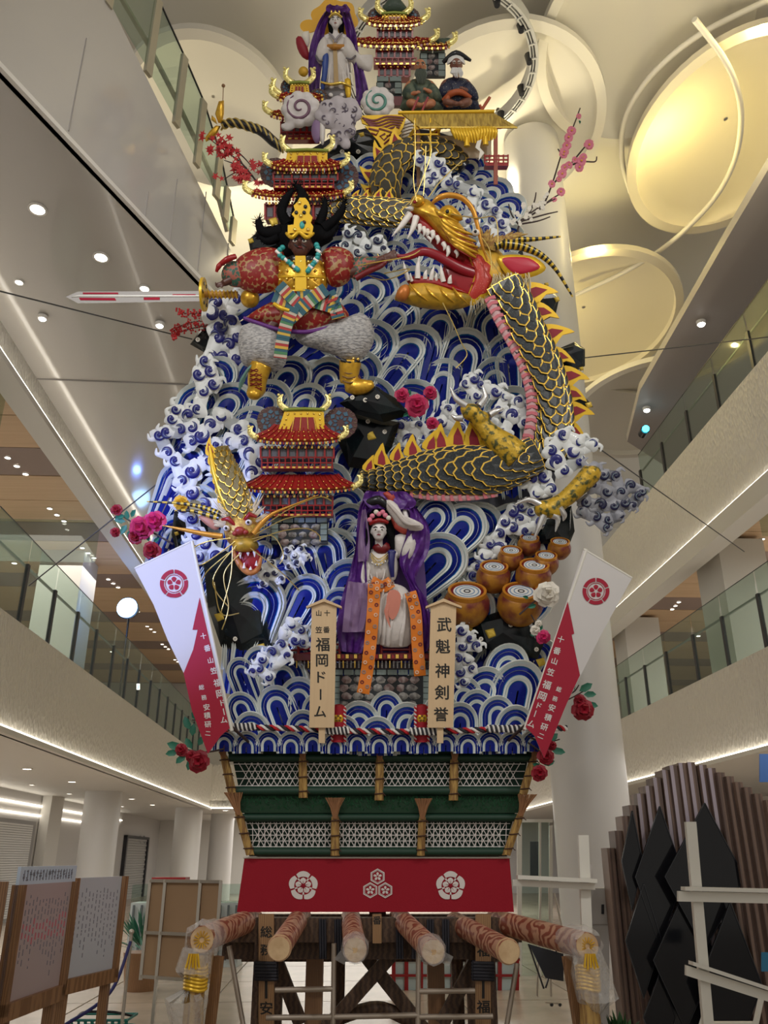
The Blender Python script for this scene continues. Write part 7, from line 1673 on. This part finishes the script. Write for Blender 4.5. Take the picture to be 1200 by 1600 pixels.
# ================= LADY'S BALCONY =================
o=T('balcony','red balcony with gold banded deck on a cobbled stone base, under the seated lady','balcony',590,1110,8.42,.12)
mb=MB(); mb.slab([(448,1024),(675,1024),(672,1032),(452,1034)],-10,22); mb.build('deck',DRED,o,smooth=False)
for k in range(24): x=522+k*6.4; mb=MB(); mb.box(x,1025,x+4.6,1031,22,24); mb.build('gilt_deck_plaque',GT if k%2 else RED,o,smooth=False)
for y in (1008,1017,1024):
    mb=MB(); mb.tube([(450,y+2,20),(486,y-2,14)],1.8,6); mb.build('rail',RED,o); mb=MB(); mb.tube([(594,y,20),(642,y,20)],1.8,6); mb.build('rail',RED,o)
    mb=MB(); mb.tube([(526,y,12),(534,y,12)],1.6,6); mb.build('rail',RED,o); mb=MB(); mb.tube([(655,y,18),(676,y,14)],1.8,6); mb.build('rail',RED,o)
for x in (450,468,532,596,640,675): mb=MB(); mb.tube([(x,1002,20),(x,1026,20)],2.2,8); mb.ball(x,1000,20,2.8); mb.build('rail_post',RED,o)
mb=MB(); mb.slab([(462,1036),(670,1036),(668,1046),(480,1046)],-6,8); mb.build('under_deck',M('eave_dark'),o,smooth=False)
for k in range(34): x=465+k*6; mb=MB(); mb.tube([(x,1034,14),(x,1045,14)],[1.5,.9],6); mb.build('hanging_strip',GREYF if k%3 else GT,o)
stonewall(o,520,672,1056,1118,4,13,8,edge=True)
# ================= NAME BOARDS =================
def nameboard(label,x0,x1,yt,yb,dx,chars):
    xm=(x0+x1)/2; o=T('name_board',label,'sign',xm+dx,yb,7.95,.1)
    mb=MB(); mb.slab([(x0,yt+9),(xm,yt+3),(x1,yt+9),(x1+dx,yb),(x0+dx,yb)],-4,0); b=mb.build('board',WOOD,o,smooth=False)
    mb=MB(); mb.slab([(xm,yt-2),(xm,yt+3),(x0-8,yt+13),(x0-8,yt+10)],-6,5); mb.slab([(xm,yt-2),(x1+8,yt+10),(x1+8,yt+13),(xm,yt+3)],-6,5); mb.build('gable_cap',WOOD,o,smooth=False)
    for (c,x,y,s_,rot) in chars: txt(c,x,y,s_,.3,INK,b,bold=.025,name='lettering',rot=rot)
    mb=MB(); mb.box(xm+dx-5,yb,xm+dx+5,yb+24,-8,-4); mb.build('stake',WOOD,o,smooth=False)
nameboard('left tall pale wooden name board with a gable top and six large characters',487,526,938,1137,-4,
   [('十',511,958,9,0),('山',498,958,9,0),('番',510,984,10,0),('笠',498,984,10,0),('福',504,1007,21,0),('岡',503,1032,19,0),('ド',502,1058,17,0),('ー',501,1085,16,math.pi/2),('ム',500,1112,18,0)])
nameboard('right tall pale wooden name board with a gable top, five black characters',673,713,938,1137,-5,
   [('武',694,976,22,0),('魁',692,1010,22,0),('神',691,1048,22,0),('剣',690,1082,22,0),('誉',689,1116,22,0)])
# ================= BANNERS =================
BW=M('banner_white',(.62,.6,.6),.7,bump=.1,scale=6); BR=M('banner_red',(.36,.004,.03),.7); BTX=M('banner_text',(.72,.68,.68),.6)
def banner(label,pole,ol,red,crest,chars,side):
    o=T('banner',label,'banner',pole[1][0],pole[1][1],7.85,.1)
    mb=MB(); mb.tube([(*pole[0],-2),(*pole[1],-2)],3,10); mb.build('pole',WR,o)
    bx_=pole[1]; dx_=25*(1 if bx_[0]<600 else -1); mb=MB(); mb.tube([(bx_[0],bx_[1]-6,-2),(bx_[0]+dx_,bx_[1]+22,-55),(bx_[0]+dx_*1.2,bx_[1]+24,-75)],2.5,8); mb.build('socket_bracket',TWIG,o)
    mb=MB(); mb.tube([(ol[0][0],ol[0][1],-1),(ol[1][0],ol[1][1],-1)],1.8,8); mb.build('top_rod',WR,o)
    def grid(ol_,w0,th,mat,nm):
        mb=MB(); mb.slab(ol_,w0,w0+th); b=mb.build(nm,mat,o,smooth=False); return b
    grid(ol,-1,1,BW,'white_cloth'); r=grid(red,.2,.8,BR,'red_cloth')
    mokko(crest[0],crest[1],crest[2],o,BR,BW,outer=True)
    for (c,x,y,s_,rot) in chars: txt(c,x,y,s_,1.3,BTX,r,bold=.03,name='lettering',rot=rot)
    return o
banner('left slanted banner, white above and crimson below, with a round red crest',((299,845),(362,1142)),[(297,847),(210,888),(240,945),(262,1000),(287,1052),(300,1110),(325,1178),(345,1150),(359,1138)],
   [(312,934),(301,984),(309,984),(302,1015),(287,1052),(300,1110),(325,1178),(345,1150),(359,1138)],(272,912,22),
   [('十',318,994,9,-.2),('番',324,1013,10,-.2),('山',329,1032,9,-.2),('笠',334,1048,10,-.2),('福',340,1067,12,-.2),('岡',344,1084,12,-.2),('ド',348,1098,9,-.2),('ー',350,1112,10,1.37),('ム',350,1125,10,-.1),
    ('総',315,1074,8,-.15),('務',319,1090,8,-.15),('安',323,1105,10,-.15),('積',324,1118,10,-.15),('研',325,1132,10,-.1),('二',325,1146,8,.1)],-1)
banner('right slanted banner, white above and crimson below, with a round red crest',((917,858),(820,1140)),[(912,858),(988,903),(940,990),(910,1050),(885,1100),(850,1185),(835,1150),(821,1136)],
   [(887,940),(897,990),(893,992),(906,1055),(885,1100),(850,1185),(835,1150),(821,1136)],(931,924,21),
   [('十',876,999,10,.3),('番',870,1017,11,.3),('山',866,1033,10,.3),('笠',860,1050,11,.3),('福',854,1070,13,.35),('岡',847,1088,13,.35),('ド',842,1103,9,.35),('ー',836,1115,10,1.9),('ム',830,1131,11,.4),
    ('総',873,1077,8,.3),('務',867,1092,8,.3),('安',862,1106,11,.3),('積',856,1121,11,.3),('研',850,1136,11,.3),('二',845,1150,9,.4)],1)
# ================= ROPE AND CREST POSTS =================
o=T('twisted_rope','thick black, red and white twisted rope strung across the foot of the waves','rope',590,1142,8.05,.1)
path=cm([(338,1142,0),(380,1137,0),(450,1138,0),(520,1141,0),(590,1143,0),(660,1143,0),(740,1141,0),(820,1137,0),(885,1138,0)],26)
for s_,mt in ((0,ROPEB),(2.09,ROPEW),(4.19,ROPER)):
    mb=MB(); mb.tube([(p[0],p[1]+3*math.sin(i*.75+s_),3*math.cos(i*.75+s_)) for i,p in enumerate(path)],2.2,6); mb.build('strand',mt,o)
for sx,(xa,xb,ya) in enumerate(((350,400,1136),(500,545,1142),(640,690,1143),(760,815,1139))):
    for s_,mt in ((0,ROPEB),(3.14,ROPEW)):
        mb=MB(); mb.tube([(xa+(xb-xa)*k/60,ya+5*math.sin(k*.8+s_),6+2*math.cos(k*.8+s_)) for k in range(61)],1.8,6); mb.build('black_white_strand',mt,o)
for x,lb in ((529,'left short red padded post with a gold five-petal crest between the name boards'),(659,'right short red padded post with a gold five-petal crest between the name boards')):
    o=T('crest_post',lb,'post',x,1162,8.12,.1,group='crest posts'); mb=MB(); mb.tube([(x,1104,0),(x,1160,0)],9,18); mb.build('red_pad',M('post_pad_red',(.4,.005,.02),.6),o)
    mb=MB(); mb.ball(x,1123,7,7.5,8,2.5,12); c_=mb.build('gold_crest_disc',YEL,o)
    for k in range(5): a=2*math.pi*k/5-1.57; mb=MB(); mb.ball(x+3.6*math.cos(a),1123+3.8*math.sin(a),9.4,1.9,1.9,.8,8); mb.build('crest_petal',M('crest_brown',(.2,.1,.01),.4),c_)
    for s_ in (-1,1):
        mb=MB(); mb.tube([(x+s_*10+1.2*math.sin(k*.9),1104+k*.9,3+1.2*math.cos(k*.9)) for k in range(62)],1.3,5); mb.build('white_cord',ROPEW,o); mb=MB(); mb.tube([(x+s_*10+1.2*math.sin(k*.9+3.1),1104+k*.9,3+1.2*math.cos(k*.9+3.1)) for k in range(62)],1.3,5); mb.build('red_cord',ROPER,o)
    mb=MB(); mb.ball(x,1104,0,9,4,9,14); mb.build('cap',RED,o)
# ================= FLOWERS =================
def petalflower(par,x,y,r,w,mat,layers=3,seed=0,n=6,name='petal',centre=None):
    rr=random.Random(seed)
    for L in range(layers):
        f=1-L*.28; m=max(3,n-L)
        for k in range(m):
            a=2*math.pi*(k+.5*L)/m+rr.uniform(-.2,.2); R1=r*f*rr.uniform(.9,1.1); c,s_=math.cos(a),math.sin(a)
            q=lambda u,v: (x+u*c-v*s_,y+u*s_+v*c)
            V=[];cols=4
            for i,u in enumerate((0,.35,.7,1.0)):
                wd=(.12,.42,.55,.3)[i]
                for j in (-1,0,1): p=q(u*R1,wd*R1*j); V.append((p[0],p[1],w+L*r*.22+(.05,.25,.38,.18)[i]*r*(1+.3*L)+(0.08*r if j else 0)))
            Fc=[(i*3+j,i*3+j+1,i*3+j+4,i*3+j+3) for i in range(3) for j in range(2)]
            Fc+=[(i*3+12+j,i*3+12+j+3,i*3+12+j+4,i*3+12+j+1) for i in range(3) for j in range(2)]
            V+=[(v[0],v[1],v[2]-.6) for v in V]
            mb=MB(); mb.add(V,Fc); mb.build(name,mat,par,recalc=False)
    if centre: mb=MB(); mb.ball(x,y,w+r*.5,r*.2,r*.2,r*.12,8); mb.build('flower_centre',centre,par)
def leaf(par,x,y,a,L,w,mat=LEAF):
    c,s_=math.cos(math.radians(a)),math.sin(math.radians(a)); q=lambda u,v,z:(x+u*c-v*s_,y+u*s_+v*c,w+z)
    V=[q(0,0,0),q(L*.3,-L*.25,2),q(L*.35,0,0),q(L*.3,L*.25,2),q(L*.7,-L*.22,3),q(L*.75,0,1),q(L*.7,L*.22,3),q(L,0,0)]
    V+=[(v[0],v[1],v[2]-.7) for v in V]; F0=[(0,1,2),(0,2,3),(1,4,5,2),(2,5,6,3),(4,7,5),(5,7,6)]
    mb=MB(); mb.add(V,F0+[tuple(i+8 for i in f[::-1]) for f in F0]); return mb.build('leaf',mat,par,recalc=False)
def spray(label,flowers,leaves,stems,Y,mat,seed=0,cat='flowers',name='flower_spray',centre=None,layers=3,lm=LEAF):
    x=sum(f[0] for f in flowers)/len(flowers); y=sum(f[1] for f in flowers)/len(flowers)
    o=T(name,label,cat,x,y,Y)
    for s_ in stems: mb=MB(); mb.tube(cm([(*p,-2) for p in s_],5),[1.6,.9],6); mb.build('stem',TWIG,o)
    for (a,b,c,d) in leaves: leaf(o,a,b,c,d,0,lm)
    for i,f in enumerate(flowers):
        mt=f[3] if len(f)>3 else mat; e=bpy.data.objects.new('x',None); bpy.data.objects.remove(e)
        hb=MB(); hb.ball(f[0],f[1],0,f[2]*.5,f[2]*.5,f[2]*.35,8); h=hb.build('flower',mt,o); petalflower(h,f[0],f[1],f[2],0,mt,layers,seed+i,centre=centre)
    return o
spray('deep pink peonies with grey-green leaves hanging at far left above the banner',[(222,826,19,ROSE),(243,815,17,M('pink_bright',(.6,.02,.14),.5)),(238,860,14,DROSE),(183,797,9,DROSE),(181,832,8,DROSE),(213,838,12,DROSE)],[(195,805,160,16),(200,812,-100,15),(198,820,120,18),(205,808,-60,14),(232,846,-90,12),(240,848,-40,12),(196,815,190,18),(203,828,90,16)],[[(270,850),(235,830),(200,812),(184,800)]],8.2,ROSE)
spray('three deep pink peonies at the centre right above the gold scaled body',[(628,618,11),(651,634,18),(672,614,11),(675,662,10)],[(660,625,0,12),(640,618,-90,10),(668,652,90,12),(640,645,150,12)],[[(640,650),(651,634),(672,614)]],8.0,ROSE,seed=20)
spray('white rose with a dark stem at the right edge of the golden kegs',[(853,930,20)],[(838,945,160,14),(826,935,200,10)],[[(812,960),(835,940),(853,930)]],7.9,WPET,seed=30,layers=4)
spray('small pink and white roses below the white rose, beside the right banner',[(848,996,11,M('pink_bright')),(836,985,8,WPET),(841,975,6,WPET)],[(838,992,180,10),(845,985,-90,10)],[[(850,1000),(838,975),(830,960)]],8.0,ROSE,seed=40)
spray('dark red roses with green leaves left of the green skirt, behind the left banner\'s tip',[(312,1190,17,DROSE),(284,1172,10,DROSE),(300,1182,10,DROSE)],[(285,1170,200,26),(290,1180,140,20),(300,1170,-120,20),(300,1185,110,20),(310,1165,-60,18),(278,1175,170,20),(296,1140,-110,22),(300,1150,-80,20),(305,1125,-100,16)],[[(350,1170),(320,1175),(285,1170)],[(350,1120),(320,1125),(300,1125)]],8.0,DROSE,seed=50)
spray('dark red roses with green leaves right of the green skirt, below the right banner\'s tip',[(852,1182,13,DROSE),(842,1208,13,DROSE),(862,1165,8,DROSE)],[(855,1160,-40,22),(862,1172,10,22),(850,1195,-20,18),(845,1198,200,14)],[[(825,1160),(845,1175),(860,1195)],[(825,1150),(850,1160),(875,1155)]],8.0,DROSE,seed=60)
spray('dark red rose with brown stem and green leaves right of the right banner',[(910,1110,18,DROSE),(905,1095,10,DROSE)],[(905,1080,-30,24),(912,1085,0,20),(915,1100,10,20),(898,1078,-120,16)],[[(820,1140,),(845,1118),(870,1100),(890,1092),(912,1080)],[(868,1090),(895,1082),(905,1070)]],8.0,DROSE,seed=70)
# plum blossom branch right, white blossom
spray('pink plum blossom branch rising at the upper right against the pale ceiling',[(x,y,r) for x,y,r in ((904,182,4),(893,205,7),(888,215,7),(885,228,7),(881,238,7),(880,242,6),(920,227,8),(908,252,8),(905,262,7),(911,246,6),(889,258,6),(882,262,6),(878,272,7),(873,280,5),(862,288,6),(876,300,7),(866,312,4),(898,250,5))],[(905,188,80,6)],[[(812,345),(845,325),(862,290),(878,240),(895,200),(907,168)],[(862,290),(890,258),(915,228),(922,222)],[(890,258),(912,252),(930,252),(933,244)],[(845,325),(860,312),(876,302)],[(878,240),(872,232)]],8.6,BPINK,seed=80,layers=1,name='blossom_branch',centre=YEL)
fl=[];rr=random.Random(6)
for i in range(34): t=rr.random(); fl.append((800+t*55+rr.uniform(-12,12),345-t*35+rr.uniform(-14,14),rr.uniform(2.2,3.8)))
spray('tiny white blossom sprays on dark twigs at the right shoulder of the waves',fl,[],[[(808,365),(815,345),(840,325),(868,310)],[(815,345),(850,335),(872,330)],[(812,352),(800,335),(795,318)],[(825,338),(835,315),(838,300)],[(810,350),(840,345),(860,338)]],8.55,WPET,seed=90,layers=1,name='blossom_branch')
# red maple left
o=T('maple_branch','branch of bright red maple leaves pointing left from the upper pagoda','branch',400,290,8.4)
for s_ in ([(402,285),(378,255),(355,238),(325,215)],[(378,255),(370,240),(362,228)],[(395,275),(372,268),(350,280)],[(385,262),(350,250)],[(360,228),(380,245),(395,262)]): mb=MB(); mb.tube(cm([(*p,-1) for p in s_],5),[1.6,.6],5); mb.build('twig',TWIG,o)
rr=random.Random(13)
def mleaf(x,y,r,rot,w):
    ol=[]
    for k in range(10):
        a=rot+2*math.pi*k/10; q=r if k%2==0 else r*.36; ol.append((x+q*math.cos(a),y+q*math.sin(a)))
    mb=MB(); mb.slab(ol,w,w+.7); mb.build('maple_leaf',M('maple_red',(.5,.01,.015),.5),o,smooth=False)
for (cx,cy,sp,n) in ((318,214,5,3),(340,225,12,10),(352,235,12,12),(365,242,10,9),(354,222,8,4),(375,270,12,14),(380,278,10,10),(330,235,6,3),(341,281,6,3),(395,255,8,4),(403,262,8,4),(408,292,8,5),(368,258,8,5)):
    for i in range(n): mleaf(cx+rr.uniform(-sp,sp),cy+rr.uniform(-sp,sp),rr.uniform(5,7.5),rr.uniform(0,6),rr.uniform(-2,8))
# red berry sprays left
o=T('berry_spray','thin sprays of tiny red berries at the left below the sword','branch',320,510,8.3)
for si,s_ in enumerate(([(335,505),(310,502),(285,508),(268,520)],[(335,498),(315,490),(295,490),(278,487)],[(330,508),(305,512),(280,520),(272,528)])):
    pts=cm([(*p,0) for p in s_],8); mb=MB(); mb.tube(pts,[1,.5],5); mb.build('twig',TWIG,o)
    for i,p in enumerate(pts[4:]):
        for k in range(4): mb=MB(); mb.ball(p[0]+rr.uniform(-4,4),p[1]+rr.uniform(-6,6),rr.uniform(-2,3),1.6,1.6,1.6,6); mb.build('berry',M('maple_red'),o)
# yellow cloth tie beside small dragon
spray('yellow paper flower left of the small dragon\'s striped horns',[(284,787,12,M('yellow_flower',(.8,.45,.02),.5))],[],[[(284,800),(284,787)]],8.15,YEL,seed=99)
